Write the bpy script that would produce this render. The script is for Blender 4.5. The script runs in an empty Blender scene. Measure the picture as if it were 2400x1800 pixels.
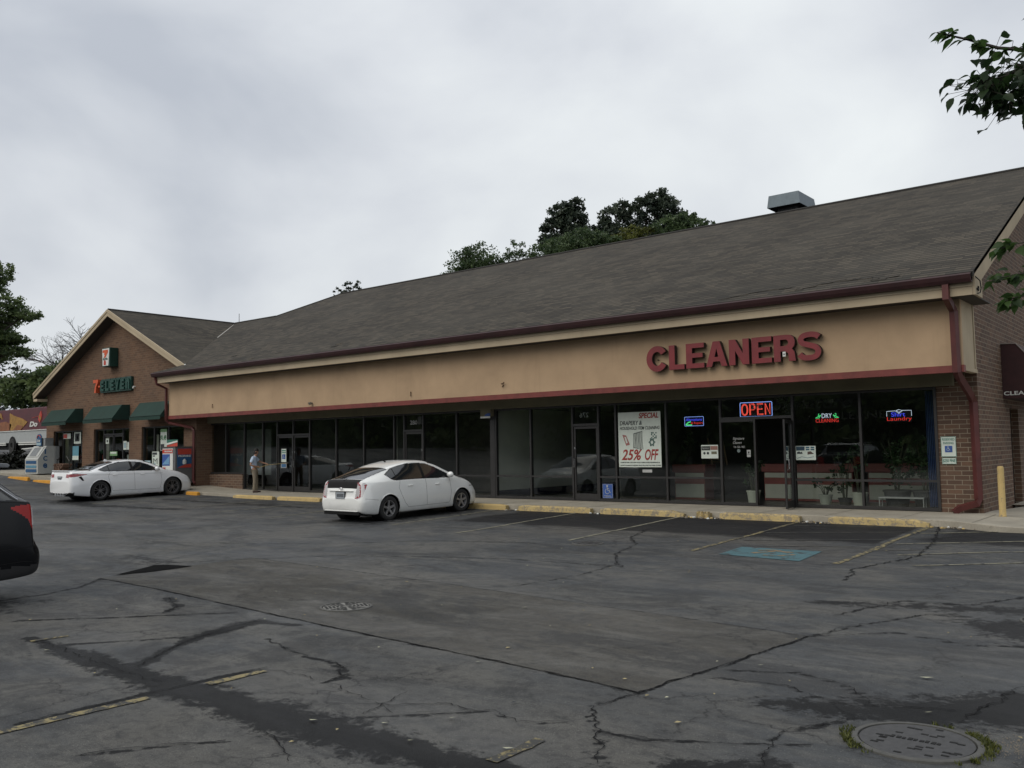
import bpy, bmesh, math, random
import numpy as np
from mathutils import Vector, Matrix
R = math.radians
PI = math.pi
sc = bpy.context.scene
col = sc.collection
rng = np.random.default_rng(7)
random.seed(7)

# ------------------------------------------------------------ camera
yaw, pit, rol = R(39.0), R(4.05), R(0.92)
F0 = Vector((-math.sin(yaw), math.cos(yaw), 0)); R0 = Vector((math.cos(yaw), math.sin(yaw), 0)); U0 = Vector((0, 0, 1))
Fv = F0*math.cos(pit) + U0*math.sin(pit); U1 = -F0*math.sin(pit) + U0*math.cos(pit)
Rv = R0*math.cos(rol) - U1*math.sin(rol); Uv = U1*math.cos(rol) + R0*math.sin(rol)
cam = bpy.data.cameras.new('camera'); co = bpy.data.objects.new('camera', cam); col.objects.link(co)
M = Matrix((Rv, Uv, -Fv)).transposed().to_4x4(); M.translation = Vector((0, 0, 1.585)); co.matrix_world = M
cam.sensor_width = 36; cam.lens = 31.35; cam.clip_end = 2000; cam.clip_start = .1
sc.camera = co

# ------------------------------------------------------------ exposure, world, sun
sc.view_settings.view_transform = 'Standard'; sc.view_settings.look = 'None'
sc.view_settings.exposure = 0.0; sc.view_settings.gamma = 1.0
SUN_EL, SUN_AZ = R(42), R(195)
w = bpy.data.worlds.new('World'); sc.world = w; w.use_nodes = True
nt = w.node_tree; nt.nodes.clear(); N = nt.nodes.new; L = nt.links.new
out = N('ShaderNodeOutputWorld'); bg = N('ShaderNodeBackground'); bg.inputs[1].default_value = .1
sky = N('ShaderNodeTexSky'); sky.sky_type = 'NISHITA'; sky.sun_disc = False; sky.sun_elevation = SUN_EL; sky.sun_rotation = SUN_AZ
tc = N('ShaderNodeTexCoord')
mp = N('ShaderNodeMapping'); mp.inputs['Scale'].default_value = (1.0, 1.0, 1.7); mp.inputs['Location'].default_value = (-.913, -1.193, .681)
L(tc.outputs['Generated'], mp.inputs[0])
def wnoise(scale, det, rough, dist):
    n = N('ShaderNodeTexNoise'); n.inputs['Scale'].default_value = scale; n.inputs['Detail'].default_value = det
    n.inputs['Roughness'].default_value = rough; n.inputs['Distortion'].default_value = dist; L(mp.outputs[0], n.inputs['Vector']); return n
n1 = wnoise(1.35, 3, .42, .25); n2 = wnoise(3.4, 5, .5, .3)
mx = N('ShaderNodeMix'); mx.data_type = 'FLOAT'; mx.inputs[0].default_value = .33
L(n1.outputs[0], mx.inputs[2]); L(n2.outputs[0], mx.inputs[3])
cr = N('ShaderNodeValToRGB'); e = cr.color_ramp.elements
e[0].position = .385; e[0].color = (.49, .525, .585, 1); e[1].position = .60; e[1].color = (.84, .875, .885, 1)
m_ = cr.color_ramp.elements.new(.495); m_.color = (.685, .715, .755, 1)
L(mx.outputs[0], cr.inputs[0])
# clouds a little brighter overhead than near the horizon
sep = N('ShaderNodeSeparateXYZ'); L(tc.outputs['Generated'], sep.inputs[0])
mr = N('ShaderNodeMapRange'); mr.inputs[1].default_value = 0; mr.inputs[2].default_value = .5; mr.inputs[3].default_value = 9.6; mr.inputs[4].default_value = 11.1
L(sep.outputs[2], mr.inputs[0])
vm = N('ShaderNodeVectorMath'); vm.operation = 'SCALE'; L(cr.outputs[0], vm.inputs[0]); L(mr.outputs[0], vm.inputs['Scale'])
mc = N('ShaderNodeMix'); mc.data_type = 'RGBA'; mc.inputs[0].default_value = .95
L(sky.outputs[0], mc.inputs[6]); L(vm.outputs[0], mc.inputs[7])
L(mc.outputs[2], bg.inputs[0]); L(bg.outputs[0], out.inputs[0])
sun = bpy.data.lights.new('sun', 'SUN'); sun.energy = 1.5; sun.angle = R(50); sun.color = (1, .93, .82)
so = bpy.data.objects.new('sun', sun); col.objects.link(so)
sd = Vector((math.sin(SUN_AZ)*math.cos(SUN_EL), math.cos(SUN_AZ)*math.cos(SUN_EL), math.sin(SUN_EL)))
so.rotation_euler = sd.to_track_quat('Z', 'Y').to_euler(); so.location = (0, -10, 40)

# ------------------------------------------------------------ materials
MATS = {}
class NB:
    def __init__(s, name):
        s.m = bpy.data.materials.new(name); s.m.use_nodes = True; s.t = s.m.node_tree; s.t.nodes.clear()
        s.out = s.n('ShaderNodeOutputMaterial')
    def n(s, typ, **kw):
        x = s.t.nodes.new(typ)
        for k, v in kw.items(): setattr(x, k, v)
        return x
    def l(s, a, b): s.t.links.new(a, b)
    def pr(s, rough=.6, metal=0., spec=.5, coat=0.):
        b = s.n('ShaderNodeBsdfPrincipled'); b.inputs['Roughness'].default_value = rough; b.inputs['Metallic'].default_value = metal
        b.inputs['Specular IOR Level'].default_value = spec; b.inputs['Coat Weight'].default_value = coat; b.inputs['Coat Roughness'].default_value = .04
        s.l(b.outputs[0], s.out.inputs[0]); s.b = b; return b
    def noise(s, vec, scale, det=4, rough=.55, dist=0.):
        x = s.n('ShaderNodeTexNoise'); x.inputs['Scale'].default_value = scale; x.inputs['Detail'].default_value = det
        x.inputs['Roughness'].default_value = rough; x.inputs['Distortion'].default_value = dist
        if vec is not None: s.l(vec, x.inputs['Vector'])
        return x.outputs[0]
    def ramp(s, fac, stops):
        x = s.n('ShaderNodeValToRGB'); e = x.color_ramp.elements
        e[0].position, e[0].color = stops[0][0], (*stops[0][1], 1); e[1].position, e[1].color = stops[-1][0], (*stops[-1][1], 1)
        for p, c in stops[1:-1]:
            q = e.new(p); q.color = (*c, 1)
        s.l(fac, x.inputs[0]); return x.outputs[0]
    def mix(s, fac, a, b, mode='MIX'):
        x = s.n('ShaderNodeMix', data_type='RGBA', blend_type=mode)
        for i, v in ((0, fac), (6, a), (7, b)):
            if isinstance(v, (int, float)): x.inputs[i].default_value = v
            elif isinstance(v, tuple): x.inputs[i].default_value = (*v, 1)
            else: s.l(v, x.inputs[i])
        return x.outputs[2]
    def math(s, op, a, b=None, c=None):
        x = s.n('ShaderNodeMath', operation=op)
        for i, v in enumerate((a, b, c)):
            if v is None: continue
            if isinstance(v, (int, float)): x.inputs[i].default_value = v
            else: s.l(v, x.inputs[i])
        return x.outputs[0]
    def pos(s): return s.n('ShaderNodeNewGeometry').outputs['Position']
    def obj(s): return s.n('ShaderNodeTexCoord').outputs['Object']
    def mapv(s, vec, sc_=(1, 1, 1), rot=(0, 0, 0)):
        x = s.n('ShaderNodeMapping'); x.inputs['Scale'].default_value = sc_; x.inputs['Rotation'].default_value = rot
        s.l(vec, x.inputs[0]); return x.outputs[0]
    def bump(s, h, strength=.3, dist=.01):
        x = s.n('ShaderNodeBump'); x.inputs['Strength'].default_value = strength; x.inputs['Distance'].default_value = dist
        s.l(h, x.inputs['Height']); s.l(x.outputs[0], s.b.inputs['Normal'])
    def base(s, c):
        if isinstance(c, tuple): s.b.inputs['Base Color'].default_value = (*c, 1)
        else: s.l(c, s.b.inputs['Base Color'])

def plain(name, c, rough=.6, metal=0., coat=0., var=.12, scale=6., spec=.5, bump=0.):
    if name in MATS: return MATS[name]
    b = NB(name); b.pr(rough, metal, spec, coat)
    n = b.noise(b.obj(), scale, 5, .6)
    lo = tuple(x*(1-var) for x in c); hi = tuple(min(1, x*(1+var)) for x in c)
    b.base(b.ramp(n, [(.3, lo), (.7, hi)]))
    if bump: b.bump(b.noise(b.obj(), scale*6, 4), bump, .004)
    MATS[name] = b.m; return b.m

def emis(name, c, st):
    if name in MATS: return MATS[name]
    b = NB(name); e_ = b.n('ShaderNodeEmission'); e_.inputs[0].default_value = (*c, 1); e_.inputs[1].default_value = st
    b.l(e_.outputs[0], b.out.inputs[0]); MATS[name] = b.m; return b.m

def m_asphalt(name, patch=False):
    b = NB(name); b.pr(.9, spec=.28); p = b.pos()
    ps = b.mapv(p, (.55, 1.0, 1), (0, 0, R(35)))
    big = b.noise(ps, .33, 5, .6, .6); med = b.noise(ps, 1.5, 8, .68, .5); fine = b.noise(p, 60, 3, .7); grit = b.noise(p, 150, 2, .8); mot = b.noise(p, 8, 9, .78, .3)
    if patch: c = b.ramp(big, [(.3, (.048, .045, .038)), (.7, (.086, .079, .066))])
    else: c = b.ramp(big, [(.34, (.042, .048, .056)), (.5, (.068, .073, .077)), (.64, (.112, .108, .098))])
    c = b.mix(b.ramp(med, [(.46, (0, 0, 0)), (.64, (.85, .85, .85))]), c, (.128, .124, .112))
    c = b.mix(b.ramp(b.noise(ps, .75, 9, .74, 1.2), [(.52, (0, 0, 0)), (.58, (.65, .65, .65))]), c, (.032, .033, .034))
    c = b.mix(b.ramp(mot, [(.38, (.6, .6, .6)), (.52, (0, 0, 0))]), c, (.030, .031, .032))
    c = b.mix(b.ramp(mot, [(.56, (0, 0, 0)), (.70, (.5, .5, .5))]), c, (.125, .122, .11))
    # worn, pale streaks drawn out along the traffic direction
    st = b.noise(b.mapv(p, (.5, 2.6, 1), (0, 0, R(-51))), 1.3, 8, .74, .3)
    wear = b.math('MULTIPLY', b.ramp(st, [(.54, (0, 0, 0)), (.68, (1, 1, 1))]), b.ramp(fine, [(.40, (0, 0, 0)), (.58, (1, 1, 1))]))
    c = b.mix(b.math('MULTIPLY', wear, .7), c, (.19, .185, .165))
    v = b.n('ShaderNodeTexVoronoi'); v.inputs['Scale'].default_value = 58; b.l(p, v.inputs['Vector'])
    sp = b.ramp(v.outputs['Distance'], [(.14, (1, 1, 1)), (.26, (0, 0, 0))])
    sel = b.n('ShaderNodeSeparateColor'); b.l(v.outputs['Color'], sel.inputs[0])
    k = b.math('MULTIPLY', sp, b.math('GREATER_THAN', sel.outputs[0], .60 if patch else .74))
    c = b.mix(b.math('MULTIPLY', k, .75), c, (.26, .25, .225))
    k2 = b.math('MULTIPLY', sp, b.math('LESS_THAN', sel.outputs[0], .22)); c = b.mix(b.math('MULTIPLY', k2, .85), c, (.014, .014, .014))
    c = b.mix(b.ramp(grit, [(.38, (.55, .55, .55)), (.58, (0, 0, 0))]), c, (.022, .022, .023))
    if not patch:
        nz = b.noise(p, 2.6, 10, .78, .6)
        a2 = b.n('ShaderNodeAttribute', attribute_name='fresh_facade_dark')  # newer asphalt, plus the facade's dark reflection put into the colour
        t2 = b.math('ADD', a2.outputs['Fac'], b.math('MULTIPLY', b.math('SUBTRACT', b.noise(ps, 1.2, 8, .7, .5), .5), 1.0))
        c = b.mix(b.math('MULTIPLY', b.ramp(t2, [(.28, (0, 0, 0)), (.54, (1, 1, 1))]), .84), c, b.ramp(fine, [(.3, (.013, .013, .014)), (.7, (.030, .030, .032))]))
        a = b.n('ShaderNodeAttribute', attribute_name='stain')
        t = b.math('ADD', a.outputs['Fac'], b.math('ADD', b.math('MULTIPLY', b.math('SUBTRACT', nz, .5), 1.5), b.math('MULTIPLY', b.math('SUBTRACT', b.noise(p, 9, 6, .75, .4), .5), 1.3)))
        c = b.mix(b.math('MULTIPLY', b.ramp(t, [(.40, (0, 0, 0)), (.60, (1, 1, 1))]), .95), c, b.ramp(grit, [(.3, (.008, .008, .009)), (.7, (.021, .022, .023))]))
    # crazing with a dirty rim
    v2 = b.n('ShaderNodeTexVoronoi', feature='DISTANCE_TO_EDGE'); v2.inputs['Scale'].default_value = .6
    wv = b.n('ShaderNodeVectorMath', operation='ADD'); nn = b.n('ShaderNodeTexNoise'); nn.inputs['Scale'].default_value = 1.8; nn.inputs['Detail'].default_value = 9; nn.inputs['Roughness'].default_value = .62
    b.l(p, nn.inputs['Vector']); sc2 = b.n('ShaderNodeVectorMath', operation='SCALE'); sc2.inputs['Scale'].default_value = 1.0
    b.l(nn.outputs['Color'], sc2.inputs[0]); b.l(p, wv.inputs[0]); b.l(sc2.outputs[0], wv.inputs[1]); b.l(wv.outputs[0], v2.inputs['Vector'])
    zone = b.ramp(b.noise(p, .45, 3), [(.47, (0, 0, 0)), (.56, (1, 1, 1))])
    ck = b.math('MULTIPLY', b.ramp(v2.outputs['Distance'], [(.002, (1, 1, 1)), (.007, (0, 0, 0))]), zone)
    rim = b.math('MULTIPLY', b.math('MULTIPLY', b.ramp(v2.outputs['Distance'], [(.0, (1, 1, 1)), (.055, (0, 0, 0))]), zone), b.ramp(mot, [(.42, (.2, .2, .2)), (.55, (1, 1, 1))]))
    c = b.mix(b.math('MULTIPLY', rim, .32), c, (.022, .022, .023))
    c = b.mix(b.math('MULTIPLY', ck, .9), c, (.010, .010, .010))
    damp = b.ramp(b.noise(ps, .55, 5, .6, .5), [(.40, (.52, .52, .52)), (.62, (.85, .85, .85))]); b.l(damp, b.b.inputs['Roughness'])
    if not patch: b.l(b.math('MULTIPLY_ADD', b.math('MAXIMUM', b.ramp(t, [(.40, (0, 0, 0)), (.60, (.8, .8, .8))]), b.ramp(t2, [(.28, (0, 0, 0)), (.54, (1, 1, 1))])), -.26, .34), b.b.inputs['Specular IOR Level'])
    b.base(c); b.bump(b.math('ADD', b.math('MULTIPLY', fine, .5), grit), .7, .008)
    MATS[name] = b.m; return b.m

def m_brick(name, c1=(.165, .095, .062), c2=(.085, .050, .036), mort=(.32, .27, .20)):
    b = NB(name); b.pr(.88, spec=.25); p = b.pos()
    s = b.n('ShaderNodeSeparateXYZ'); b.l(p, s.inputs[0])
    u = b.math('ADD', s.outputs[0], s.outputs[1]); cmb = b.n('ShaderNodeCombineXYZ'); b.l(u, cmb.inputs[0]); b.l(s.outputs[2], cmb.inputs[1])
    t = b.n('ShaderNodeTexBrick'); t.offset = .5; b.l(cmb.outputs[0], t.inputs['Vector'])
    for k, v in (('Scale', 1.), ('Brick Width', .305), ('Row Height', .1016), ('Mortar Size', .0075), ('Mortar Smooth', .2), ('Bias', -.1)): t.inputs[k].default_value = v
    t.inputs['Color1'].default_value = (*c1, 1); t.inputs['Color2'].default_value = (*c2, 1); t.inputs['Mortar'].default_value = (*mort, 1)
    n = b.noise(cmb.outputs[0], 14, 6, .7); n2 = b.noise(p, .8, 4)
    c = b.mix(b.ramp(n, [(.3, (.6, .6, .6)), (.72, (0, 0, 0))]), t.outputs['Color'], b.mix(.5, t.outputs['Color'], (.05, .035, .03)))
    c = b.mix(b.ramp(n2, [(.35, (.3, .3, .3)), (.65, (0, 0, 0))]), c, (.10, .08, .065))
    b.base(c); b.bump(b.math('ADD', b.math('MULTIPLY', t.outputs['Fac'], -1), b.math('MULTIPLY', n, .4)), .6, .006)
    MATS[name] = b.m; return b.m

def m_shingle(name, axis='x', slope=.45):
    b = NB(name); b.pr(.95, spec=.15); p = b.pos(); s = b.n('ShaderNodeSeparateXYZ'); b.l(p, s.inputs[0])
    ux, vy = (0, 1) if axis == 'x' else (1, 0)
    v = b.math('MULTIPLY', s.outputs[vy], math.sqrt(1+slope*slope)); u = s.outputs[ux]
    wob = b.math('MULTIPLY', b.math('SUBTRACT', b.noise(p, .7, 3), .5), .05)
    cmb = b.n('ShaderNodeCombineXYZ'); b.l(u, cmb.inputs[0]); b.l(b.math('ADD', v, wob), cmb.inputs[1])
    t = b.n('ShaderNodeTexBrick'); t.offset = .37; t.offset_frequency = 3; b.l(cmb.outputs[0], t.inputs['Vector'])
    for k, q in (('Scale', 1.), ('Brick Width', .33), ('Row Height', .165), ('Mortar Size', .004), ('Mortar Smooth', .3), ('Bias', 0.)): t.inputs[k].default_value = q
    t.inputs['Color1'].default_value = (.116, .101, .080, 1); t.inputs['Color2'].default_value = (.054, .050, .044, 1); t.inputs['Mortar'].default_value = (.018, .016, .014, 1)
    row = b.math('FRACT', b.math('DIVIDE', b.math('ADD', v, wob), .165))
    butt_shadow = b.ramp(row, [(.0, (1, 1, 1)), (.26, (.9, .9, .9)), (.36, (0, 0, 0))])  # shadow line at each course's lower edge, painted into the colour
    c = b.mix(b.math('MULTIPLY', butt_shadow, b.math('MULTIPLY_ADD', b.noise(b.mapv(cmb.outputs[0], (2.4, .3, 1)), 1.6, 5, .7), 1.0, .35)), t.outputs['Color'], (.012, .011, .010))
    # long soft weather streaks running down and across the slope
    stv = b.mapv(p, (.16, .5, .3) if axis == 'x' else (.5, .16, .3), (0, 0, R(28)))
    big = b.noise(stv, 1.5, 6, .62, 1.1)
    c = b.mix(b.ramp(big, [(.36, (.62, .62, .62)), (.54, (0, 0, 0))]), c, (.036, .033, .029))
    c = b.mix(b.ramp(b.noise(p, .35, 4), [(.45, (0, 0, 0)), (.7, (.35, .35, .35))]), c, (.105, .096, .080))
    c = b.mix(b.ramp(b.noise(p, 38, 3, .8), [(.4, (.35, .35, .35)), (.6, (0, 0, 0))]), c, (.03, .028, .025))
    b.base(c); b.bump(b.math('ADD', b.math('MULTIPLY', row, -1.), b.math('MULTIPLY', b.noise(p, 30, 3), .4)), .5, .01)
    MATS[name] = b.m; return b.m

def m_stucco(name, c=(.42, .31, .195)):
    b = NB(name); b.pr(.9, spec=.2); p = b.pos()
    n = b.noise(p, .9, 5, .6, .3); drip = b.noise(b.mapv(p, (3.5, 3.5, .25)), 1.5, 5, .6)
    cc = b.ramp(n, [(.3, tuple(x*.86 for x in c)), (.7, tuple(x*1.08 for x in c))])
    cc = b.mix(b.ramp(drip, [(.58, (0, 0, 0)), (.78, (.28, .28, .28))]), cc, tuple(x*.66 for x in c))
    cc = b.mix(b.ramp(b.noise(p, 26, 3, .8), [(.62, (0, 0, 0)), (.74, (.35, .35, .35))]), cc, tuple(x*.55 for x in c))
    b.base(cc); b.bump(b.noise(p, 60, 4, .7), .35, .005); MATS[name] = b.m; return b.m

def m_concrete(name, c=(.30, .285, .245)):
    b = NB(name); b.pr(.9, spec=.25); p = b.pos()
    cc = b.ramp(b.noise(p, 1.1, 6, .65, .4), [(.3, tuple(x*.72 for x in c)), (.68, tuple(x*1.1 for x in c))])
    cc = b.mix(b.ramp(b.noise(p, 24, 4, .8), [(.5, (0, 0, 0)), (.72, (.5, .5, .5))]), cc, tuple(x*.55 for x in c))
    cc = b.mix(b.ramp(b.noise(p, 3.5, 6, .75, 1.), [(.58, (0, 0, 0)), (.66, (.5, .5, .5))]), cc, tuple(x*.45 for x in c))
    b.base(cc); b.bump(b.noise(p, 45, 4, .8), .4, .004); MATS[name] = b.m; return b.m

def m_worn(name, paint, under, amount=.5, scale=5., fine=30.):
    """paint with chips and scuffs down to what lies under it"""
    b = NB(name); b.pr(.8, spec=.25); p = b.pos()
    n = b.noise(p, scale, 7, .72, .6); n2 = b.noise(p, fine, 4, .8)
    t = b.math('ADD', b.math('MULTIPLY', n, .7), b.math('MULTIPLY', n2, .3))
    pc = b.mix(b.ramp(b.noise(p, 2.2, 4), [(.35, (.6, .6, .6)), (.65, (0, 0, 0))]), paint, tuple(x*.68 for x in paint))
    b.base(b.mix(b.ramp(t, [(amount, (0, 0, 0)), (amount+.035, (1, 1, 1))]), pc, under))
    b.bump(n2, .5, .005); MATS[name] = b.m; return b.m

def m_glass(name, tint=(.76, .80, .78), rough=0., boost=1.7):
    b = NB(name); tr = b.n('ShaderNodeBsdfTransparent'); tr.inputs[0].default_value = (*tint, 1)
    gl = b.n('ShaderNodeBsdfGlossy'); gl.inputs['Roughness'].default_value = rough; gl.inputs[0].default_value = (.92, .97, .98, 1)
    ge = b.n('ShaderNodeNewGeometry'); dt = b.n('ShaderNodeVectorMath', operation='DOT_PRODUCT'); b.l(ge.outputs['Incoming'], dt.inputs[0]); b.l(ge.outputs['Normal'], dt.inputs[1])
    f5 = b.math('POWER', b.math('SUBTRACT', 1.0, b.math('ABSOLUTE', dt.outputs['Value'])), 5.); fr = b.math('MULTIPLY_ADD', f5, .96, .04)
    mxs = b.n('ShaderNodeMixShader'); b.l(b.math('MINIMUM', b.math('MULTIPLY', fr, boost), 1.), mxs.inputs[0]); b.l(tr.outputs[0], mxs.inputs[1]); b.l(gl.outputs[0], mxs.inputs[2])
    b.l(mxs.outputs[0], b.out.inputs[0]); MATS[name] = b.m; return b.m

def m_leaf(name, c1, c2, transl=.35):
    b = NB(name); a = b.n('ShaderNodeAttribute', attribute_name='tone')
    nz = b.noise(b.pos(), .9, 3)
    f = b.math('ADD', b.math('MULTIPLY', a.outputs['Fac'], .7), b.math('MULTIPLY', nz, .3))
    c = b.ramp(f, [(.2, c1), (.75, c2)])
    pr = b.n('ShaderNodeBsdfPrincipled'); pr.inputs['Roughness'].default_value = .5; pr.inputs['Specular IOR Level'].default_value = .35; b.l(c, pr.inputs['Base Color'])
    tl = b.n('ShaderNodeBsdfTranslucent'); b.l(c, tl.inputs[0]); ms = b.n('ShaderNodeMixShader'); ms.inputs[0].default_value = transl
    b.l(pr.outputs[0], ms.inputs[1]); b.l(tl.outputs[0], ms.inputs[2]); b.l(ms.outputs[0], b.out.inputs[0]); MATS[name] = b.m; return b.m

ASPH = m_asphalt('asphalt'); PATCH = m_asphalt('asphalt_patch', True)
BRICK = m_brick('brick'); SHX = m_shingle('shingle_x', 'x'); SHY = m_shingle('shingle_y', 'y', .46)
STUC = m_stucco('stucco', (.435, .31, .198)); STUC2 = m_stucco('stucco_trim', (.43, .355, .25)); CONC = m_concrete('concrete', (.36, .33, .27)); CONC2 = m_concrete('concrete_dark', (.2, .185, .15))
GLASS = m_glass('shop_glass'); 
BRONZE = plain('dark_bronze', (.022, .021, .021), .45, 0, var=.2)
REDP = plain('red_paint', (.085, .018, .016), .55, var=.22, scale=3)
REDT = plain('red_band_paint', (.155, .032, .026), .65, var=.25, scale=3)
MAROON = plain('maroon_fascia_metal', (.034, .011, .012), .5, var=.25, scale=2)
OLIVE = plain('olive_soffit', (.165, .15, .10), .85, var=.15, scale=1.5)
DARKW = plain('dark_wood', (.05, .042, .034), .8)
YEL = m_worn('worn_yellow', (.52, .385, .17), (.27, .22, .15), .555, 10.)
YELR = m_worn('very_worn_yellow', (.50, .385, .18), (.25, .21, .15), .505, 10.)
ORNG = m_worn('worn_orange_yellow', (.62, .30, .045), (.3, .2, .1), .64)
LINEY = m_worn('line_yellow', (.25, .21, .11), (.055, .055, .052), .478, 9., 40.)
LINEW = m_worn('line_faded', (.23, .22, .165), (.055, .055, .055), .525, 7., 40.)
LINEF = m_worn('line_ghost', (.13, .13, .115), (.055, .055, .057), .48, 7., 45.)
BLUEP = m_worn('line_blue', (.075, .15, .17), (.05, .05, .05), .54, 4.)
BLACK = plain('black', (.010, .010, .010), .6, spec=.2)
CRK = plain('crack_fill', (.014, .014, .015), .95, spec=.1)
WHITE = plain('white_panel', (.62, .63, .60), .6, var=.06)
PAPER = plain('paper', (.60, .66, .60), .7, var=.06)
INK = plain('ink', (.03, .035, .04), .8)
REDINK = plain('red_ink', (.30, .035, .03), .8)
BLUESIGN = plain('blue_sign', (.03, .085, .30), .6)
CHROME = plain('chrome', (.55, .55, .56), .25, 1.)
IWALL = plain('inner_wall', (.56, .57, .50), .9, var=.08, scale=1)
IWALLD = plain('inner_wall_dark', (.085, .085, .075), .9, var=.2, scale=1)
IFLOOR = plain('inner_floor', (.05, .05, .05), .35, var=.3, scale=1)
IBASE = plain('inner_base_blue', (.012, .018, .05), .7)

# ------------------------------------------------------------ mesh helpers
class MB:
    def __init__(s): s.v = []; s.f = []; s.mi = []; s.ms = []
    def mat(s, m):
        if m not in s.ms: s.ms.append(m)
        return s.ms.index(m)
    def add(s, vs, fs, m):
        o = len(s.v); s.v += [tuple(v) for v in vs]; k = s.mat(m)
        for f in fs: s.f.append(tuple(i+o for i in f)); s.mi.append(k)
    def box(s, x0, x1, y0, y1, z0, z1, m):
        if x0 > x1: x0, x1 = x1, x0
        if y0 > y1: y0, y1 = y1, y0
        if z0 > z1: z0, z1 = z1, z0
        s.add([(x0, y0, z0), (x1, y0, z0), (x1, y1, z0), (x0, y1, z0), (x0, y0, z1), (x1, y0, z1), (x1, y1, z1), (x0, y1, z1)],
              [(0, 3, 2, 1), (4, 5, 6, 7), (0, 1, 5, 4), (1, 2, 6, 5), (2, 3, 7, 6), (3, 0, 4, 7)], m)
    def prism(s, poly, axis, a, b, m):
        """poly: 2-D outline in the two other axes; extruded a..b along axis"""
        def P(p, t):
            return {'x': (t, p[0], p[1]), 'y': (p[0], t, p[1]), 'z': (p[0], p[1], t)}[axis]
        n = len(poly); vs = [P(p, a) for p in poly] + [P(p, b) for p in poly]
        fs = [tuple(range(n)), tuple(range(2*n-1, n-1, -1))] + [(i, i+n, (i+1) % n+n, (i+1) % n) for i in range(n)]
        s.add(vs, fs, m)
    def tube(s, pts, r, m, n=8, cap=True):
        pts = [Vector(p) for p in pts]; rs = r if isinstance(r, (list, tuple)) else [r]*len(pts)
        vs = []; fs = []; up = None
        for i, p in enumerate(pts):
            d = (pts[min(i+1, len(pts)-1)]-pts[max(i-1, 0)]).normalized()
            if up is None: up = d.orthogonal().normalized()
            else:
                up = (up-d*up.dot(d));
                up = up.normalized() if up.length > 1e-6 else d.orthogonal().normalized()
            q = d.cross(up)
            for k in range(n):
                a = 2*PI*k/n; vs.append(p+(up*math.cos(a)+q*math.sin(a))*rs[i])
        for i in range(len(pts)-1):
            for k in range(n): fs.append((i*n+k, i*n+(k+1) % n, (i+1)*n+(k+1) % n, (i+1)*n+k))
        if cap: fs.append(tuple(range(n-1, -1, -1))); fs.append(tuple((len(pts)-1)*n+k for k in range(n)))
        s.add(vs, fs, m)
    def sqtube(s, pts, wx, m): s.tube(pts, wx*.7, m, 4)
    def lathe(s, prof, c, axis, m, n=24):
        """prof: (r, t) pairs; revolved about axis through c"""
        vs = []; fs = []
        for r, t in prof:
            for k in range(n):
                a = 2*PI*k/n; x, y = r*math.cos(a), r*math.sin(a)
                vs.append({'z': (c[0]+x, c[1]+y, c[2]+t), 'y': (c[0]+x, c[1]+t, c[2]+y), 'x': (c[0]+t, c[1]+x, c[2]+y)}[axis])
        for i in range(len(prof)-1):
            for k in range(n): fs.append((i*n+k, i*n+(k+1) % n, (i+1)*n+(k+1) % n, (i+1)*n+k))
        s.add(vs, fs, m)
    def poly(s, pts, m): s.add(pts, [tuple(range(len(pts)))], m)
    def build(s, name, parent=None, smooth=False, fix=True, bevel=0.):
        me = bpy.data.meshes.new(name); off = Vector((0, 0, 0))
        if parent is not None:
            o_ = parent
            while o_ is not None: off += o_.location; o_ = o_.parent
        me.from_pydata([(v[0]-off.x, v[1]-off.y, v[2]-off.z) for v in s.v], [], s.f)
        for m in s.ms: me.materials.append(m)
        me.polygons.foreach_set('material_index', s.mi)
        if fix and len(s.f) < 60000:
            b = bmesh.new(); b.from_mesh(me); bmesh.ops.recalc_face_normals(b, faces=b.faces); b.to_mesh(me); b.free()
        if smooth: me.shade_smooth() if hasattr(me, 'shade_smooth') else me.polygons.foreach_set('use_smooth', [True]*len(me.polygons))
        me.update(); o = bpy.data.objects.new(name, me); col.objects.link(o)
        if parent is not None: o.parent = parent
        if bevel:
            bv = o.modifiers.new('bevel', 'BEVEL'); bv.width = bevel; bv.segments = 2; bv.limit_method = 'ANGLE'; bv.angle_limit = R(40)
        return o

def tag(o, label=None, cat=None, group=None, kind=None):
    if label: o['label'] = label
    if cat: o['category'] = cat
    if group: o['group'] = group
    if kind: o['kind'] = kind
    return o
def thing(name, loc, label, cat, group=None, rz=0):
    o = bpy.data.objects.new(name, None); o.empty_display_size = .2; col.objects.link(o); o.location = loc; o.rotation_euler = (0, 0, rz)
    return tag(o, label, cat, group)
def copy_tree(o, parent=None):
    c = o.copy(); col.objects.link(c); c.parent = parent
    for ch in list(o.children): copy_tree(ch, c)
    return c

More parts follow.
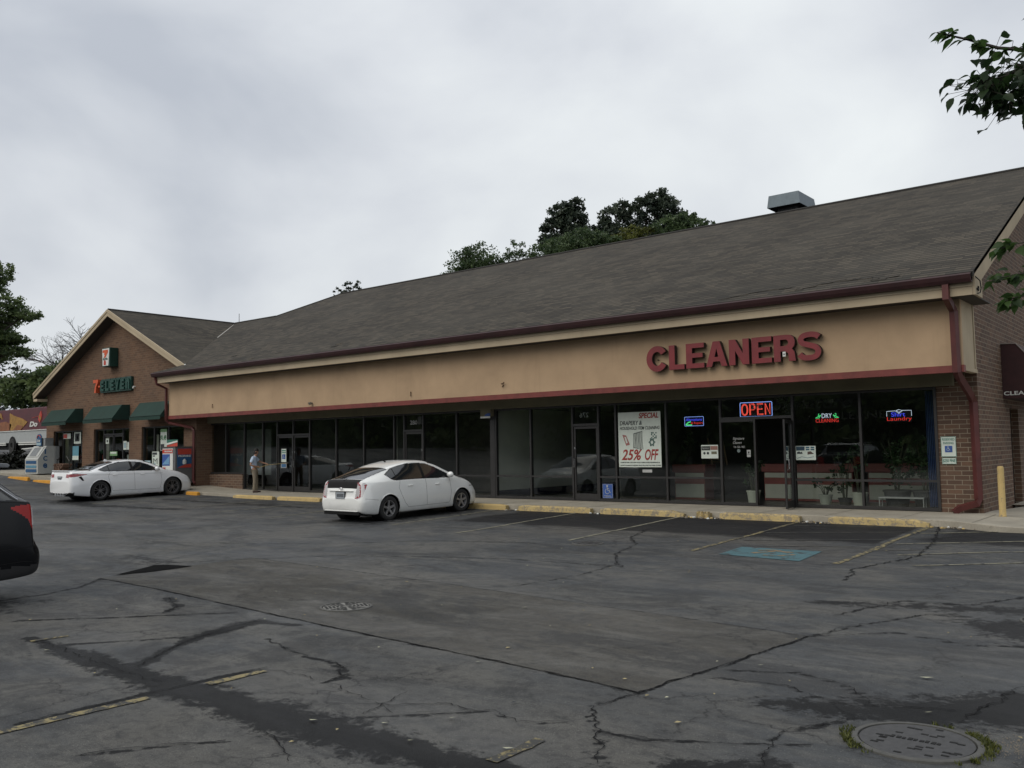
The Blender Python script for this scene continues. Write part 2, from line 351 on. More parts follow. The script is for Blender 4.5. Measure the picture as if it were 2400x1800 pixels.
def text_mb(txt, face, x0, x1, z0, z1, d, m, depth=.004, bold=0., shear=0., mirror=False, fixed_h=False, space=1.):
    """lettering fitted to a box. face '-y': x0..x1 along +X at Y=d; face '+x': along +Y at X=d"""
    cu = bpy.data.curves.new('t', 'FONT'); cu.body = txt; cu.size = 1; cu.offset = bold; cu.shear = shear; cu.extrude = .01; cu.resolution_u = 4; cu.space_character = space
    ob = bpy.data.objects.new('t', cu); col.objects.link(ob); dg = bpy.context.evaluated_depsgraph_get(); dg.update()
    me = bpy.data.meshes.new_from_object(ob.evaluated_get(dg)); vs = np.array([v.co[:] for v in me.vertices]); fs = [tuple(p.vertices) for p in me.polygons]
    bpy.data.objects.remove(ob); bpy.data.curves.remove(cu); bpy.data.meshes.remove(me)
    mn, mxv = vs.min(0), vs.max(0); u = (vs[:, 0]-mn[0])/(mxv[0]-mn[0]); v = (vs[:, 1]-mn[1])/(mxv[1]-mn[1]); q = (vs[:, 2]-mn[2])/max(1e-9, mxv[2]-mn[2])
    if mirror: u = 1-u
    P = [(x0+a*(x1-x0), c_, z0+b_*(z1-z0)) for a, b_, c_ in zip(u, v, q)]
    r = MB()
    if face == '-y': P = [(a, d-c_*depth, b_) for a, c_, b_ in P]
    elif face == '+x': P = [(d+c_*depth, a, b_) for a, c_, b_ in P]
    elif face == 'up': P = [(a, b_, d+c_*depth) for a, c_, b_ in P]
    r.add(P, fs, m); return r

# ------------------------------------------------------------ ground
ZKX = [-400, -120, -75, -60, -57.5, -53, -48, -44, -36, -31, -27, -16, 400]
ZKZ = [12, 3.0, 1.85, 1.76, 1.45, .74, .50, .30, .06, -.05, -.10, -.12, -.12]
def zg(x, y):
    zk = np.interp(x, ZKX, ZKZ); d = np.clip((20-np.asarray(y, float))*.02, 0, .16)
    return zk-d
def zw(x): return float(np.interp(x, [-60, -48, -44, -38, -34, -31.4, -28, -4.3, -3.0, 0, 40], [.9, .66, .48, .32, .2, .05, 0, 0, -.05, -.09, -.1]))

def seg_dist(X, Y, pl):
    D = np.full(X.shape, 1e9)
    for (x0, y0, w0), (x1, y1, w1) in zip(pl[:-1], pl[1:]):
        dx, dy = x1-x0, y1-y0; t = np.clip(((X-x0)*dx+(Y-y0)*dy)/(dx*dx+dy*dy+1e-9), 0, 1)
        D = np.minimum(D, np.hypot(X-x0-t*dx, Y-y0-t*dy)/(w0+(w1-w0)*t))
    return D
xs = np.concatenate([[-400, -250, -150, -110, -85, -75, -68], np.arange(-64, -30, .8), np.arange(-30, -14, .3), np.arange(-14, 3, .07), np.arange(3, 12, .5), [15, 20, 30, 50, 90, 160, 400]])
ys = np.concatenate([[-400, -200, -100, -50, -25, -12, -6, -3, -1], np.arange(0, 1, .5), np.arange(1, 20.4, .07), [21, 22, 24, 28, 34, 42, 60, 100, 180, 400]])
GX, GY = np.meshgrid(xs, ys); GZ = zg(GX, GY)
GZ = GZ + .012*np.sin(GX*.9+GY*.4)*np.sin(GY*.7)*((GY > 1) & (GY < 16))
st = np.zeros(GX.shape)
def stain(pl, amp=1.):
    global st
    st = np.maximum(st, amp*np.clip(1-seg_dist(GX, GY, pl)*.5, 0, 1))
stain([(-9.7, 4.08, .07), (-9.0, 4.03, .10), (-8.41, 3.99, .15), (-7.64, 3.96, .17), (-6.9, 3.93, .17), (-6.44, 3.95, .22), (-5.86, 3.95, .22), (-5.24, 3.92, .28), (-4.66, 3.93, .27), (-4.17, 3.97, .22), (-3.57, 4.07, .12), (-3.3, 4.1, .06)])
stain([(-7.59, 4.1, .10), (-7.93, 4.52, .07), (-8.25, 5.04, .10), (-8.43, 5.53, .14), (-8.50, 5.95, .16)], .92)
stain([(-8.5, 5.95, .10), (-7.96, 6.11, .06)], .9)
stain([(-6.3, 5.19, .03), (-6.0, 5.08, .06), (-5.82, 4.94, .08)], .8)
stain([(-10.73, 6.2, .10), (-10.1, 5.95, .10), (-9.8, 5.6, .05)], .7)
stain([(-6.64, 3.0, .05), (-6.64, 3.62, .08), (-6.64, 4.3, .07), (-6.62, 4.7, .03)], .85)
stain([(-2.6, 6.3, .2), (-2.0, 6.5, .35), (-1.4, 7.0, .45), (-.8, 7.6, .4)], .85)
stain([(-2.2, 5.1, .15), (-2.6, 4.7, .22), (-1.9, 4.6, .25)], .7)
stain([(-1.9, 10.1, .4), (-1.3, 9.6, .5), (-.7, 9.2, .4)], .85)
stain([(-3.9, 10.4, .15), (-2.6, 10.8, .35), (-1.5, 11.2, .3)], .7)
stain([(-13.5, 7.6, .3), (-14.5, 8.2, .35), (-16, 8.4, .25)], .6)
stain([(-12.3, 4.3, .9), (-11.4, 3.9, .5)], .75)
stain([(-3.0, 4.3, .3), (-2.6, 3.9, .35), (-1.6, 4.0, .2)], .5)
stain([(-33, 17.5, .9), (-33, 15, .7), (-30, 14.6, .5), (-26, 15.4, .35)], .75)
stain([(-16.7, 15, 1.0), (-16.7, 18, 1.0)], .6)
stain([(-30.5, 17.4, .35), (-26, 17.5, .4), (-22, 17.4, .35)], .6)
fr = np.zeros(GX.shape)
for (a, b, c, d) in [(-15.6, -4.9, 15.6, 19.4), (-4.9, -2.6, 16.2, 19.4)]:
    q = np.minimum.reduce([(GX-a)/1.2, (b-GX)/.25, (GY-c)/1.4, (d-GY)/.2]); fr = np.maximum(fr, np.clip(q, 0, 1))
nr, nc = GX.shape; me = bpy.data.meshes.new('ground')
me.vertices.add(nr*nc); me.vertices.foreach_set('co', np.stack([GX, GY, GZ], -1).astype(np.float32).ravel())
ii = (np.arange(nr-1)[:, None]*nc+np.arange(nc-1)[None, :]).ravel(); quads = np.stack([ii, ii+1, ii+nc+1, ii+nc], -1)
me.loops.add(quads.size); me.loops.foreach_set('vertex_index', quads.ravel().astype(np.int32)); me.polygons.add(len(quads))
me.polygons.foreach_set('loop_start', np.arange(0, quads.size, 4, dtype=np.int32)); me.update(calc_edges=True)
for nm, ar in (('stain', st), ('fresh_facade_dark', fr)):
    at = me.attributes.new(nm, 'FLOAT', 'POINT'); at.data.foreach_set('value', ar.astype(np.float32).ravel())
me.materials.append(ASPH); me.shade_smooth(); g = bpy.data.objects.new('ground', me); col.objects.link(g); tag(g, 'dark cracked asphalt of the parking lot', 'ground', kind='structure')
def gz(x, y):
    z = float(zg(x, y))
    if 1 < y < 16: z += .012*math.sin(x*.9+y*.4)*math.sin(y*.7)
    return z

def sheet(name, poly, m, h, step=.35, label=None, cat='ground', kind='structure', parent=None, jit=0.):
    """polygon laid on the lot, following it"""
    b = bmesh.new(); ys_ = [p[1] for p in poly]; xs_ = [p[0] for p in poly]
    vs = [b.verts.new((x, y, 0)) for x, y in poly]; b.faces.new(vs)
    for ax, lo, hi in ((0, min(xs_), max(xs_)), (1, min(ys_), max(ys_))):
        t = lo+step
        while t < hi:
            pc = [0, 0, 0]; pc[ax] = t; no = [0, 0, 0]; no[ax] = 1
            bmesh.ops.bisect_plane(b, geom=b.verts[:]+b.edges[:]+b.faces[:], plane_co=pc, plane_no=no); t += step
    for v in b.verts: v.co.z = gz(v.co.x, v.co.y)+h
    mbb = MB(); b.verts.index_update(); mbb.add([v.co[:] for v in b.verts], [tuple(v.index for v in f.verts) for f in b.faces], m); b.free()
    o = mbb.build(name, parent, smooth=True)
    for p_ in o.data.polygons:
        if p_.normal.z < 0: p_.flip()
    if parent is None: tag(o, label, cat if kind != 'structure' else 'ground', kind=kind)
    return o
def ribbon(name, pl, w0, m, h, jit=.0, step=.25, label=None, wj=.0):
    """line laid on the lot with an uneven edge"""
    P = []
    for (x0, y0), (x1, y1) in zip(pl[:-1], pl[1:]):
        n = max(1, int(math.hypot(x1-x0, y1-y0)/step))
        P += [(x0+(x1-x0)*i/n, y0+(y1-y0)*i/n) for i in range(n)]
    P.append(pl[-1]); mbb = MB(); vs = []; fs = []; jx = 0.; wx = 1.
    for i, (x, y) in enumerate(P):
        a = P[max(0, i-1)]; c = P[min(len(P)-1, i+1)]; dx, dy = c[0]-a[0], c[1]-a[1]; l_ = math.hypot(dx, dy) or 1; nx, ny = -dy/l_, dx/l_
        jx = .78*jx+random.uniform(-jit, jit)*(.62 if step < .06 else 1.)*(0 < i < len(P)-1); wx = .7*wx+.3*(1+random.uniform(-wj, wj)*1.5)
        for s_ in (-.5, .5):
            ww = w0*s_*max(.15, wx+random.uniform(-wj, wj)*.35); px_, py_ = x+nx*(ww+jx), y+ny*(ww+jx); vs.append((px_, py_, gz(px_, py_)+h))
    for i in range(len(P)-1): fs.append((2*i, 2*i+1, 2*i+3, 2*i+2))
    mbb.add(vs, fs, m); return mbb
def join(*ms):
    r = MB()
    for q in ms:
        o = len(r.v); r.v += q.v; idx = [r.mat(m) for m in q.ms]
        r.f += [tuple(i+o for i in f) for f in q.f]; r.mi += [idx[k] for k in q.mi]
    return r
def up_normals(o):
    for p_ in o.data.polygons:
        if p_.normal.z < 0: p_.flip()
    return o

# repaired rectangle of coarser asphalt
sheet('ground_patch', [(-13.35, 6.6), (-13.55, 9.4), (-8.5, 9.05), (-3.32, 8.56), (-3.6, 5.9), (-8.2, 6.3)], PATCH, .004, label='browner rectangular asphalt patch', cat='ground')
cracks = []; CPL = []
def crack(pl, w_=.018, j=.03, wj=.6, halo=.028): CPL.append((pl, halo)); cracks.append(ribbon('', pl, w_*.36, CRK, .008, j*.9, .035, wj=.95))
crack([(-13.35, 6.6), (-8.2, 6.3), (-3.6, 5.9)], .028, .012); crack([(-3.6, 5.9), (-3.45, 7.2), (-3.32, 8.56)], .04, .03); crack([(-13.55, 9.4), (-8.5, 9.05), (-3.32, 8.56)], .024, .012); crack([(-13.35, 6.6), (-13.55, 9.4)], .02, .01)
for pl in ([(-7.59, 4.1), (-7.93, 4.52), (-8.25, 5.04), (-8.43, 5.53), (-8.52, 5.99)], [(-9.03, 4.16), (-8.6, 4.7), (-8.34, 5.1), (-8.28, 5.43), (-8.4, 5.8)], [(-10.8, 4.39), (-10.0, 5.15), (-9.14, 6.15)],
           [(-12.46, 4.86), (-12.49, 5.48), (-12.7, 6.0), (-13.3, 6.6)], [(-10.73, 6.2), (-10.3, 6.0), (-10.1, 5.95), (-9.8, 5.6)]): crack(pl, .03, .015, halo=.04)
crack([(-7.64, 5.47), (-6.67, 5.21), (-6.16, 5.16), (-5.82, 4.94), (-5.8, 4.7)], .03, .04)
crack([(-6.65, 4.68), (-5.87, 4.75), (-5.2, 4.59), (-4.69, 4.51), (-4.27, 4.76)], .018, .04, halo=0); crack([(-5.65, 2.69), (-5.41, 3.09), (-5.18, 3.4)], .02, .03); crack([(-5.11, 3.66), (-4.76, 3.53), (-4.53, 3.42)], .018, .03, halo=0)
crack([(-5.36, 4.34), (-4.9, 4.6), (-4.63, 4.86), (-4.23, 4.85)], .018, .04, halo=0); crack([(-4.89, 4.31), (-4.96, 4.69), (-5.05, 4.9)], .016, .04, halo=0)
crack([(-9.4, 4.05), (-8.4, 3.98), (-7.6, 3.95), (-6.9, 3.92)], .02, .04, halo=0); crack([(-6.64, 2.7), (-6.66, 3.6), (-6.67, 4.3), (-6.62, 4.75)], .03, .02)
crack([(-3.58, 5.9), (-3.71, 5.44), (-3.57, 5.2), (-3.24, 4.84), (-3.03, 4.48)], .03, .05)
crack([(-3.32, 8.56), (-3.05, 9.43), (-2.69, 10.27), (-2.26, 10.4)], .03, .05)
crack([(-3.36, 6.63), (-2.8, 6.77), (-2.35, 6.49), (-2.07, 6.62), (-1.64, 6.86)], .022, .04)
crack([(-3.39, 6.9), (-2.86, 7.2), (-2.4, 7.0), (-2.1, 6.6)], .018, .04)
crack([(-3.39, 4.96), (-3.0, 5.01), (-2.61, 5.25), (-2.15, 5.53)], .02, .04)
crack([(-7.49, 11.83), (-8.35, 13.05), (-8.63, 14.12), (-9.3, 15.13), (-9.74, 16.49)], .04, .06)
crack([(-7.66, 9.34), (-7.5, 10.72), (-7.74, 12.09)], .022, .04)
crack([(-1.34, 8.0), (-1.47, 6.9), (-1.57, 6.45)], .03, .05)

crack([(-3.48, 9.73), (-3.12, 11.01), (-2.41, 11.12), (-2.06, 12.09)], .03, .05); crack([(-3.32, 8.56), (-2.7, 9.2), (-2.0, 9.0), (-1.2, 9.4)], .018, .04)
crack([(-14.5, 7.7), (-12.5, 10.5), (-9.5, 11.6), (-7.6, 11.9)], .03, .04); crack([(-18, 9.5), (-15, 11.2), (-12.8, 12.9), (-10.5, 13.6)], .03, .05)
crack([(-2.2, 4.8), (-2.4, 5.6), (-2.1, 6.3), (-2.35, 6.5)], .018, .04); crack([(-5.0, 4.1), (-4.2, 4.9), (-3.9, 4.8), (-3.6, 5.0)], .016, .04)

crack([(-4.7, 19.2), (-4.2, 16.8), (-4.0, 15.0), (-4.4, 13.2), (-4.2, 12.2)], .05, .05)
for pl, hw_ in CPL:
    if hw_: stain([(x, y, hw_) for x, y in pl], .80)
g.data.attributes['stain'].data.foreach_set('value', st.astype(np.float32).ravel())
o = up_normals(join(*cracks).build('ground_cracks', smooth=False)); tag(o, 'cracks and seams in the asphalt', 'ground', kind='structure')
# exposed old layer with a standing dark wet hollow
CRK2 = plain('wet_hollow', (.004, .004, .004), .9, spec=.05)
o = sheet('ground_hollow', [(-13.47, 6.90), (-13.75, 7.4), (-14.05, 7.86), (-13.86, 8.0), (-13.35, 8.12), (-13.3, 7.75), (-13.3, 7.3)], CRK2, .012, label='black pothole hollow', cat='ground')

# painted markings
def lines(name, items, m, label, h=.007):
    o = up_normals(join(*[ribbon('', pl, w_, m, h, .007, .07, wj=.28) for pl, w_ in items]).build(name)); tag(o, label, 'ground', kind='structure')
lines('road_marking', [([(-4.85, 19.1), (-4.8, 13.6)], .10), ([(-7.5, 19.1), (-7.35, 13.9)], .09)], LINEY, 'yellow stall lines')
lines('road_marking', [([(-10.4, 19.1), (-10.15, 14.2)], .085), ([(-13.35, 19.15), (-13.1, 14.2)], .085), ([(-16.0, 19.1), (-15.7, 14.8)], .085), ([(-20.8, 19.0), (-20.5, 14.8)], .08), ([(-23.7, 19.0), (-23.5, 15)], .08), ([(-26.3, 19.0), (-26.2, 16)], .08), ([(-31.0, 18.6), (-31, 15)], .08)], LINEW, 'faded stall lines')
lines('road_marking', [([(-6.55, 2.0), (-6.54, 3.62)], .10), ([(-6.53, 4.12), (-6.53, 4.66)], .10), ([(-3.55, 2.0), (-3.55, 2.9)], .09), ([(-3.56, 4.14), (-3.55, 4.62)], .10), ([(-9.5, 4.0), (-9.45, 4.35)], .06)], LINEY, 'worn yellow lines of the near row')
hl = []
for i, (xa, ya) in enumerate([(-4.72, 17.95), (-4.67, 16.25), (-4.3, 15.0), (-3.8, 13.95)]):
    hl.append(([(xa, ya), (xa+1.0, ya+.72), (xa+2.2, ya+1.55)], .07))
hl += [([(-3.7, 19.0), (-2.2, 18.95)], .07)]
lines('road_marking', hl, LINEW, 'hatching beside the accessible stall')
lines('road_marking', [([(-7.3, 18.3), (-4.95, 19.0)], .05), ([(-7.3, 16.9), (-4.95, 18.1)], .05), ([(-7.2, 15.6), (-4.95, 16.8)], .05), ([(-4.85, 15.3), (-4.1, 15.75)], .05), ([(-6.9, 14.9), (-5.2, 15.7)], .05)], LINEF, 'ghosts of older hatching')
sheet('road_marking', [(-6.78, 13.75), (-6.83, 14.75), (-5.45, 14.85), (-5.36, 13.6)], BLUEP, .007, label='worn blue painted square')
hc_m = m_worn('symbol_faded', (.24, .17, .10), (.05, .12, .14), .50, 6.)
hcp = []
for pl in ([(-6.35, 14.1), (-6.1, 14.5), (-5.8, 14.45)], [(-6.4, 14.45), (-6.2, 14.6), (-6.05, 14.55)], [(-6.1, 13.95), (-5.85, 14.0), (-5.7, 14.25)]): hcp.append((pl, .1))
lines('road_marking', hcp, hc_m, 'faded wheelchair symbol remnants', .011)

# sidewalk (one strip, following its own levels), ramp at the right end
def swY(x): return float(np.interp(x, [-60, -4.7, -3.6, 20], [19.27, 19.27, 18.75, 18.75]))
X_ = list(np.arange(-60, -4.4, 1.0))+[-4.7, -4.3, -3.9, -3.6, -3, -2, 0, 4, 12, 20]; X_ = sorted(set(X_)); sw = MB(); vs = []; fs = []
for x in X_:
    yb = 22.0 if x < -4.2 else 24.5
    ye = swY(x); vs += [(x, ye, min(zw(x)-.3, float(zg(x, 19.2))-.1)), (x, ye, zw(x)-.01), (x, ye+.015, zw(x)), (x, yb, zw(x)+.01)]
for i in range(len(X_)-1):
    for k in range(3): fs.append((4*i+k, 4*i+4+k, 4*i+5+k, 4*i+1+k))
sw.add(vs, fs, CONC); o = sw.build('sidewalk'); tag(o, 'pale concrete walk along the shopfronts', 'ground', kind='structure')
jt = MB()
for x in list(np.arange(-45, -5, 1.52))+[-4.05, -1.9]:
    jt.add([(x-.008, swY(x)+.02, zw(x)+.003), (x+.008, swY(x)+.02, zw(x)+.003), (x+.008, 21.2, zw(x)+.012), (x-.008, 21.2, zw(x)+.012)], [(0, 1, 2, 3)], CONC2)
o = up_normals(jt.build('sidewalk_joints')); tag(o, 'joints of the concrete walk', 'ground', kind='structure')
# side yard walk beside the gable wall
sy = MB(); sy.add([(-4.3, 24.4, .012), (-1.5, 24.4, -.03), (-1.5, 40, -.03), (-4.3, 40, .012)], [(0, 1, 2, 3)], CONC); o = up_normals(sy.build('side_walk')); tag(o, 'concrete by the side door', 'ground', kind='structure')

# ============================================================ MAIN BUILDING
YW = 21.32; XR = -4.3
bld = thing('shop_building', (-19, 25, 0), 'long single-storey shop building with tan fascia, brown shingle roof and dark storefront glass', 'building')
def slope_z(y): return 4.95+.45*(y-19.48)
ZR = slope_z(29.75)
# roof: front slope, rear slope, lower cross ridge at the left
rf = MB()
P = {'eR': (-3.9, 19.44), 'eL': (-35.1, 19.44), 'v0': (-33.72, 20.1), 'cr': (-40.3, 26.8), 'crR': (-36.7, 26.8), 'rL': (-35.2, 29.75), 'rR': (-3.9, 29.75)}
def p3(k, dz=0): x, y = P[k]; return (x, y, slope_z(y)+dz)
fr_ = ['eL', 'eR', 'rR', 'rL', 'crR', 'cr', 'v0']
rf.add([p3(k) for k in fr_]+[p3(k, -.1) for k in fr_], [tuple(range(7)), tuple(range(13, 6, -1))]+[(i, (i+1) % 7, (i+1) % 7+7, i+7) for i in range(7)], SHX)
rz_ = ZR-.45*10
rf.add([(-3.9, 29.75, ZR), (-35.2, 29.75, ZR), (-36.9, 39.9, rz_), (-3.9, 39.9, rz_), (-36.7, 26.8, slope_z(26.8)), (-40.3, 26.8, slope_z(26.8)), (-40.3, 33, slope_z(26.8)-2.8), (-36.9, 33, slope_z(26.8)-2.8)],
       [(0, 1, 2, 3), (1, 4, 7, 2), (4, 5, 6, 7)], SHX)
roof = rf.build('roof', bld, fix=False)
rc = MB(); rc.tube([(-3.88, 29.75, ZR+.01), (-35.2, 29.75, ZR+.01)], .05, plain('ridge_cap', (.03, .028, .026), .9), 6); rc.tube([(-36.7, 26.8, slope_z(26.8)+.01), (-40.3, 26.8, slope_z(26.8)+.01)], .045, MATS['ridge_cap'], 6)
rc.tube([(-35.2, 29.75, ZR), (-36.7, 26.8, slope_z(26.8))], .045, MATS['ridge_cap'], 6); rc.build('ridge_cap', roof)
# lifted shingle edges near the eave
for i in range(26):
    x = -9.5+i*.2+random.uniform(-.05, .05) if i < 20 else random.uniform(-31, -24); y = 19.55+abs(math.sin(i*.35))*.35+random.uniform(0, .12) if i < 20 else random.uniform(19.6, 20.4)
    z = slope_z(y); ls = MB(); ls.add([(x, y, z+.012), (x+.3, y+.02, z+.03), (x+.3, y+.14, z+.07), (x, y+.12, z+.055), (x, y, z), (x+.3, y+.02, z)], [(0, 1, 2, 3), (0, 4, 5, 1)], SHX); ls.build('lifted_shingle', roof)
# gable end wall on the right, with the side door recess
gw = MB(); TH = .28
def gable_poly(y0, y1, z0): 
    ps = [(y0, z0), (y1, z0)]
    def top(y): return (slope_z(y) if y <= 29.75 else ZR-.45*(y-29.75))-.13
    ps.append((y1, top(y1)))
    if y0 < 29.75 < y1: ps.append((29.75, top(29.75)))
    ps.append((y0, top(y0))); return ps
gw.prism(gable_poly(YW, 24.72, -.2), 'x', XR-TH, XR, BRICK); gw.prism(gable_poly(24.72, 25.8, 2.35), 'x', XR-TH, XR, BRICK); gw.prism(gable_poly(25.8, 39.4, -.2), 'x', XR-TH, XR, BRICK)
gw.box(-5.2, XR-TH, YW, YW+.35, -.2, 3.3, BRICK)
gw.build('brick_wall', bld); gw = MB(); gw.box(-35.0, -31.31, 21.25, 21.5, -.1, .66, BRICK); gw.box(-34.2, -34.0, 21.2, 21.5, .66, 3.3, BRICK)
gw.build('brick_wall', bld)
w2 = MB(); w2.box(-36.5, XR-TH, 39.0, 39.3, -.2, 4.9, BRICK); w2.build('rear_wall', bld); w2 = MB(); w2.box(-34.2, XR-TH, 21.5, 21.62, 2.9, 4.8, DARKW); w2.build('upper_wall', bld)
# rake board on the right gable
rk = MB()
def rake(yb0, yb1, x0, x1, hgt=.42):
    za, zb_ = slope_z(yb0), slope_z(yb1)
    rk.prism([(yb0, za-.02), (yb1, zb_-.02), (yb1, zb_-hgt), (20.25, slope_z(20.25)-hgt), (20.25, 4.49), (yb0, 4.49)], 'x', x0, x1, STUC2)
rake(19.6, 29.75, -3.95, -3.90)
rk.prism([(29.75, ZR-.02), (39.9, rz_-.02), (39.9, rz_-.42), (29.75, ZR-.42)], 'x', -3.95, -3.9, STUC2)
rk.build('rake_board', bld)
sf = MB(); sf.prism([(20.25, slope_z(20.25)-.30), (29.75, ZR-.30), (29.75, ZR-.26), (20.25, slope_z(20.25)-.26)], 'x', XR, -3.95, DARKW)
sf.box(-35.0, -3.95, 19.62, 20.24, 4.50, 4.53, DARKW); sf.box(XR, -3.96, 20.24, 21.3, 4.50, 4.53, DARKW)
sf.box(-34.7, XR-.02, 20.2, 21.30, 3.16, 3.2, OLIVE); sf.build('soffit', bld)
# hanging tan fascia, its returns, moulding and eave board
fa = MB(); fa.box(-34.9, XR, 20.08, 20.2, 3.12, 4.5, STUC); fa.build('fascia_panel', bld)
fr2 = MB(); fr2.box(XR-.12, XR, 20.2, 21.32, 3.02, 4.5, STUC2); fr2.box(XR, XR+.02, 20.2, 21.32, 3.02, 3.10, STUC2); fr2.box(XR, XR+.02, 21.16, 21.24, 3.10, 4.5, STUC2); fr2.build('fascia_return', bld); fr2 = MB(); fr2.box(-34.9, -34.78, 20.2, 20.62, 3.02, 4.5, STUC2); fr2.build('fascia_return', bld)
rb = MB(); rb.box(-34.93, XR+.025, 20.055, 20.22, 2.985, 3.13, REDT); rb.build('red_band', bld)
eb = MB(); eb.box(-34.98, -3.95, 19.58, 19.62, 4.49, 4.80, STUC2); eb.box(-34.98, -3.95, 19.56, 19.58, 4.66, 4.80, STUC2); eb.build('eave_board', bld)
gt = MB(); gp = [(19.44, 4.92), (19.40, 4.915), (19.37, 4.88), (19.395, 4.80), (19.43, 4.74), (19.555, 4.735), (19.555, 4.95), (19.545, 4.95), (19.545, 4.75), (19.44, 4.755), (19.405, 4.81), (19.385, 4.88)]
gt.prism(gp, 'x', -35.15, -3.93, MAROON); gutter = gt.build('gutter', bld)
ds = MB(); ds.tube([(-4.42, 19.50, 4.76), (-4.42, 19.50, 4.46), (-4.41, 19.75, 4.36), (-4.40, 19.97, 4.24), (-4.40, 19.99, 2.98), (-4.40, 20.2, 2.88), (-4.39, 21.0, 2.56), (-4.38, 21.24, 2.4), (-4.38, 21.26, .32), (-4.40, 21.22, .22), (-4.72, 21.10, .12), (-4.8, 21.08, .05), (-4.84, 21.06, .02)], .085, REDP, 4); ds.build('downspout', bld)
ds = MB(); ds.tube([(-35.0, 19.5, 4.75), (-35.0, 19.6, 4.45), (-34.95, 19.98, 4.28), (-34.95, 19.99, 2.95), (-34.92, 20.1, 2.85), (-33.85, 20.52, 2.62), (-33.72, 20.53, 2.5), (-33.72, 20.53, .42), (-33.55, 20.5, .3)], .065, REDP, 4); ds.build('downspout', bld)
ol = MB(); ol.box(-33.98, -4.75, 21.12, 21.31, 2.78, 3.158, OLIVE); ol.box(-18.41, -17.99, 21.13, 21.30, 2.56, 2.78, OLIVE); ol.build('lintel', bld)
bs = MB(); bs.box(-18.40, -18.0, 21.115, 21.13, 2.50, 2.555, WHITE); bs.prism([(-18.25, 2.56), (-18.0, 2.56), (-18.0, 2.65), (-18.1, 2.65), (-18.18, 2.62)], 'y', 21.115, 21.13, BLUESIGN); bs.build('sign_remnant', bld)
# antenna mast and hanging cable
mt = MB(); mt.tube([(-40.0, 26.9, 8.2), (-40.0, 26.9, 8.75)], .015, BRONZE, 5); mt.build('vent_pipe', roof)
cb = MB(); cb.tube([(-3.9, 19.65, 4.86), (-3.84, 19.78, 4.78), (-3.85, 19.9, 4.65), (-3.86, 19.85, 4.55), (-3.88, 19.72, 4.52)], .012, BLACK, 5); cb.tube([(-3.885, 19.70, 4.62), (-3.885, 19.82, 4.60), (-3.885, 19.83, 4.68)], .02, BLACK, 5); cb.build('cable', bld)

# storefront bays: frame with panes
def bay(x0, x1, z0, z1, mids=(), parent=bld, y=21.3, fw=.055, glass=True, fmat=BRONZE, gm=GLASS, dep=.11, name='window'):
    f = MB(); f.box(x0, x0+fw, y, y+dep, z0, z1, fmat); f.box(x0+fw, x1, y+.002, y+dep, z1-fw, z1, fmat); f.box(x0+fw, x1, y+.002, y+dep, z0, z0+fw*1.3, fmat)
    for mz in mids: f.box(x0+fw, x1, y+.004, y+dep, mz-.025, mz+.025, fmat)
    o_ = f.build(name, parent); 
    if glass:
        q = MB(); zs = [z0+fw*1.3]+list(mids)+[z1-fw]
        for i in range(len(zs)-1):
            a = zs[i]+(.025 if i else 0); b_ = zs[i+1]-(.025 if i < len(zs)-2 else 0)
            q.add([(x0+fw, y+.05, a), (x1, y+.05, a), (x1, y+.05, b_), (x0+fw, y+.05, b_)], [(0, 1, 2, 3)], gm)
        q.build('pane', o_)
    return o_
ZT = 2.775; ZB = .02
for a, b_ in ((-33.98, -32.62), (-32.62, -31.31)): bay(a, b_, .67, ZT)
for a, b_ in ((-31.31, -30.07), (-30.07, -29.13)): bay(a, b_, ZB, ZT)
for a, b_ in ((-27.12, -25.6), (-25.6, -24.1), (-24.1, -22.55), (-22.55, -22.05)): bay(a, b_, ZB, ZT)
bay(-21.15, -19.63, ZB, ZT, (.7,)); bay(-19.63, -18.16, ZB, ZT, (.7,))
for a, b_ in ((-17.97, -16.6), (-16.6, -15.05)): bay(a, b_, ZB, ZT, (.7,))
for a, b_ in ((-14.15, -13.57), (-13.57, -11.97), (-11.97, -10.38)): bay(a, b_, ZB, ZT, (.7,))
bay(-10.38, -8.46, 2.19, ZT); bay(-10.38, -9.45, ZB, 2.19)
for a, b_ in ((-8.46, -6.84), (-6.84, -5.2)): bay(a, b_, ZB, ZT, (.68,))
for a_ in ((-18.16, -17.97, 21.29, 21.45, ZB, ZT), (-5.2, -5.14, 21.29, 21.41, ZB, ZT), (-34.0, -33.98, 21.29, 21.5, .66, ZT)): f = MB(); f.box(*a_, BRONZE); f.build('mullion', bld)
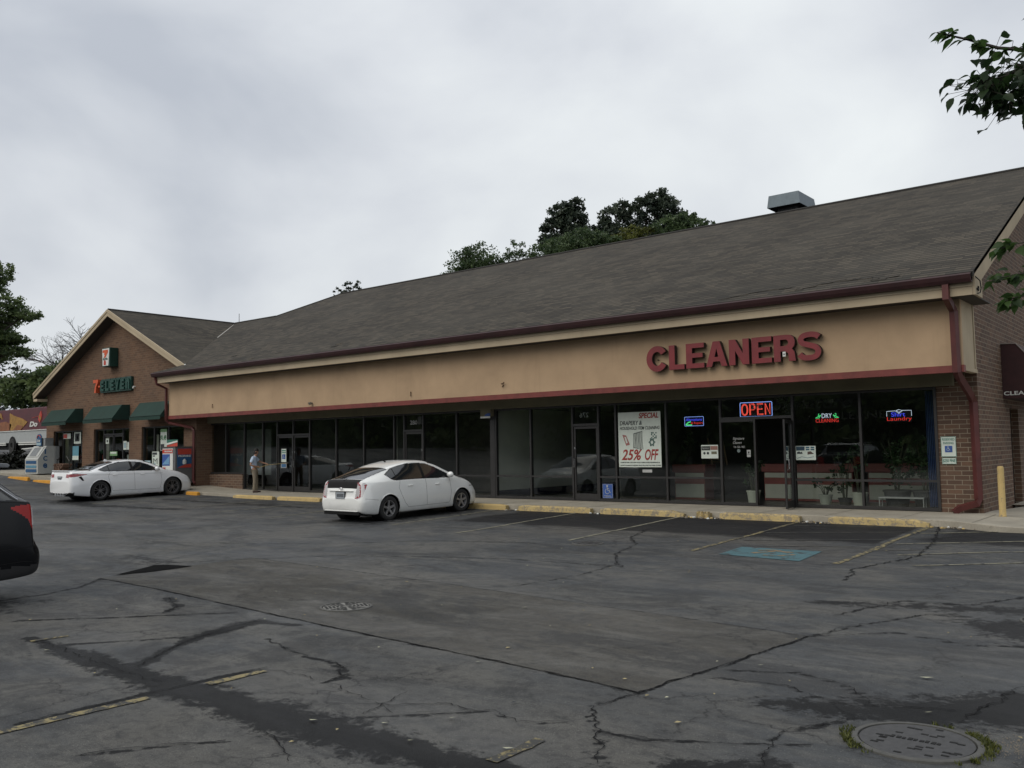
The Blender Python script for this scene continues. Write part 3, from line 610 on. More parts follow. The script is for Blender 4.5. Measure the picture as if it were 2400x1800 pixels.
def door(x0, x1, zt=2.16, hs='r', parent=bld, y=21.3, leaf=True, z0=ZB, ztop=ZT, gm=GLASS):
    f = MB(); f.box(x0, x0+.055, y, y+.11, z0, ztop, BRONZE); f.box(x0+.055, x1, y+.002, y+.11, zt, zt+.07, BRONZE); f.box(x0+.055, x1, y+.002, y+.11, ztop-.055, ztop, BRONZE); f.box(x0+.055, x1, y, y+.11, z0-.015, z0+.01, BRONZE)
    fo = f.build('door_frame', parent); q = MB(); q.add([(x0+.055, y+.05, zt+.07), (x1, y+.05, zt+.07), (x1, y+.05, ztop-.055), (x0+.055, y+.05, ztop-.055)], [(0, 1, 2, 3)], gm); q.build('pane', fo)
    if leaf:
        d = MB(); a, b_ = x0+.06, x1-.005; y1 = y+.03
        d.box(a, a+.06, y1, y1+.045, z0+.02, zt-.01, BRONZE); d.box(b_-.06, b_, y1, y1+.045, z0+.02, zt-.01, BRONZE); d.box(a+.06, b_-.06, y1+.001, y1+.045, zt-.08, zt-.01, BRONZE); d.box(a+.06, b_-.06, y1+.001, y1+.045, z0+.02, z0+.2, BRONZE)
        do = d.build('door', parent); q = MB(); q.add([(a+.06, y1+.02, z0+.2), (b_-.06, y1+.02, z0+.2), (b_-.06, y1+.02, zt-.08), (a+.06, y1+.02, zt-.08)], [(0, 1, 2, 3)], gm); q.build('pane', do)
        hx = b_-.03 if hs == 'r' else a+.03
        h = MB(); h.tube([(hx, y1-.01, .95), (hx, y1-.05, .97), (hx, y1-.05, 1.22), (hx, y1-.01, 1.24)], .013, CHROME, 6); h.build('handle', do); h = MB(); h.box(hx-.02, hx+.02, y1-.008, y1, 1.5, 1.56, CHROME); h.build('lock', do)
door(-29.13, -28.13); door(-28.13, -27.12, hs='l'); door(-22.05, -21.15); door(-15.05, -14.15, hs='l')
f = MB(); f.box(-9.45, -9.40, 21.301, 21.41, ZB, 2.19, BRONZE); f.box(-9.40, -8.46, 21.301, 21.41, ZB-.015, ZB+.01, BRONZE); f.build('door_frame', bld)
# open leaf of the cleaner's door
d = MB(); import mathutils
A_ = Vector((-8.47, 21.3, 0)); Bq = Vector((-8.30, 20.42, 0)); dr = (Bq-A_).normalized(); nn_ = Vector((-dr.y, dr.x, 0))*.022
def leafbox(mb, t0, t1, z0, z1, m):
    a = A_+dr*t0; b_ = A_+dr*t1; mb.add([(*(a-nn_).xy, z0), (*(b_-nn_).xy, z0), (*(b_+nn_).xy, z0), (*(a+nn_).xy, z0), (*(a-nn_).xy, z1), (*(b_-nn_).xy, z1), (*(b_+nn_).xy, z1), (*(a+nn_).xy, z1)], [(0, 3, 2, 1), (4, 5, 6, 7), (0, 1, 5, 4), (1, 2, 6, 5), (2, 3, 7, 6), (3, 0, 4, 7)], m)
leafbox(d, 0, .06, .03, 2.14, BRONZE); leafbox(d, .83, .89, .03, 2.14, BRONZE); leafbox(d, .06, .83, 2.06, 2.14, BRONZE); leafbox(d, .06, .83, .03, .2, BRONZE); od = d.build('door', bld); od['label'] = 'cleaner\'s glass door standing open'
q = MB(); a = A_+dr*.06; b_ = A_+dr*.83; q.add([(a.x, a.y, .2), (b_.x, b_.y, .2), (b_.x, b_.y, 2.06), (a.x, a.y, 2.06)], [(0, 1, 2, 3)], GLASS); q.build('pane', od)
h = MB(); c_ = A_+dr*.86; h.tube([(c_.x+.05, c_.y, .95), (c_.x+.09, c_.y, .97), (c_.x+.09, c_.y, 1.2), (c_.x+.05, c_.y, 1.22)], .014, CHROME, 6); h.build('handle', od)
# interior shells: floor, ceiling, back wall, partitions
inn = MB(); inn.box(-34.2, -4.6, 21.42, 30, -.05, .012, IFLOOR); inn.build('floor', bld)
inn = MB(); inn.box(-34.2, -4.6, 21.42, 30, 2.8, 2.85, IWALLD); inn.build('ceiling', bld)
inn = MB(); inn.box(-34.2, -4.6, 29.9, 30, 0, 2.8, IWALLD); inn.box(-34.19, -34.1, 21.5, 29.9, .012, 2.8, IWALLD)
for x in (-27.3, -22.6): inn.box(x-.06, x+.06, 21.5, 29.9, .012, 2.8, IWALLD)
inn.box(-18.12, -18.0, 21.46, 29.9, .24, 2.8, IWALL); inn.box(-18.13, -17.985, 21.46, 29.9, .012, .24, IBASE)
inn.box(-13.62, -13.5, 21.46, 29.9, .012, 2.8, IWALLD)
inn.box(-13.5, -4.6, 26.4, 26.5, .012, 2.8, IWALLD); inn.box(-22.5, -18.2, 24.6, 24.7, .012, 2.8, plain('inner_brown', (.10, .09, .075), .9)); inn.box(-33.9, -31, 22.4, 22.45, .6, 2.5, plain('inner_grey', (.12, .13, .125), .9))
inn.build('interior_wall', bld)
cr_ = MB(); 
for i in range(14): cr_.box(-5.42+i*.018, -5.42+i*.018+.012, 21.50+(i % 2)*.03, 21.54+(i % 2)*.03, .1, 2.7, plain('blue_curtain', (.012, .035, .12), .8))
cr_.build('curtain', bld)

# side door, awning, bollard
sdm = MB(); sdm.box(-4.52, -4.47, 24.72, 25.8, -.02, 2.35, BLACK); sdd = sdm.build('side_door', bld)
h = MB(); h.tube([(-4.44, 24.95, 1.0), (-4.40, 24.95, 1.0), (-4.40, 25.08, 1.0)], .012, CHROME, 6); h.build('handle', sdd)
AW = plain('awning_burgundy', (.035, .010, .011), .75, var=.2)
aw = thing('side_awning', (-4.3, 25.2, 2.6), 'dark burgundy awning lettered in white over the side door', 'awning')
m_ = MB(); m_.prism([(-4.295, 2.56), (-3.2, 2.56), (-3.2, 2.86), (-3.97, 3.85), (-4.295, 3.87)], 'y', 24.0, 27.2, AW); m_.build('canopy', aw)
pe = MB(); pe.tube([(-4.29, 23.985, 3.875), (-3.97, 23.985, 3.86), (-3.2, 23.985, 2.87)], .012, plain('awning_piping', (.25, .22, .2), .7), 5); pe.build('piping', aw)
text_mb('CLEANERS', '-y', -4.275, -3.42, 2.63, 2.725, 23.995, WHITE, bold=.02).build('lettering', aw)
bo = MB(); bo.lathe([(.0, 1.04), (.05, 1.035), (.062, 1.01), (.065, .95), (.067, .03), (.075, .0)], (-3.86, 20.87, -.01), 'z', YEL, 20)
tag(bo.build('bollard', smooth=True), 'weathered yellow steel bollard at the brick corner', 'bollard')

# roof ventilator
DUCT = plain('painted_sheet_metal', (.10, .13, .15), .5, .3, var=.15)
vt = thing('roof_ventilator', (-11.9, 30.6, 9.2), 'blue-grey sheet metal exhaust hood standing behind the roof ridge', 'vent')
m_ = MB(); vs = [(-12.5, 30.0, 9.9), (-11.32, 30.0, 9.9), (-11.32, 31.6, 9.9), (-12.5, 31.6, 9.9), (-12.45, 30.05, 10.34), (-11.37, 30.05, 10.34), (-11.37, 31.55, 10.34), (-12.45, 31.55, 10.34)]
m_.add(vs, [(4, 5, 6, 7), (0, 1, 5, 4), (1, 2, 6, 5), (2, 3, 7, 6), (3, 0, 4, 7)], DUCT); m_.build('hood', vt)
m_ = MB(); m_.box(-12.25, -11.6, 30.35, 31.25, 8.8, 9.95, plain('duct_dark', (.03, .03, .032), .6)); m_.build('duct', vt)
m_ = MB(); m_.tube([(-12.05, 30.6, 10.34), (-12.05, 30.6, 10.42)], .02, DUCT, 6); m_.build('cap_bolt', vt)

# CLEANERS channel letters
LR = plain('letter_red', (.17, .016, .020), .5, var=.15, scale=4); LB = plain('letter_return', (.018, .012, .012), .6)
cs = thing('channel_letter_sign', (-9.4, 20.0, 3.45), 'big red CLEANERS channel letters on the tan fascia', 'sign')
# heavy grotesque letters as outlines (unit boxes)
def arc(cx, cy, rx, ry, a0, a1, n=14): return [(cx+rx*math.cos(R(a0+(a1-a0)*i/n)), cy+ry*math.sin(R(a0+(a1-a0)*i/n))) for i in range(n+1)]
GL = {}
GL['C'] = arc(.5, .5, .5, .5, 35, 325, 26)+arc(.5, .5, .27, .29, 325, 35, 26)
GL['C'] = [(x*1.02, y) for x, y in arc(.5, .5, .5, .5, 33, 327, 26)]+[(x*1.02, y) for x, y in arc(.5, .5, .24, .27, 327, 33, 26)]
GL['L'] = [(0, 0), (1, 0), (1, .2), (.38, .2), (.38, 1), (0, 1)]
GL['E'] = [(0, 0), (1, 0), (1, .19), (.34, .19), (.34, .42), (.92, .42), (.92, .6), (.34, .6), (.34, .81), (1, .81), (1, 1), (0, 1)]
GL['N'] = [(0, 0), (.31, 0), (.31, .56), (.68, 0), (1, 0), (1, 1), (.69, 1), (.69, .44), (.32, 1), (0, 1)]
def s_curve():
    c = []
    pts = [(.90, .80), (.74, .885), (.5, .905), (.25, .86), (.15, .73), (.24, .61), (.5, .535), (.76, .45), (.86, .30), (.76, .14), (.5, .095), (.24, .12), (.09, .235)]
    P2 = [Vector((x, y*1.25, 0)) for x, y in pts]; Lf = []; Rt = []
    Q = []
    for i in range(len(P2)-1):
        p0 = P2[max(0, i-1)]; p1 = P2[i]; p2 = P2[i+1]; p3_ = P2[min(len(P2)-1, i+2)]
        for t in (0, .25, .5, .75): Q.append(.5*((2*p1)+(-p0+p2)*t+(2*p0-5*p1+4*p2-p3_)*t*t+(-p0+3*p1-3*p2+p3_)*t**3))
    Q.append(P2[-1])
    for i, p in enumerate(Q):
        d_ = (Q[min(i+1, len(Q)-1)]-Q[max(0, i-1)]).normalized(); n_ = Vector((-d_.y, d_.x, 0))*.118
        Lf.append(p+n_); Rt.append(p-n_)
    o_ = Lf+Rt[::-1]; xs_ = [p.x for p in o_]; ys_ = [p.y for p in o_]
    return [((p.x-min(xs_))/(max(xs_)-min(xs_)), (p.y-min(ys_))/(max(ys_)-min(ys_))) for p in o_]
GL['S'] = s_curve()
def letter(ch, x0, x1, z0=3.46, z1=4.075):
    mb = MB()
    def T(p): return (x0+p[0]*(x1-x0), z0+p[1]*(z1-z0))
    polys = []
    if ch == 'A': outer = [(0, 0), (.27, 0), (.345, .2), (.655, .2), (.73, 0), (1, 0), (.66, 1), (.34, 1)]; hole = [(.41, .38), (.59, .38), (.5, .72)]
    elif ch == 'R': outer = [(0, 0), (.31, 0), (.31, .38), (.5, .38), (.66, .3), (.69, 0), (1, 0), (.98, .1), (.95, .33), (.84, .46), (.95, .58), (.98, .74), (.92, .9), (.78, .98), (.6, 1), (0, 1)]; hole = [(.31, .58), (.55, .58), (.66, .63), (.68, .71), (.64, .79), (.55, .82), (.31, .82)]
    else: outer = GL[ch]; hole = None
    b = bmesh.new()
    def ring(pl, y): return [b.verts.new((T(p)[0], y, T(p)[1])) for p in pl]
    yf, yb = 19.90, 20.03
    of = ring(outer, yf); ob_ = ring(outer, yb); es = [b.edges.new((of[i], of[(i+1) % len(of)])) for i in range(len(of))]
    side = [[of[i], of[(i+1) % len(of)], ob_[(i+1) % len(of)], ob_[i]] for i in range(len(of))]
    if hole:
        hf = ring(hole, yf); hb = ring(hole, yb); es += [b.edges.new((hf[i], hf[(i+1) % len(hf)])) for i in range(len(hf))]
        side += [[hf[i], hf[(i+1) % len(hf)], hb[(i+1) % len(hf)], hb[i]] for i in range(len(hf))]
    bmesh.ops.triangle_fill(b, use_beauty=True, edges=es, normal=(0, -1, 0)); nf = len(b.faces)
    sfc = [b.faces.new(s_) for s_ in side]
    b.faces.index_update(); b.verts.index_update()
    ff = [tuple(v.index for v in f_.verts) for f_ in b.faces]; vv = [v.co[:] for v in b.verts]; b.free()
    mb.add(vv, ff, LR); k = mb.mat(LB)
    for i_, f_ in enumerate(ff):
        if any(abs(vv[q_][1]-yf) > 1e-5 for q_ in f_): mb.mi[i_] = k
    o_ = mb.build('letter', cs); return o_
for ch, a, b_ in (('C', -11.66, -11.06), ('L', -11.01, -10.58), ('E', -10.53, -10.04), ('A', -9.99, -9.43), ('N', -9.38, -8.87), ('E', -8.80, -8.31), ('R', -8.26, -7.74), ('S', -7.70, -7.15)):
    letter(ch, a, b_, *((3.44, 4.095) if ch in 'CS' else ()))
tgm = MB(); tgm.box(-8.04, -7.97, 19.88, 19.897, 3.57, 3.68, WHITE); tgm.box(-8.02, -7.99, 19.874, 19.88, 3.61, 3.64, INK); tgm.build('tag', cs)
ps_ = MB(); 
for x in np.arange(-11.4, -7.2, .5): ps_ = MB(); ps_.tube([(x, 20.02, 3.75), (x, 20.082, 3.75)], .015, LB, 5); ps_.build('mounting_pin', cs)
# leftover fittings on the fascia
for i, (x, z, kind) in enumerate([(-31.63, 3.41, 'h'), (-25.39, 3.25, 'b'), (-20.42, 3.33, 'h'), (-16.58, 3.42, 'p')]):
    q = MB()
    if kind == 'h': q.tube([(x, 20.078, z+.06), (x+.01, 20.05, z+.07), (x+.02, 20.04, z-.05), (x-.01, 20.06, z-.06)], .014, plain('rust', (.09, .05, .025), .8), 6)
    elif kind == 'b': q.tube([(x, 20.078, z), (x, 19.98, z), (x, 19.95, z-.02)], [.035, .05, .06], plain('lamp_grey', (.22, .2, .16), .6), 10)
    else: q.tube([(x-.06, 20.05, z+.02), (x+.08, 20.0, z+.03), (x+.085, 19.99, z+.06)], .016, MATS['rust'], 6); q.tube([(x, 20.078, z-.02), (x-.01, 20.03, z-.08)], .016, MATS['rust'], 6)
    lab = {0: 'rusty bent conduit stub near the left end of the tan fascia', 1: 'small grey lamp socket on the tan fascia', 2: 'rusty vertical conduit stub above door number 280', 3: 'rusty pipe fitting with two arms on the fascia'}[i]
    tag(q.build('wall_fitting'), lab, 'fitting')

# ============================================================ CORNER STORE (green awnings)
Y7 = 20.62; XL7, XR7 = -47.62, -33.67; XA = -40.3; ZA = 8.25
st7 = thing('corner_store', (-40.6, 24, .3), 'brick gabled convenience store with three green awnings', 'building')
def z7(x): return ZA-.46*abs(x-XA)
BR7 = m_brick('brick_store', (.19, .108, .066), (.125, .070, .045), (.20, .15, .10))
m_ = MB()
m_.prism([(XL7, 2.75), (-47.42, 2.75), (-47.42, 2.75), (XR7, 2.75), (XR7, z7(XR7)-.1), (XA, ZA-.12), (XL7, z7(XL7)-.1)], 'y', Y7, Y7+.3, BR7)
for a, b_ in ((XL7, -46.8), (-43.7, -42.55), (-39.2, -38.1), (-34.63, XR7)): m_.box(a, b_, Y7, Y7+.3, -.1, 2.75, BR7)
m_.box(XR7-.25, XR7, Y7+.3, 21.45, -.1, 4.9, BR7); m_.box(XL7, XL7+.25, Y7+.3, 33, -.1, z7(XL7)-.12, BR7)
m_.build('brick_wall', st7)
m_ = MB(); Ye = 20.1
def z7p(x): return ZA-.46*(abs(x-XA))
def vy(x): return 26.8+(z7p(x)-slope_z(26.8))/.45 if True else 0
A0 = (XA, Ye, ZA); xr = XA+(ZA-slope_z(20.1))/.46
m_.add([(XA, Ye, ZA), (xr, Ye, z7p(xr)), (XA, 19.48+(ZA-4.95)/.45, ZA), (XA, Ye, ZA-.1), (xr, Ye, z7p(xr)-.1)], [(0, 1, 2), (0, 3, 4, 1)], SHY)
xl = -47.95; m_.add([(XA, Ye, ZA), (xl, Ye, z7p(xl)), (xl, 34, z7p(xl)), (XA, 34, ZA), (XA, Ye, ZA-.1), (xl, Ye, z7p(xl)-.1), (xl, 34, z7p(xl)-.1)], [(0, 3, 2, 1), (0, 1, 5, 4), (1, 2, 6, 5)], SHY)
m_.build('roof', st7, fix=False)
m_ = MB(); m_.tube([(XA, Ye-.01, ZA+.01), (XA, 26.8, ZA+.01)], .05, MATS['ridge_cap'], 6); m_.build('ridge_cap', st7)
m_ = MB(); m_.tube([(XA+.3, 26.6, ZA-.12), (-37.6, 24.1, z7p(-37.6)+.02)], .03, plain('valley_metal', (.35, .33, .3), .5), 4); m_.build('valley_flashing', st7)
m_ = MB()
for sgn, xe in ((1, xr+.05), (-1, xl)):
    ze = z7p(xe)
    for (o0, o1, yy) in ((.0, .30, Ye-.04), (.0, .12, Ye-.065)):
        m_.prism([(XA, ZA-o0), (xe, ze-o0), (xe, ze-o1), (XA, ZA-o1)] if sgn > 0 else [(XA, ZA-o0), (XA, ZA-o1), (xe, ze-o1), (xe, ze-o0)], 'y', yy, Ye-(.0 if o1 > .2 else .04), STUC2)
m_.box(xl, XL7+.1, Ye-.02, Y7-.01, z7p(xl)-.42, z7p(xl)-.3, STUC2)
m_.build('rake_board', st7)
m_ = MB(); m_.add([(XA, Ye, ZA-.28), (xr, Ye, z7p(xr)-.28), (xr, Y7, z7p(xr)-.28), (XA, Y7, ZA-.28), (xl, Ye, z7p(xl)-.28), (xl, Y7, z7p(xl)-.28)], [(0, 1, 2, 3), (0, 3, 5, 4)], DARKW); m_.build('soffit', st7)
m_ = MB(); m_.tube([(xr+.05, 20.08, z7p(xr)-.02), (xr+.12, 20.05, z7p(xr)-.06)], .04, WHITE, 6); m_.build('eave_cap', st7)
for a, b_ in ((-46.8, -45.95), (-45.95, -44.95), (-44.95, -43.7)): bay(a, b_, .55, 2.75, (), st7, Y7+.08)
bay(-42.55, -41.75, .4, 2.75, (), st7, Y7+.08); door(-41.75, -40.85, 2.45, 'r', st7, Y7+.08, True, .5, 2.75); door(-40.85, -39.95, 2.45, 'l', st7, Y7+.08, True, .5, 2.75); bay(-39.95, -39.2, .4, 2.75, (), st7, Y7+.08)
for a, b_ in ((-38.1, -37.2), (-37.2, -36.0), (-36.0, -34.63)): bay(a, b_, .5, 2.75, (), st7, Y7+.08)
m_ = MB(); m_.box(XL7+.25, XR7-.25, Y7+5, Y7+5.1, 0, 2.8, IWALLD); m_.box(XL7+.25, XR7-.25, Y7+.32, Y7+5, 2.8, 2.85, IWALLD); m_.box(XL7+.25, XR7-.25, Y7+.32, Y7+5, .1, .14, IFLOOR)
for x, c in ((-46.4, (.16, .17, .10)), (-42.2, (.2, .2, .17)), (-37.7, (.22, .22, .19))): m_.box(x-.18, x+.18, Y7+.5, Y7+.6, .5, 2.4, plain('shelf%d' % int(-x), c, .8))
for k in range(26):
    x = random.uniform(-46.6, -34.8); zz = random.choice((.7, 1.0, 1.3, 1.6)); m_.box(x, x+random.uniform(.15, .4), Y7+1.2, Y7+1.5, zz, zz+.22, random.choice([REDINK, BLUESIGN, WHITE, YEL, plain('shelf_green', (.03, .12, .05), .7)]))
m_.build('interior', st7)
GRN = plain('green_canvas', (.005, .030, .022), .8, var=.18, scale=2)
for k, (a, b_) in enumerate(((-46.25, -43.65), (-41.9, -39.15), (-37.6, -35.05))):
    m_ = MB(); m_.prism([(Y7-.005, 3.80), (Y7-.38, 3.79), (Y7-.85, 3.16), (Y7-.85, 3.00), (Y7-.83, 3.00), (Y7-.83, 3.12), (Y7-.005, 3.12)], 'x', a, b_, GRN); ao = m_.build('awning', st7)
    q = MB(); q.tube([(a, Y7-.86, 3.165), (b_, Y7-.86, 3.165)], .008, BLACK, 4); q.build('hem', ao)
# signs of the store
OR7 = plain('sign_orange', (.55, .09, .03), .6); RD7 = plain('sign_red', (.45, .05, .03), .6); GN7 = plain('sign_green', (.004, .038, .028), .5); GNL = plain('sign_green_face', (.006, .052, .038), .5)
sg = thing('logo_sign', (-40.7, Y7, 5.6), 'square box sign with orange numeral on white, high on the gable', 'sign')
m_ = MB(); m_.box(-41.00, -40.28, Y7-.42, Y7-.01, 5.62, 6.5, GN7); m_.build('cabinet', sg, bevel=.02)
m_ = MB(); m_.prism([(-40.98, 6.46), (-40.32, 6.46), (-40.38, 5.66), (-40.92, 5.66)], 'y', Y7-.432, Y7-.421, WHITE); m_.build('face', sg)
m_ = MB(); yq = Y7-.436
m_.prism([(-40.92, 6.4), (-40.42, 6.4), (-40.42, 6.27), (-40.56, 6.17), (-40.78, 6.17), (-40.76, 6.28), (-40.92, 6.28)], 'y', yq-.006, yq, OR7)
m_.prism([(-40.50, 6.21), (-40.63, 6.05), (-40.83, 6.05), (-40.70, 6.16), (-40.66, 6.175), (-40.55, 6.18)], 'y', yq-.004, yq, OR7)
m_.prism([(-40.66, 5.92), (-40.60, 5.84), (-40.60, 5.70), (-40.80, 5.70), (-40.80, 5.84), (-40.76, 5.92)], 'y', yq-.006, yq, RD7); m_.build('numeral', sg)
join(text_mb('ELEVEn', '-y', -40.88, -40.44, 5.93, 6.03, yq, GNL, bold=.03)).build('lettering', sg)
se = thing('letter_sign', (-40.5, Y7, 4.45), 'dark green ELEVEN box letters with an orange seven over the middle awning', 'sign')
m_ = MB(); m_.prism([(-42.30, 5.10), (-41.83, 5.10), (-41.83, 4.98), (-42.0, 4.72), (-42.03, 4.47), (-42.18, 4.47), (-42.12, 4.75), (-42.0, 4.94), (-42.30, 4.95)], 'y', Y7-.2, Y7-.01, OR7); m_.build('numeral', se)
m_ = MB(); m_.box(-41.78, -41.62, Y7-.2, Y7-.01, 4.72, 4.80, OR7); m_.build('hyphen', se)
for k, ch in enumerate('ELEVEn'):
    a = -41.68+k*.475
    m_ = MB(); m_.box(a, a+.45, Y7-.13, Y7-.01, 4.44, 5.09, GN7); bx_ = m_.build('letter', se, bevel=.01)
    text_mb(ch, '-y', a+.06, a+.39, 4.52, 5.0, Y7-.14, GNL, depth=.05, bold=.05).build('letter_face', bx_)
q = MB(); q.tube([(-38.72, Y7-.005, 4.60), (-38.72, Y7-.08, 4.60), (-38.72, Y7-.1, 4.52)], .035, WHITE, 8); tag(q.build('gable_lamp'), 'tiny white lamp on the gable brick beside the green letters', 'lamp')

# ============================================================ CARS
def pchip(x, xp, yp):
    xp = np.asarray(xp, float); yp = np.asarray(yp, float); h = np.diff(xp); d = np.diff(yp)/h; m = np.zeros(len(xp))
    for i in range(1, len(xp)-1):
        if d[i-1]*d[i] > 0:
            w1, w2 = 2*h[i]+h[i-1], h[i]+2*h[i-1]; m[i] = (w1+w2)/(w1/d[i-1]+w2/d[i])
    m[0], m[-1] = d[0], d[-1]; x = np.clip(x, xp[0], xp[-1]); k = np.clip(np.searchsorted(xp, x)-1, 0, len(h)-1)
    t = (x-xp[k])/h[k]; return (2*t**3-3*t**2+1)*yp[k]+(t**3-2*t**2+t)*h[k]*m[k]+(-2*t**3+3*t**2)*yp[k+1]+(t**3-t**2)*h[k]*m[k+1]
def inpoly(x, y, pl):
    r = False; n = len(pl)
    for i in range(n):
        x0, y0 = pl[i]; x1, y1 = pl[(i+1) % n]
        if (y0 > y) != (y1 > y) and x < (x1-x0)*(y-y0)/(y1-y0)+x0: r = not r
    return r
NS = (3, 14, 28, 32, 20)     # cells per section segment
def section(S, x):
    g = {k: float(pchip(x, *zip(*S[k]))) for k in ('zb', 'ww', 'zw', 'ws', 'zs', 'wr', 'dr', 'zc')}
    zb, ww, zw_, ws, zs, wr, zc = g['zb'], g['ww'], g['zw'], g['ws'], g['zs'], g['wr'], g['zc']; zr = zc-g['dr']
    zs = min(zs, zr-.004); zw_ = min(zw_, zs-.01); zb = min(zb, zw_-.01); wb = ww-S.get('tuck', .07)
    pts = []
    for i in range(NS[0]): pts.append((wb*i/NS[0], zb))
    for i in range(NS[1]):
        t = i/NS[1]; pts.append((wb+(ww-wb)*math.sin(t*PI/2)**.8, zb+(zw_-zb)*(.45*t+.55*(1-math.cos(t*PI/2)))))
    for i in range(NS[2]):
        t = i/NS[2]; pts.append((ws+(ww-ws)*(.5*math.cos(t*PI/2)+.5*(1-t)), zw_+(zs-zw_)*(.6*t+.4*math.sin(t*PI/2))))
    for i in range(NS[3]):
        t = i/NS[3]; pts.append((ws+(wr-ws)*t+S.get('bulge', .02)*math.sin(PI*t), zs+(zr-zs)*t))
    for i in range(NS[4]+1):
        t = i/NS[4]; a = t*PI/2; pts.append((wr*math.cos(a)**.75 if t < 1 else 0., zr+(zc-zr)*math.sin(a)**.9))
    return pts
def car(S, name, loc, rz, label, group=None):
    root = bpy.data.objects.new(name, None); root.empty_display_size = .3; col.objects.link(root); tag(root, label, 'car', group)
    Lc = S['L']; st_ = np.unique(np.round(np.concatenate([np.arange(0, .16, .01), np.arange(.16, .62, .0125), np.arange(.62, Lc-.6, .024), np.arange(Lc-.6, Lc-.12, .02), np.arange(Lc-.12, Lc+.001, .01)]), 4))
    ra = S['ra']; secs = [section(S, x) for x in st_]; m = len(secs[0]); n = len(st_); seg = []
    for k, c in enumerate(NS): seg += [k]*c
    V = np.zeros((n, m, 3))
    for i, x in enumerate(st_):
        for j, (y, z) in enumerate(secs[i]): V[i, j] = (x, y, z)
    for (xa, za, r_) in S['arch']:
        d = np.hypot(V[..., 0]-xa, V[..., 2]-za); k = (np.abs(d-r_) < .026) & (V[..., 1] > .45) & (V[..., 2] > .12)
        f_ = r_/np.where(d > 0, d, 1); V[..., 0] = np.where(k, xa+(V[..., 0]-xa)*f_, V[..., 0]); V[..., 2] = np.where(k, za+(V[..., 2]-za)*f_, V[..., 2])
    ax0 = S['rax']
    parts = {}
    for i in range(n-1):
        for j in range(m-1):
            q = [V[i, j], V[i+1, j], V[i+1, j+1], V[i, j+1]]; cx_, cy_, cz_ = sum(q)/4; s_ = seg[j]
            if s_ in (1, 2, 0) and any(math.hypot(cx_-xa, cz_-za) < r_-.001 for xa, za, r_ in S['arch']) and cy_ > .45: continue
            key = S['mask'](cx_, cy_, cz_, s_)
            for sg_ in (1, -1):
                kk = key+('#L' if sg_ > 0 else '#R') if key in S['pair'] else key
                parts.setdefault(kk, []).append([(p[0]-ax0, p[1]*sg_, p[2]) for p in (q if sg_ > 0 else q[::-1])])
    # end caps
    for i, fl in ((0, 1), (n-1, -1)):
        pl = [(V[i, j, 0]-ax0, V[i, j, 1], V[i, j, 2]) for j in range(m)]; full = pl+[(a, -b_, c) for a, b_, c in pl[::-1][1:]]
        parts.setdefault('body', []).append(full[::fl])
    for kk, fl in parts.items():
        nm = kk.split('#')[0]; mb = MB(); idx = {}; fs = []
        for f_ in fl:
            t = []
            for p in f_:
                kx = (round(p[0], 4), round(p[1], 4), round(p[2], 4))
                if kx not in idx: idx[kx] = len(idx)
                if not t or t[-1] != idx[kx]: t.append(idx[kx])
            if t[0] == t[-1]: t.pop()
            if len(set(t)) > 2: fs.append(tuple(t))
        mb.add(list(idx.keys()), fs, S['mats'][nm]); o_ = mb.build(nm, root, smooth=True, fix=(nm == 'body'))
    # wheel wells and underside
    uw = MB()
    for (xa, za, r_) in S['arch']:
        for sg_ in (1, -1):
            pr_ = [(r_+.004, 0), (r_+.004, -.30), (.0, -.30)]; uw.lathe([(a, b_*sg_) for a, b_ in pr_], (xa-ax0, sg_*(S['hw']-.045), za), 'y', BLACK, 28)
    uw.box(.25-ax0, Lc-.3-ax0, -S['hw']+.16, S['hw']-.16, S.get('uz', .17), S.get('uz', .17)+.14, BLACK); uw.build('underbody', root, fix=False)
    # wheels
    for (xa, za, r_) in S['arch']:
        for sg_ in (1, -1):
            wh = MB(); wr_ = S['wr_']; yo = sg_*(S['hw']-.02); rr = S['rimr']
            prof = [(rr-.02, -.17), (wr_-.03, -.20), (wr_, -.17), (wr_, -.05), (wr_-.012, -.018), (wr_-.05, 0), (rr+.015, -.006), (rr, -.014), (rr-.008, -.05)]
            wh.lathe([(a, b_*sg_) for a, b_ in prof], (xa-ax0, yo, wr_), 'y', S['tyre'], 40); wo = wh.build('wheel', root, smooth=True)
            rm = MB(); yy = yo-sg_*.03
            rm.lathe([(a, b_*sg_) for a, b_ in [(rr+.002, .018), (rr-.012, .016), (rr-.02, -.02), (rr-.03, -.05)]], (xa-ax0, yy, wr_), 'y', S['rimm'], 36)
            rm.lathe([(a, b_*sg_) for a, b_ in [(rr-.03, -.07), (.0, -.09)]], (xa-ax0, yy, wr_), 'y', BLACK, 24)
            for k in range(S['spokes']):
                a = 2*PI*k/S['spokes']+.3; c_, s_ = math.cos(a), math.sin(a); wd0, wd1 = S['spw']
                for (o0, o1) in S['spoff']:
                    P = [(.045, o0-wd0), (.045, o0+wd0), (rr-.012, o1+wd1), (rr-.012, o1-wd1)]
                    vs_ = []
                    for dep, yv in ((.012, 0), (-.03, 1)):
                        for r0, t0 in P: vs_.append((xa-ax0+r0*c_-t0*s_, yy+sg_*(dep-(0 if r0 > .1 else .014)), wr_+r0*s_+t0*c_))
                    rm.add(vs_, [(0, 1, 2, 3), (7, 6, 5, 4), (0, 4, 5, 1), (1, 5, 6, 2), (2, 6, 7, 3), (3, 7, 4, 0)], S['rimm'])
            rm.lathe([(a, b_*sg_) for a, b_ in [(.0, .008), (.05, .006), (.06, -.02)]], (xa-ax0, yy, wr_), 'y', S['rimm'], 16)
            rm.build('rim', wo, smooth=False)
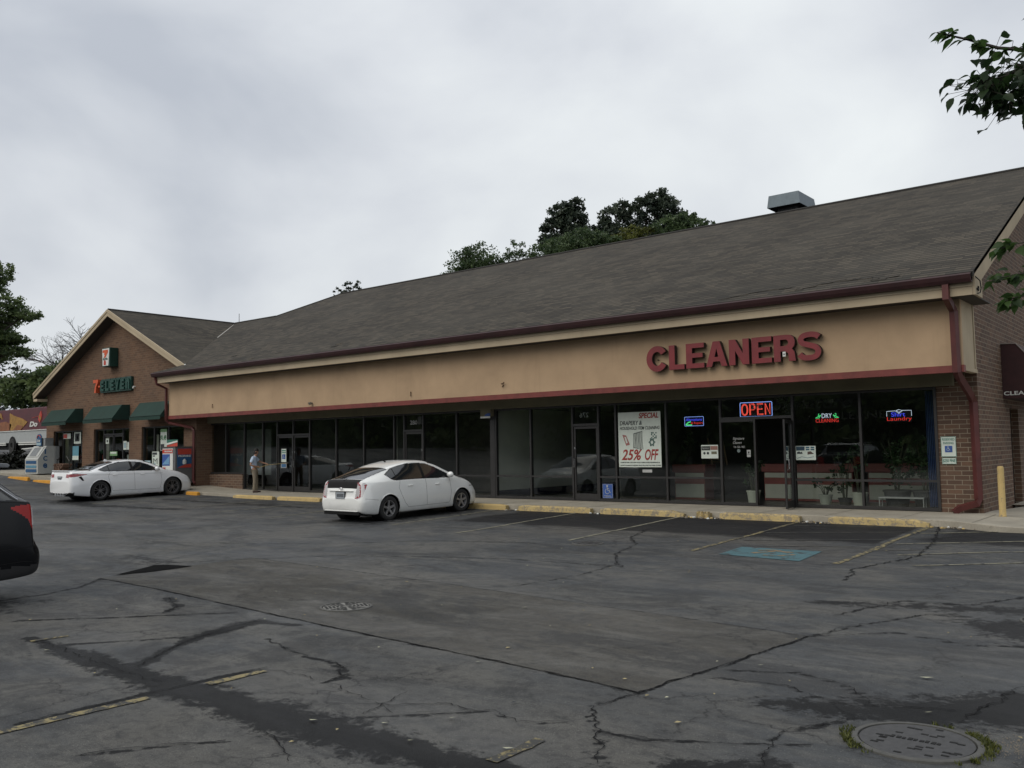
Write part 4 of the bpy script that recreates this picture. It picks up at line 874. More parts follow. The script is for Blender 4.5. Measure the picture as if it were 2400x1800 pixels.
    # surface lookup for seams and trim
    def sy_(x, z):
        s_ = section(S, x); b0 = 0
        for (ya, za), (yb, zb_) in zip(s_[NS[0]:], s_[NS[0]+1:]):
            if za <= z <= zb_+1e-9: return ya+(yb-ya)*(z-za)/max(1e-6, zb_-za)
        return s_[-1][0]
    sm = MB()
    for pl in S['seams']:
        for sg_ in (1, -1):
            pts = []
            for (x0, z0), (x1, z1) in zip(pl[:-1], pl[1:]):
                k_ = max(2, int(math.hypot(x1-x0, z1-z0)/.06))
                for t in range(k_): pts.append((x0+(x1-x0)*t/k_, z0+(z1-z0)*t/k_))
            pts.append(pl[-1]); sm.tube([(x-ax0, sg_*(sy_(x, z)-.001), z) for x, z in pts], .0042, S['seamm'], 4)
    sm.build('panel_gap', root)
    for hx, hz in S['handles']:
        for sg_ in (1, -1):
            y = sy_(hx, hz); hm = MB(); hm.tube([(hx-.09-ax0, sg_*(y-.005), hz), (hx-.07-ax0, sg_*(y+.022), hz+.004), (hx+.07-ax0, sg_*(y+.022), hz+.006), (hx+.09-ax0, sg_*(y-.005), hz+.004)], .012, S['paint'], 6); hm.build('door_handle', root, smooth=True)
    mx_, mz_ = S['mirror']
    for sg_ in (1, -1):
        y = sy_(mx_, mz_)+.03; q = MB(); q.lathe([(.0, -.07), (.055, -.055), (.078, -.01), (.078, .03), (.05, .07), (.0, .085)], (mx_-ax0, sg_*(y+.10), mz_+.05), 'x', S['paint'], 14)
        q.v = [(a, sg_*(y+.10)+(b_-sg_*(y+.10))*1.25, c) for a, b_, c in q.v]
        mo = q.build('mirror', root, smooth=True); q = MB(); q.tube([(mx_+.05-ax0, sg_*(y-.06), mz_-.01), (mx_+.02-ax0, sg_*(y+.08), mz_+.0)], .022, BLACK, 6); q.build('mirror_arm', mo)
    if S.get('extra'): S['extra'](root, ax0, sy_)
    root.location = loc; root.rotation_euler = rz if isinstance(rz, tuple) else (0, 0, rz)
    return root
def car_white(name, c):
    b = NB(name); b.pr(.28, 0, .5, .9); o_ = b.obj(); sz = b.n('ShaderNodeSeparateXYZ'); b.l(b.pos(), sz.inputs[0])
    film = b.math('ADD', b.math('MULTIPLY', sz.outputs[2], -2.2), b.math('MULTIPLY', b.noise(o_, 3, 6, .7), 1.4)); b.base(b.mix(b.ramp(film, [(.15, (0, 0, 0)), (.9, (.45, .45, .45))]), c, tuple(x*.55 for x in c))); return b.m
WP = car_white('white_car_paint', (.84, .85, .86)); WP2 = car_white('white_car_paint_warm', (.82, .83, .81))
BP = NB('black_car_paint'); BP.pr(.24, .0, .3, .0); BP.base((.004, .0045, .006)); BP = BP.m
CG = NB('car_glass'); CG.pr(.04, 0, .8, .3); CG.base((.014, .017, .019)); CG = CG.m
RLG = NB('tail_lens_red'); RLG.pr(.12, 0, .6, .6); RLG.base((.26, .012, .018)); RLG = RLG.m
RLG2 = NB('tail_lens_bright_red'); RLG2.pr(.2, 0, .35, .1); RLG2.base((.34, .014, .012)); RLG2 = RLG2.m
CLG = NB('tail_lens_clear'); CLG.pr(.12, 0, .6, .6); CLG.base((.42, .40, .40)); CLG = CLG.m
TYR = plain('tyre', (.022, .022, .022), .85); ALLOY = plain('alloy', (.36, .36, .37), .38, .7, var=.08); ALLOYD = plain('alloy_dark', (.05, .05, .055), .35, .6, var=.1); SEAM = plain('seam', (.04, .04, .04), .8)
PLATE = plain('plate', (.30, .33, .36), .6); PLF = plain('plate_frame', (.03, .03, .03), .5)
def plate(root, x, y0, y1, z0, z1, tilt=.0):
    q = MB(); q.box(x-.012, x+.02, y0-.018, y1+.018, z0-.015, z1+.015, PLF); po = q.build('licence_plate', root); q = MB(); q.box(x-.016, x-.0125, y0, y1, z0, z1, PLATE); 
    q.build('plate_face', po)
    q = MB()
    for k in range(7): q.box(x-.018, x-.0165, y0+.03+k*.036, y0+.03+k*.036+.022, z0+.04, z1-.04, INK)
    q.build('plate_characters', po)
def emblem(root, x, y, z, r, m=CHROME):
    q = MB()
    for (cy_, cz_, ry, rz_) in ((0, 0, 1, .68), (0, .02, .38, .62), (0, .3, .78, .3)):
        q.tube([(x, y+r*(cy_+ry*math.cos(a)), z+r*(cz_+rz_*math.sin(a))) for a in np.linspace(0, 2*PI, 22)], r*.09, m, 5, cap=False)
    q.build('emblem', root)

# --- white hatchback
def hb_mask(x, y, z, s):
    dlo = [(.86, 1.16), (1.00, 1.03), (1.12, 1.0), (2.2, .985), (3.30, .965), (3.12, 1.08), (2.72, 1.27), (2.42, 1.375), (2.05, 1.412), (1.6, 1.40), (1.2, 1.33)]
    if s == 3 and inpoly(x, z, dlo):
        return 'window_trim' if (abs(x-1.18) < .02 or abs(x-2.16) < .045 or not (inpoly(x, z-.018, dlo) and inpoly(x, z+.018, dlo))) else 'side_window'
    if s == 4 and 2.52 < x < 3.52 and y < 1.0: return 'windshield'
    if s == 4 and .24 < x < 1.02 and y < .60: return 'rear_window'
    if x < .12 and .86 < z < 1.00 and y < .56: return 'lower_rear_glass'
    if .10 <= x < .22 and z > .99 and y < .62: return 'spoiler_edge'
    if x < .46 and .56 < z < 1.04 and y > .54 and s in (1, 2, 3, 4):
        w_ = max(0, y-.56)+max(0, x-.06)
        if inpoly(w_, z, [(-.03, .60), (.13, .60), (.21, .66), (.37, .94), (.30, .985), (.05, 1.03), (-.03, .90)]):
            pl = [(.05, .99), (.125, .91), (.135, .655), (-.02, .62)]
            for (a0, b0), (a1, b1) in zip(pl[:-1], pl[1:]):
                t = max(0, min(1, ((w_-a0)*(a1-a0)+(z-b0)*(b1-b0))/((a1-a0)**2+(b1-b0)**2)))
                if math.hypot(w_-a0-t*(a1-a0), z-b0-t*(b1-b0)) < .019: return 'taillight'
            if inpoly(w_, z, [(.27, .95), (.38, .95), (.29, .80)]): return 'taillight'
            if w_ < .10: return 'taillight_lens'
            return 'taillight_housing'
    if 3.86 < x < 4.3 and s in (2, 3) and .66 < z and y > .5 and z > .86-.32*(x-3.86): return 'headlight'
    if x > 4.40 and z < .45: return 'grille'
    return 'body'
def hb_extra(root, ax, sy_):
    plate(root, .012-ax, -.16, .16, .60, .76); emblem(root, .022-ax, 0, .835, .062)
    q = MB(); q.box(.005-ax, .06-ax, -.45, .45, .785, .80, WP2); q.build('tailgate_handle', root)
    q = MB(); q.box(-.004-ax, .05-ax, -.62, .62, .285, .31, WP2); q.box(.02-ax, .2-ax, -.66, .66, .20, .285, BLACK); q.build('bumper_lip', root, bevel=.01)
    q = MB(); q.tube([(1.55-ax, 0, 1.455), (1.40-ax, 0, 1.52), (1.33-ax, 0, 1.545)], [.016, .01, .005], BLACK, 6); q.build('antenna', root)
    q = MB(); q.tube([(.13-ax, 0, 1.05), (.32-ax, .02, 1.09), (.38-ax, .3, 1.13)], .010, BLACK, 5); q.build('rear_wiper', root)
    for sg in (1, -1):
        q = MB(); q.box(3.86-ax, 3.98-ax, sg*.872-.004, sg*.872+.004, .70, .715, INK); q.build('side_badge', root)
HB = dict(L=4.46, hw=.8725, rax=.88, ra=.34, tuck=.08, bulge=.018,
  zb=[(0, .34), (.03, .29), (.2, .22), (.6, .19), (4.0, .18), (4.3, .19), (4.46, .28)],
  ww=[(0, .66), (.02, .72), (.06, .775), (.15, .82), (.35, .86), (.7, .8725), (3.7, .8725), (3.95, .855), (4.15, .80), (4.3, .71), (4.4, .60), (4.46, .47)],
  zw=[(0, .50), (.3, .56), (1, .60), (3.5, .58), (4.2, .50), (4.46, .42)],
  ws=[(0, .60), (.02, .67), (.06, .70), (.10, .71), (.3, .765), (.8, .815), (1.5, .825), (3, .825), (3.4, .81), (3.8, .78), (4.1, .71), (4.3, .60), (4.46, .42)],
  zs=[(0, .56), (.02, .60), (.05, .70), (.09, .86), (.13, .96), (.4, .985), (1.5, .985), (2.5, .965), (3.2, .935), (3.5, .91), (3.9, .83), (4.2, .70), (4.36, .58), (4.46, .44)],
  wr=[(0, .50), (.04, .60), (.08, .64), (.12, .655), (.3, .64), (.6, .615), (1.0, .60), (1.6, .585), (2.3, .575), (2.7, .585), (3.1, .64), (3.5, .72), (3.7, .70), (4.0, .63), (4.3, .5), (4.46, .3)],
  dr=[(0, .02), (.1, .02), (.6, .05), (1.5, .065), (2.3, .065), (3.0, .06), (3.5, .05), (4.2, .05), (4.46, .03)],
  zc=[(0, .62), (.02, .655), (.04, .76), (.07, .90), (.10, 1.01), (.13, 1.04), (.22, 1.07), (.6, 1.20), (1.0, 1.325), (1.5, 1.435), (1.95, 1.485), (2.3, 1.478), (2.7, 1.405), (3.1, 1.235), (3.5, 1.03), (3.62, .985), (3.9, .92), (4.15, .82), (4.33, .70), (4.42, .58), (4.46, .48)],
  arch=[(.88, .315, .355), (3.58, .315, .355)], wr_=.315, rimr=.20, tyre=TYR, rimm=ALLOY, spokes=5, spw=(.028, .026), spoff=((0, 0),),
  mask=hb_mask, pair=('side_window', 'taillight', 'headlight', 'window_trim', 'taillight_lens', 'taillight_housing'), paint=WP2, seamm=SEAM, handles=[(1.62, .84), (2.62, .82)], mirror=(3.05, 1.0),
  mats=dict(body=WP2, side_window=CG, window_trim=BLACK, windshield=CG, rear_window=CG, lower_rear_glass=BLACK, spoiler_edge=BLACK, taillight=RLG, taillight_lens=CLG, taillight_housing=plain('lens_white', (.62, .60, .60), .2), headlight=CLG, grille=BLACK),
  seams=[[(1.28, .985), (1.22, .80), (1.30, .62), (1.42, .42), (1.55, .30)], [(2.20, .98), (2.20, .60), (2.22, .30)], [(3.12, .945), (3.14, .6), (3.1, .36), (3.06, .30)], [(1.55, .30), (3.06, .30)], [(.12, .60), (.3, .58), (.50, .55)]], extra=hb_extra)
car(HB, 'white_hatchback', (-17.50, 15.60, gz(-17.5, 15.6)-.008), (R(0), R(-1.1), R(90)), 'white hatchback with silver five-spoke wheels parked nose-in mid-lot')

# --- white sedan
def sd_mask(x, y, z, s):
    dlo = [(1.02, 1.10), (1.20, 1.035), (2.0, 1.015), (3.44, .99), (3.40, 1.03), (3.0, 1.235), (2.7, 1.335), (2.25, 1.375), (1.85, 1.36), (1.45, 1.27)]
    if s == 3 and inpoly(x, z, dlo):
        return 'window_trim' if (abs(x-1.42) < .015 or abs(x-2.30) < .04 or not (inpoly(x, z-.016, dlo) and inpoly(x, z+.016, dlo))) else 'side_window'
    if s == 4 and 2.86 < x < 3.72 and y < 1: return 'windshield'
    if s == 4 and .74 < x < 1.66: return 'rear_window'
    if x < .62 and .86 < z < 1.0 and s in (2, 3, 4) and y > .45:
        zc_ = .93+.03*(x/.6); hh = .055*(1-max(0, (x-.22)/.42))
        if abs(z-zc_) < hh and (x > .0): return 'taillight'
    if 4.28 < x < 4.72 and s in (2, 3) and y > .55 and .70 < z and z > .90-.35*(x-4.28) : return 'headlight'
    if x > 4.80 and z < .62: return 'grille'
    if x < .16 and z < .33: return 'diffuser'
    return 'body'
def sd_extra(root, ax, sy_):
    plate(root, .035-ax, -.16, .16, .74, .89); emblem(root, .085-ax, 0, 1.0, .055)
    for sg in (1, -1):
        q = MB(); q.prism([(.30-ax, .88), (.38-ax, .90), (.56-ax, .62), (.53-ax, .60)], 'y', sg*(sy_(.42, .75)-.03), sg*(sy_(.42, .75)+.004), BLACK); q.build('bumper_vent', root)
        q = MB(); q.tube([(.02-ax, sg*.5, .30), (-.015-ax, sg*.5, .30)], .035, CHROME, 12); q.tube([(.02-ax, sg*.6, .30), (-.015-ax, sg*.6, .30)], .035, CHROME, 12); q.build('exhaust_tip', root)
    q = MB(); q.prism([(.06-ax, 1.055), (.30-ax, 1.10), (.30-ax, 1.11), (.02-ax, 1.115), (.015-ax, 1.10)], 'y', -.62, .62, WP); q.build('spoiler', root, bevel=.006)
    for k in (-.3, -.1, .1, .3): 
        q = MB(); q.box(-.005-ax, .1-ax, k-.008, k+.008, .2, .34, WP); q.build('diffuser_fin', root)
    q = MB(); q.prism([(1.62-ax, 1.405), (1.78-ax, 1.43), (1.66-ax, 1.475)], 'y', -.012, .012, WP); q.build('antenna_fin', root)
    q = MB(); q.box(.8-ax, 4.2-ax, -.0, .0, .0, .0, WP)
SD = dict(L=4.88, hw=.92, rax=1.08, ra=.36, tuck=.07, bulge=.02,
  zb=[(0, .30), (.03, .26), (.25, .22), (.7, .17), (4.3, .16), (4.7, .17), (4.88, .22)],
  ww=[(0, .72), (.02, .78), (.06, .83), (.15, .87), (.4, .905), (.9, .92), (3.9, .92), (4.3, .90), (4.6, .83), (4.75, .74), (4.84, .62), (4.88, .50)],
  zw=[(0, .55), (.4, .62), (1, .64), (3.8, .60), (4.5, .5), (4.88, .40)],
  ws=[(0, .68), (.03, .74), (.08, .78), (.3, .82), (.9, .855), (1.6, .86), (3.2, .85), (3.6, .84), (4.1, .81), (4.5, .73), (4.75, .62), (4.88, .44)],
  zs=[(0, .66), (.02, .74), (.05, .86), (.09, .97), (.2, 1.0), (1.0, 1.01), (2.5, 1.0), (3.4, .965), (3.7, .93), (4.2, .86), (4.6, .74), (4.8, .60), (4.88, .48)],
  wr=[(0, .60), (.05, .70), (.12, .74), (.6, .74), (.8, .70), (1.2, .635), (1.7, .60), (2.3, .60), (2.8, .60), (3.2, .66), (3.7, .76), (4.0, .72), (4.5, .6), (4.88, .3)],
  dr=[(0, .02), (.3, .025), (.8, .03), (1.5, .06), (2.5, .065), (3.2, .06), (3.7, .04), (4.5, .05), (4.88, .03)],
  zc=[(0, .70), (.02, .80), (.04, .93), (.06, 1.03), (.10, 1.085), (.2, 1.095), (.6, 1.10), (.76, 1.11), (1.1, 1.235), (1.5, 1.365), (1.9, 1.43), (2.3, 1.45), (2.7, 1.435), (3.1, 1.335), (3.5, 1.14), (3.74, 1.03), (3.95, 1.0), (4.3, .93), (4.6, .82), (4.78, .70), (4.85, .60), (4.88, .50)],
  arch=[(1.08, .350, .393), (3.905, .350, .393)], wr_=.350, rimr=.245, tyre=TYR, rimm=plain('alloy_machined', (.22, .22, .23), .35, .7, var=.1), spokes=5, spw=(.009, .007), spoff=((-.016, -.045), (.016, .045)),
  mask=sd_mask, pair=('side_window', 'taillight', 'headlight', 'window_trim'), paint=WP, seamm=SEAM, handles=[(1.62, .90), (2.68, .885)], mirror=(3.22, 1.02),
  mats=dict(body=WP, side_window=CG, window_trim=BLACK, windshield=CG, rear_window=CG, taillight=RLG, headlight=CG, grille=BLACK, diffuser=BLACK),
  seams=[[(1.45, 1.0), (1.36, .85), (1.42, .62), (1.52, .34)], [(2.36, 1.0), (2.36, .6), (2.38, .32)], [(3.42, .95), (3.44, .6), (3.38, .32)], [(1.52, .33), (3.38, .31)], [(.30, .95), (1.3, .915), (2.5, .90), (3.5, .89)], [(.08, .99), (.4, 1.03), (.8, 1.06)]], extra=sd_extra)
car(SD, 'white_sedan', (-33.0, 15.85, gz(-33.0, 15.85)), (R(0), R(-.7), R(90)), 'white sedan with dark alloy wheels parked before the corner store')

# --- black SUV cut by the left edge
def sv_mask(x, y, z, s):
    dlo = [(.40, 1.30), (.70, 1.59), (.92, 1.67), (1.4, 1.69), (2.4, 1.67), (2.8, 1.60), (3.25, 1.27), (3.3, 1.19)]
    if s == 3 and inpoly(x, z, dlo): return 'side_window'
    if s == 4 and 2.9 < x < 3.6: return 'windshield'
    if s == 4 and .19 < x < .60 and y < .68: return 'rear_window'
    if x < .64 and y > .60 and s in (1, 2, 3, 4):
        if inpoly(x, z, [(.0, .92), (.15, .91), (.21, 1.04), (.28, 1.10), (.44, 1.20), (.34, 1.225), (.0, 1.24)]): return 'taillight'
    if z < .46 and s in (0, 1): return 'cladding'
    if 4.3 < x < 4.7 and s in (2, 3) and z > .85 and y > .6: return 'headlight'
    if x > 4.9 and z < .8: return 'grille'
    return 'body'
def sv_extra(root, ax, sy_):
    q = MB(); q.prism([(.36-ax, 1.70), (.86-ax, 1.77), (.86-ax, 1.80), (.36-ax, 1.755), (.33-ax, 1.73)], 'y', -.68, .68, plain('spoiler_sky_grey', (.16, .17, .18), .3)); q.build('spoiler', root, bevel=.01)  # spoiler coloured grey for the sky it reflects
    plate(root, .02-ax, -.16, .16, .88, 1.03)
    for sg in (1, -1):
        q = MB(); q.tube([(.8-ax, sg*.66, 1.77), (.95-ax, sg*.66, 1.81), (2.7-ax, sg*.66, 1.82), (2.85-ax, sg*.66, 1.78)], .018, CHROME, 6); q.build('roof_rail', root)
        q = MB(); q.tube([(.16-ax, sg*(sy_(.16, 1.15)+.004), 1.19), (.15-ax, sg*(sy_(.15, 1.02)+.004), 1.05), (.15-ax, sg*(sy_(.15, .95)+.004), .97)], .010, CLG, 6); q.build('light_strip', root)
    q = MB(); q.tube([(.33-ax, sy_(.33, 1.29)+.004, 1.30), (.46-ax, sy_(.46, 1.41)+.002, 1.42), (.60-ax, sy_(.60, 1.54), 1.55)], .006, CHROME, 5); q.build('pillar_trim', root)
SV = dict(L=5.0, uz=.46, hw=1.0, rax=1.12, ra=.42, tuck=.06, bulge=.015,
  zb=[(0, .47), (.03, .39), (.2, .33), (.7, .30), (4.3, .28), (4.8, .3), (5.0, .4)],
  ww=[(0, .80), (.02, .86), (.06, .92), (.15, .965), (.4, .995), (1, 1.0), (4.2, 1.0), (4.6, .93), (4.85, .82), (5.0, .66)],
  zw=[(0, .56), (.1, .60), (.5, .75), (4, .72), (5, .6)],
  ws=[(0, .76), (.03, .83), (.07, .87), (.12, .90), (.4, .945), (1, .935), (3.2, .93), (3.8, .92), (4.5, .86), (4.85, .74), (5, .6)],
  zs=[(0, .60), (.03, .66), (.08, .72), (.13, .88), (.155, 1.15), (.19, 1.26), (.5, 1.28), (3.2, 1.18), (3.8, 1.10), (4.5, 1.0), (4.85, .85), (5, .7)],
  wr=[(0, .70), (.05, .78), (.10, .82), (.14, .80), (.3, .74), (.5, .70), (1, .70), (2.6, .69), (3.2, .76), (3.6, .82), (4.2, .78), (4.8, .6), (5, .4)],
  dr=[(0, .02), (.1, .03), (.3, .06), (.5, .07), (2.6, .07), (3.2, .06), (3.7, .04), (5, .04)],
  zc=[(0, .64), (.03, .70), (.08, .76), (.125, .84), (.14, .98), (.155, 1.18), (.175, 1.29), (.30, 1.42), (.44, 1.55), (.57, 1.66), (.70, 1.74), (.95, 1.775), (1.8, 1.785), (2.5, 1.77), (2.9, 1.70), (3.3, 1.46), (3.65, 1.22), (3.9, 1.17), (4.4, 1.10), (4.8, .98), (4.95, .85), (5, .74)],
  arch=[(1.12, .375, .43), (3.98, .375, .43)], wr_=.375, rimr=.245, tyre=TYR, rimm=ALLOY, spokes=5, spw=(.03, .03), spoff=((0, 0),),
  mask=sv_mask, pair=('side_window', 'taillight', 'headlight'), paint=BP, seamm=BLACK, handles=[(1.75, 1.08), (2.75, 1.06)], mirror=(3.1, 1.22),
  mats=dict(body=BP, side_window=CG, windshield=CG, rear_window=CG, taillight=RLG2, headlight=CLG, grille=BLACK, cladding=plain('black_plastic', (.018, .018, .019), .6)),
  seams=[[(.20, 1.265), (.6, 1.275), (1.6, 1.262), (3.2, 1.175)], [(.10, .70), (.4, .69), (.7, .66)], [(1.5, 1.22), (1.46, .9), (1.6, .5)], [(2.5, 1.2), (2.5, .5)], [(3.4, 1.17), (3.42, .5)], [(.04, .50), (.3, .52), (.62, .50)]], extra=sv_extra)
car(SV, 'black_suv', (-12.98, 5.215-1.12, gz(-12.9, 4.0)), (0, 0, R(-90)), 'black SUV with red wraparound taillight, only its rear end in view')

# ============================================================ LOT FURNITURE
def wheel_stop(x0, x1, y, z, m, label, group, broken=0, rz=0., h=.125, dep=.17):
    b = MB(); L_ = x1-x0; n = 14; cols = []
    for i in range(n+1):
        t = i/n; x = -L_/2+L_*t; hh = h; e_ = 0
        if broken: 
            hh = h*(1-.55*max(0, math.sin(i*1.9+broken))*(1 if (t > .72 or broken > 1) else .15)); e_ = .02*math.sin(i*2.7+broken)
        ch = .03 if i in (0, n) else 0
        zl = [gz((x0+x1)/2+x, y-dep/2)-.03-z]*2
        cols.append([(x, -dep/2+ch+e_, zl[0]), (x, -dep/2+.02+ch+e_, hh*.75), (x, -dep/2+.05+ch+e_, hh-ch), (x, dep/2-.04, hh-ch), (x, dep/2-.01, hh*.7), (x, dep/2, -.05)])
    vs = [v for c in cols for v in c]; k = 6; fs = [(i*k+j, (i+1)*k+j, (i+1)*k+j+1, i*k+j+1) for i in range(n) for j in range(k-1)]+[tuple(range(k)), tuple(n*k+j for j in range(k-1, -1, -1))]
    cx, c_, s_ = (x0+x1)/2, math.cos(rz), math.sin(rz)
    b.add([(cx+a*c_-q*s_, y+a*s_+q*c_, z+w_) for a, q, w_ in vs], fs, m); o_ = b.build('wheel_stop'); return tag(o_, label, 'wheel stop', group)
GS = 'yellow concrete wheel stops along the walk'
for x0, x1, m, lb, br in ((-28.7, -26.35, YEL, 'yellow wheel stop just right of the man in the blue shirt', 0), (-26.05, -23.75, YEL, 'yellow wheel stop partly hidden behind the hatchback tail', 0), (-18.4, -15.75, YEL, 'yellow wheel stop at the nose of the hatchback', 0),
        (-15.3, -12.95, YELR, 'chipped yellow wheel stop in front of the door numbered 276', 0), (-12.65, -10.3, YELR, 'yellow wheel stop under the big sale poster, crumbled at its right end', 1),
        (-9.95, -9.62, YELR, 'short broken stub of a yellow wheel stop before the cleaner\'s counter window', 2), (-9.36, -7.48, YELR, 'yellow wheel stop before the open cleaner\'s door', 0), (-6.86, -4.86, YELR, 'chipped yellow wheel stop beside the striped area, nearest the brick corner', 1)):
    wheel_stop(x0, x1, 19.14, -.125, m, lb, GS, br, dep=.2, h=.135)
wheel_stop(-47.7, -45.3, 18.85, float(zg(-46.5, 18.85)), ORNG, 'leftmost orange-yellow wheel stop before the ice box', GS, 0, -.02)
wheel_stop(-44.85, -42.4, 18.85, float(zg(-43.6, 18.85)), ORNG, 'orange-yellow wheel stop just behind the sedan trunk', GS, 0, -.02)
wheel_stop(-31.85, -31.05, 19.12, float(zg(-31.5, 19.1)), ORNG, 'orange-yellow wheel stop end showing past the sedan nose', GS, 0)
# rubble in the gaps
rbm = MB(); RUB = m_concrete('rubble', (.22, .19, .15))
for xc, n_ in ((-15.55, 10), (-12.8, 12), (-10.1, 30), (-9.45, 16), (-7.2, 34), (-4.4, 22), (-3.9, 14)):
    for i in range(n_):
        x = xc+random.gauss(0, .16); y = 19.1+random.gauss(-.05, .07); r_ = random.uniform(.012, .045); z = gz(x, y)+r_*.4
        rbm.lathe([(0, -r_*.6), (r_*random.uniform(.7, 1.1), -r_*.2), (r_*random.uniform(.5, .9), r_*.4), (0, r_*.6)], (x, y, z), 'z', RUB if random.random() < .65 else (YEL if random.random() < .4 else WHITE), 5)
o = rbm.build('kerb_rubble'); tag(o, 'crumbled concrete bits along the walk edge', 'rubble', kind='stuff')
# litter and leaves
lt = MB(); LV = plain('dry_leaf', (.30, .25, .13), .8, var=.4); LV2 = plain('pale_leaf', (.42, .42, .30), .8)
for i in range(150):
    x = random.uniform(-12, -1); y = random.uniform(3, 16); r_ = random.uniform(.004, .013)*(1.5 if random.random() < .15 else 1); a = random.uniform(0, PI); z = gz(x, y)+.012
    c_, s_ = math.cos(a)*r_, math.sin(a)*r_; lt.add([(x-c_*1.6, y-s_*1.6, z), (x+s_, y-c_, z+.004), (x+c_*1.6, y+s_*1.6, z+.003), (x-s_, y+c_, z+.006)], [(0, 1, 2, 3)], random.choice((LV, LV2, LV, INK, INK)))
for (x, y, r_) in [(-8.9, 3.9, .035), (-5.05, 4.0, .03), (-3.6, 4.35, .032), (-4.6, 4.25, .025), (-4.2, 4.1, .02), (-2.0, 7.6, .04), (-5.2, 5.9, .025), (-6.5, 8.2, .03), (-1.75, 6.65, .02), (-4.3, 4.6, .02), (-3.2, 7.2, .02)]:
    z = gz(x, y)+.012; lt.add([(x-r_*1.5, y, z), (x, y-r_*.6, z+.006), (x+r_*1.2, y+r_*.3, z+.01), (x, y+r_*.7, z+.002)], [(0, 1, 2, 3)], LV2)
o = lt.build('leaf_litter', fix=False); tag(o, 'small dry leaves and scraps scattered on the asphalt', 'litter', kind='stuff')

# manholes
IRON = plain('cast_iron', (.060, .060, .062), .55, .3, var=.25, scale=20, bump=.4); IRONL = plain('cast_iron_rim', (.085, .084, .078), .7, .2, var=.2, scale=12, bump=.4)
def manhole(x, y, ro, ri, label, kind):
    z = gz(x, y)+.010; t = thing('manhole', (x, y, z), label, 'manhole')
    b = MB(); b.lathe([(ro, -.02), (ro-.004, .004), (ro-.012, .008), (ri+.012, .008), (ri+.010, -.02)], (x, y, z), 'z', IRONL, 56); b.build('frame', t)
    b = MB(); b.lathe([(ri+.002, -.02), (ri, .004), (ri-.03, .005), (0, .006)], (x, y, z), 'z', IRON if kind != 'grate' else plain('grate_iron', (.17, .165, .15), .7, .1), 56); c = b.build('cover', t)
    q = MB()
    if kind == 'solid':
        rg = random.Random(4)
        for i in range(26):
            a = rg.uniform(0, 2*PI); r_ = ri*math.sqrt(rg.uniform(.12, .86)); px_, py_ = x+r_*math.cos(a), y+r_*math.sin(a)
            if abs(py_-y) < .05 and abs(px_-x) < .16: continue
            q.box(px_-.022, px_+.022, py_-.011, py_+.011, z+.0061, z+.0075, BLACK)
        q.build('pick_hole', c)
        # worn raised maker's lettering, no longer legible
        q = MB()
        for i in range(9): q.box(x-.15+i*.034, x-.15+i*.034+.02+.006*(i % 2), y-.02, y+.025-.006*(i % 3), z+.0062, z+.009, BLACK)
        q.build('worn_lettering', c)
    elif kind == 'grate':
        for i in range(6):
            for j in range(5):
                a = PI/3*i; r0 = ri*(.20+.165*j); half = r0*math.tan(PI/6)*.78; rot = Matrix.Rotation(a, 3, 'Z')
                segs = [(-.95, .95)] if j < 2 else ([(-.95, -.08), (.08, .95)] if j % 2 else [(-.95, -.42), (-.28, .28), (.42, .95)])
                for s0, s1 in segs:
                    A2 = rot @ Vector((r0, half*s0, 0)); B2 = rot @ Vector((r0, half*s1, 0)); nx = rot @ Vector((.0145, 0, 0))
                    q.add([(x+A2.x-nx.x, y+A2.y-nx.y, z+.0072), (x+B2.x-nx.x, y+B2.y-nx.y, z+.0072), (x+B2.x+nx.x, y+B2.y+nx.y, z+.0072), (x+A2.x+nx.x, y+A2.y+nx.y, z+.0072)], [(0, 1, 2, 3)], BLACK)
        up_normals(q.build('slot', c, fix=False))
    return t
manhole(-1.655, 5.98, .385, .330, 'large solid iron manhole cover ringed with weeds, lower right', 'solid')
manhole(-8.37, 7.12, .315, .27, 'slotted iron storm grate in the brown patch', 'grate')
manhole(-9.54, 13.95, .30, .26, 'flat iron cover near the faded stall lines', 'solid').rotation_euler = (0, 0, .5)
manhole(-1.55, 10.55, .30, .26, 'iron cover cut by the right edge of the picture', 'solid')
# weeds and gravel round the near cover
WEED = m_leaf('weed', (.030, .040, .010), (.13, .14, .035), .3)
def blades(spots, name, label, mat, hmax=.06, kind='stuff', cat='weeds', wdt=.006):
    vs = []; fs = []; tn = []
    for (x, y, r_, n_) in spots:
        for i in range(n_):
            a = random.uniform(0, 2*PI); d = r_*math.sqrt(random.random()); px_, py_ = x+d*math.cos(a), y+d*math.sin(a)
            h_ = random.uniform(.25, 1)*hmax; b_ = random.uniform(0, 2*PI); w_ = random.uniform(.5, 1.3)*wdt; z = gz(px_, py_)+.006; lx, ly = random.gauss(0, .5)*h_, random.gauss(0, .5)*h_
            o_ = len(vs); vs += [(px_-w_*math.cos(b_), py_-w_*math.sin(b_), z), (px_+w_*math.cos(b_), py_+w_*math.sin(b_), z), (px_+lx*.6+w_*.8*math.cos(b_), py_+ly*.6+w_*.8*math.sin(b_), z+h_*.6), (px_+lx, py_+ly, z+h_)]
            fs.append((o_, o_+1, o_+2, o_+3)); t_ = random.random(); tn += [t_]*4
    me_ = bpy.data.meshes.new(name); me_.from_pydata(vs, [], fs); at_ = me_.attributes.new('tone', 'FLOAT', 'POINT'); at_.data.foreach_set('value', tn); me_.materials.append(mat)
    o_ = bpy.data.objects.new(name, me_); col.objects.link(o_); tag(o_, label, cat, kind=kind); return o_
sp_ = []
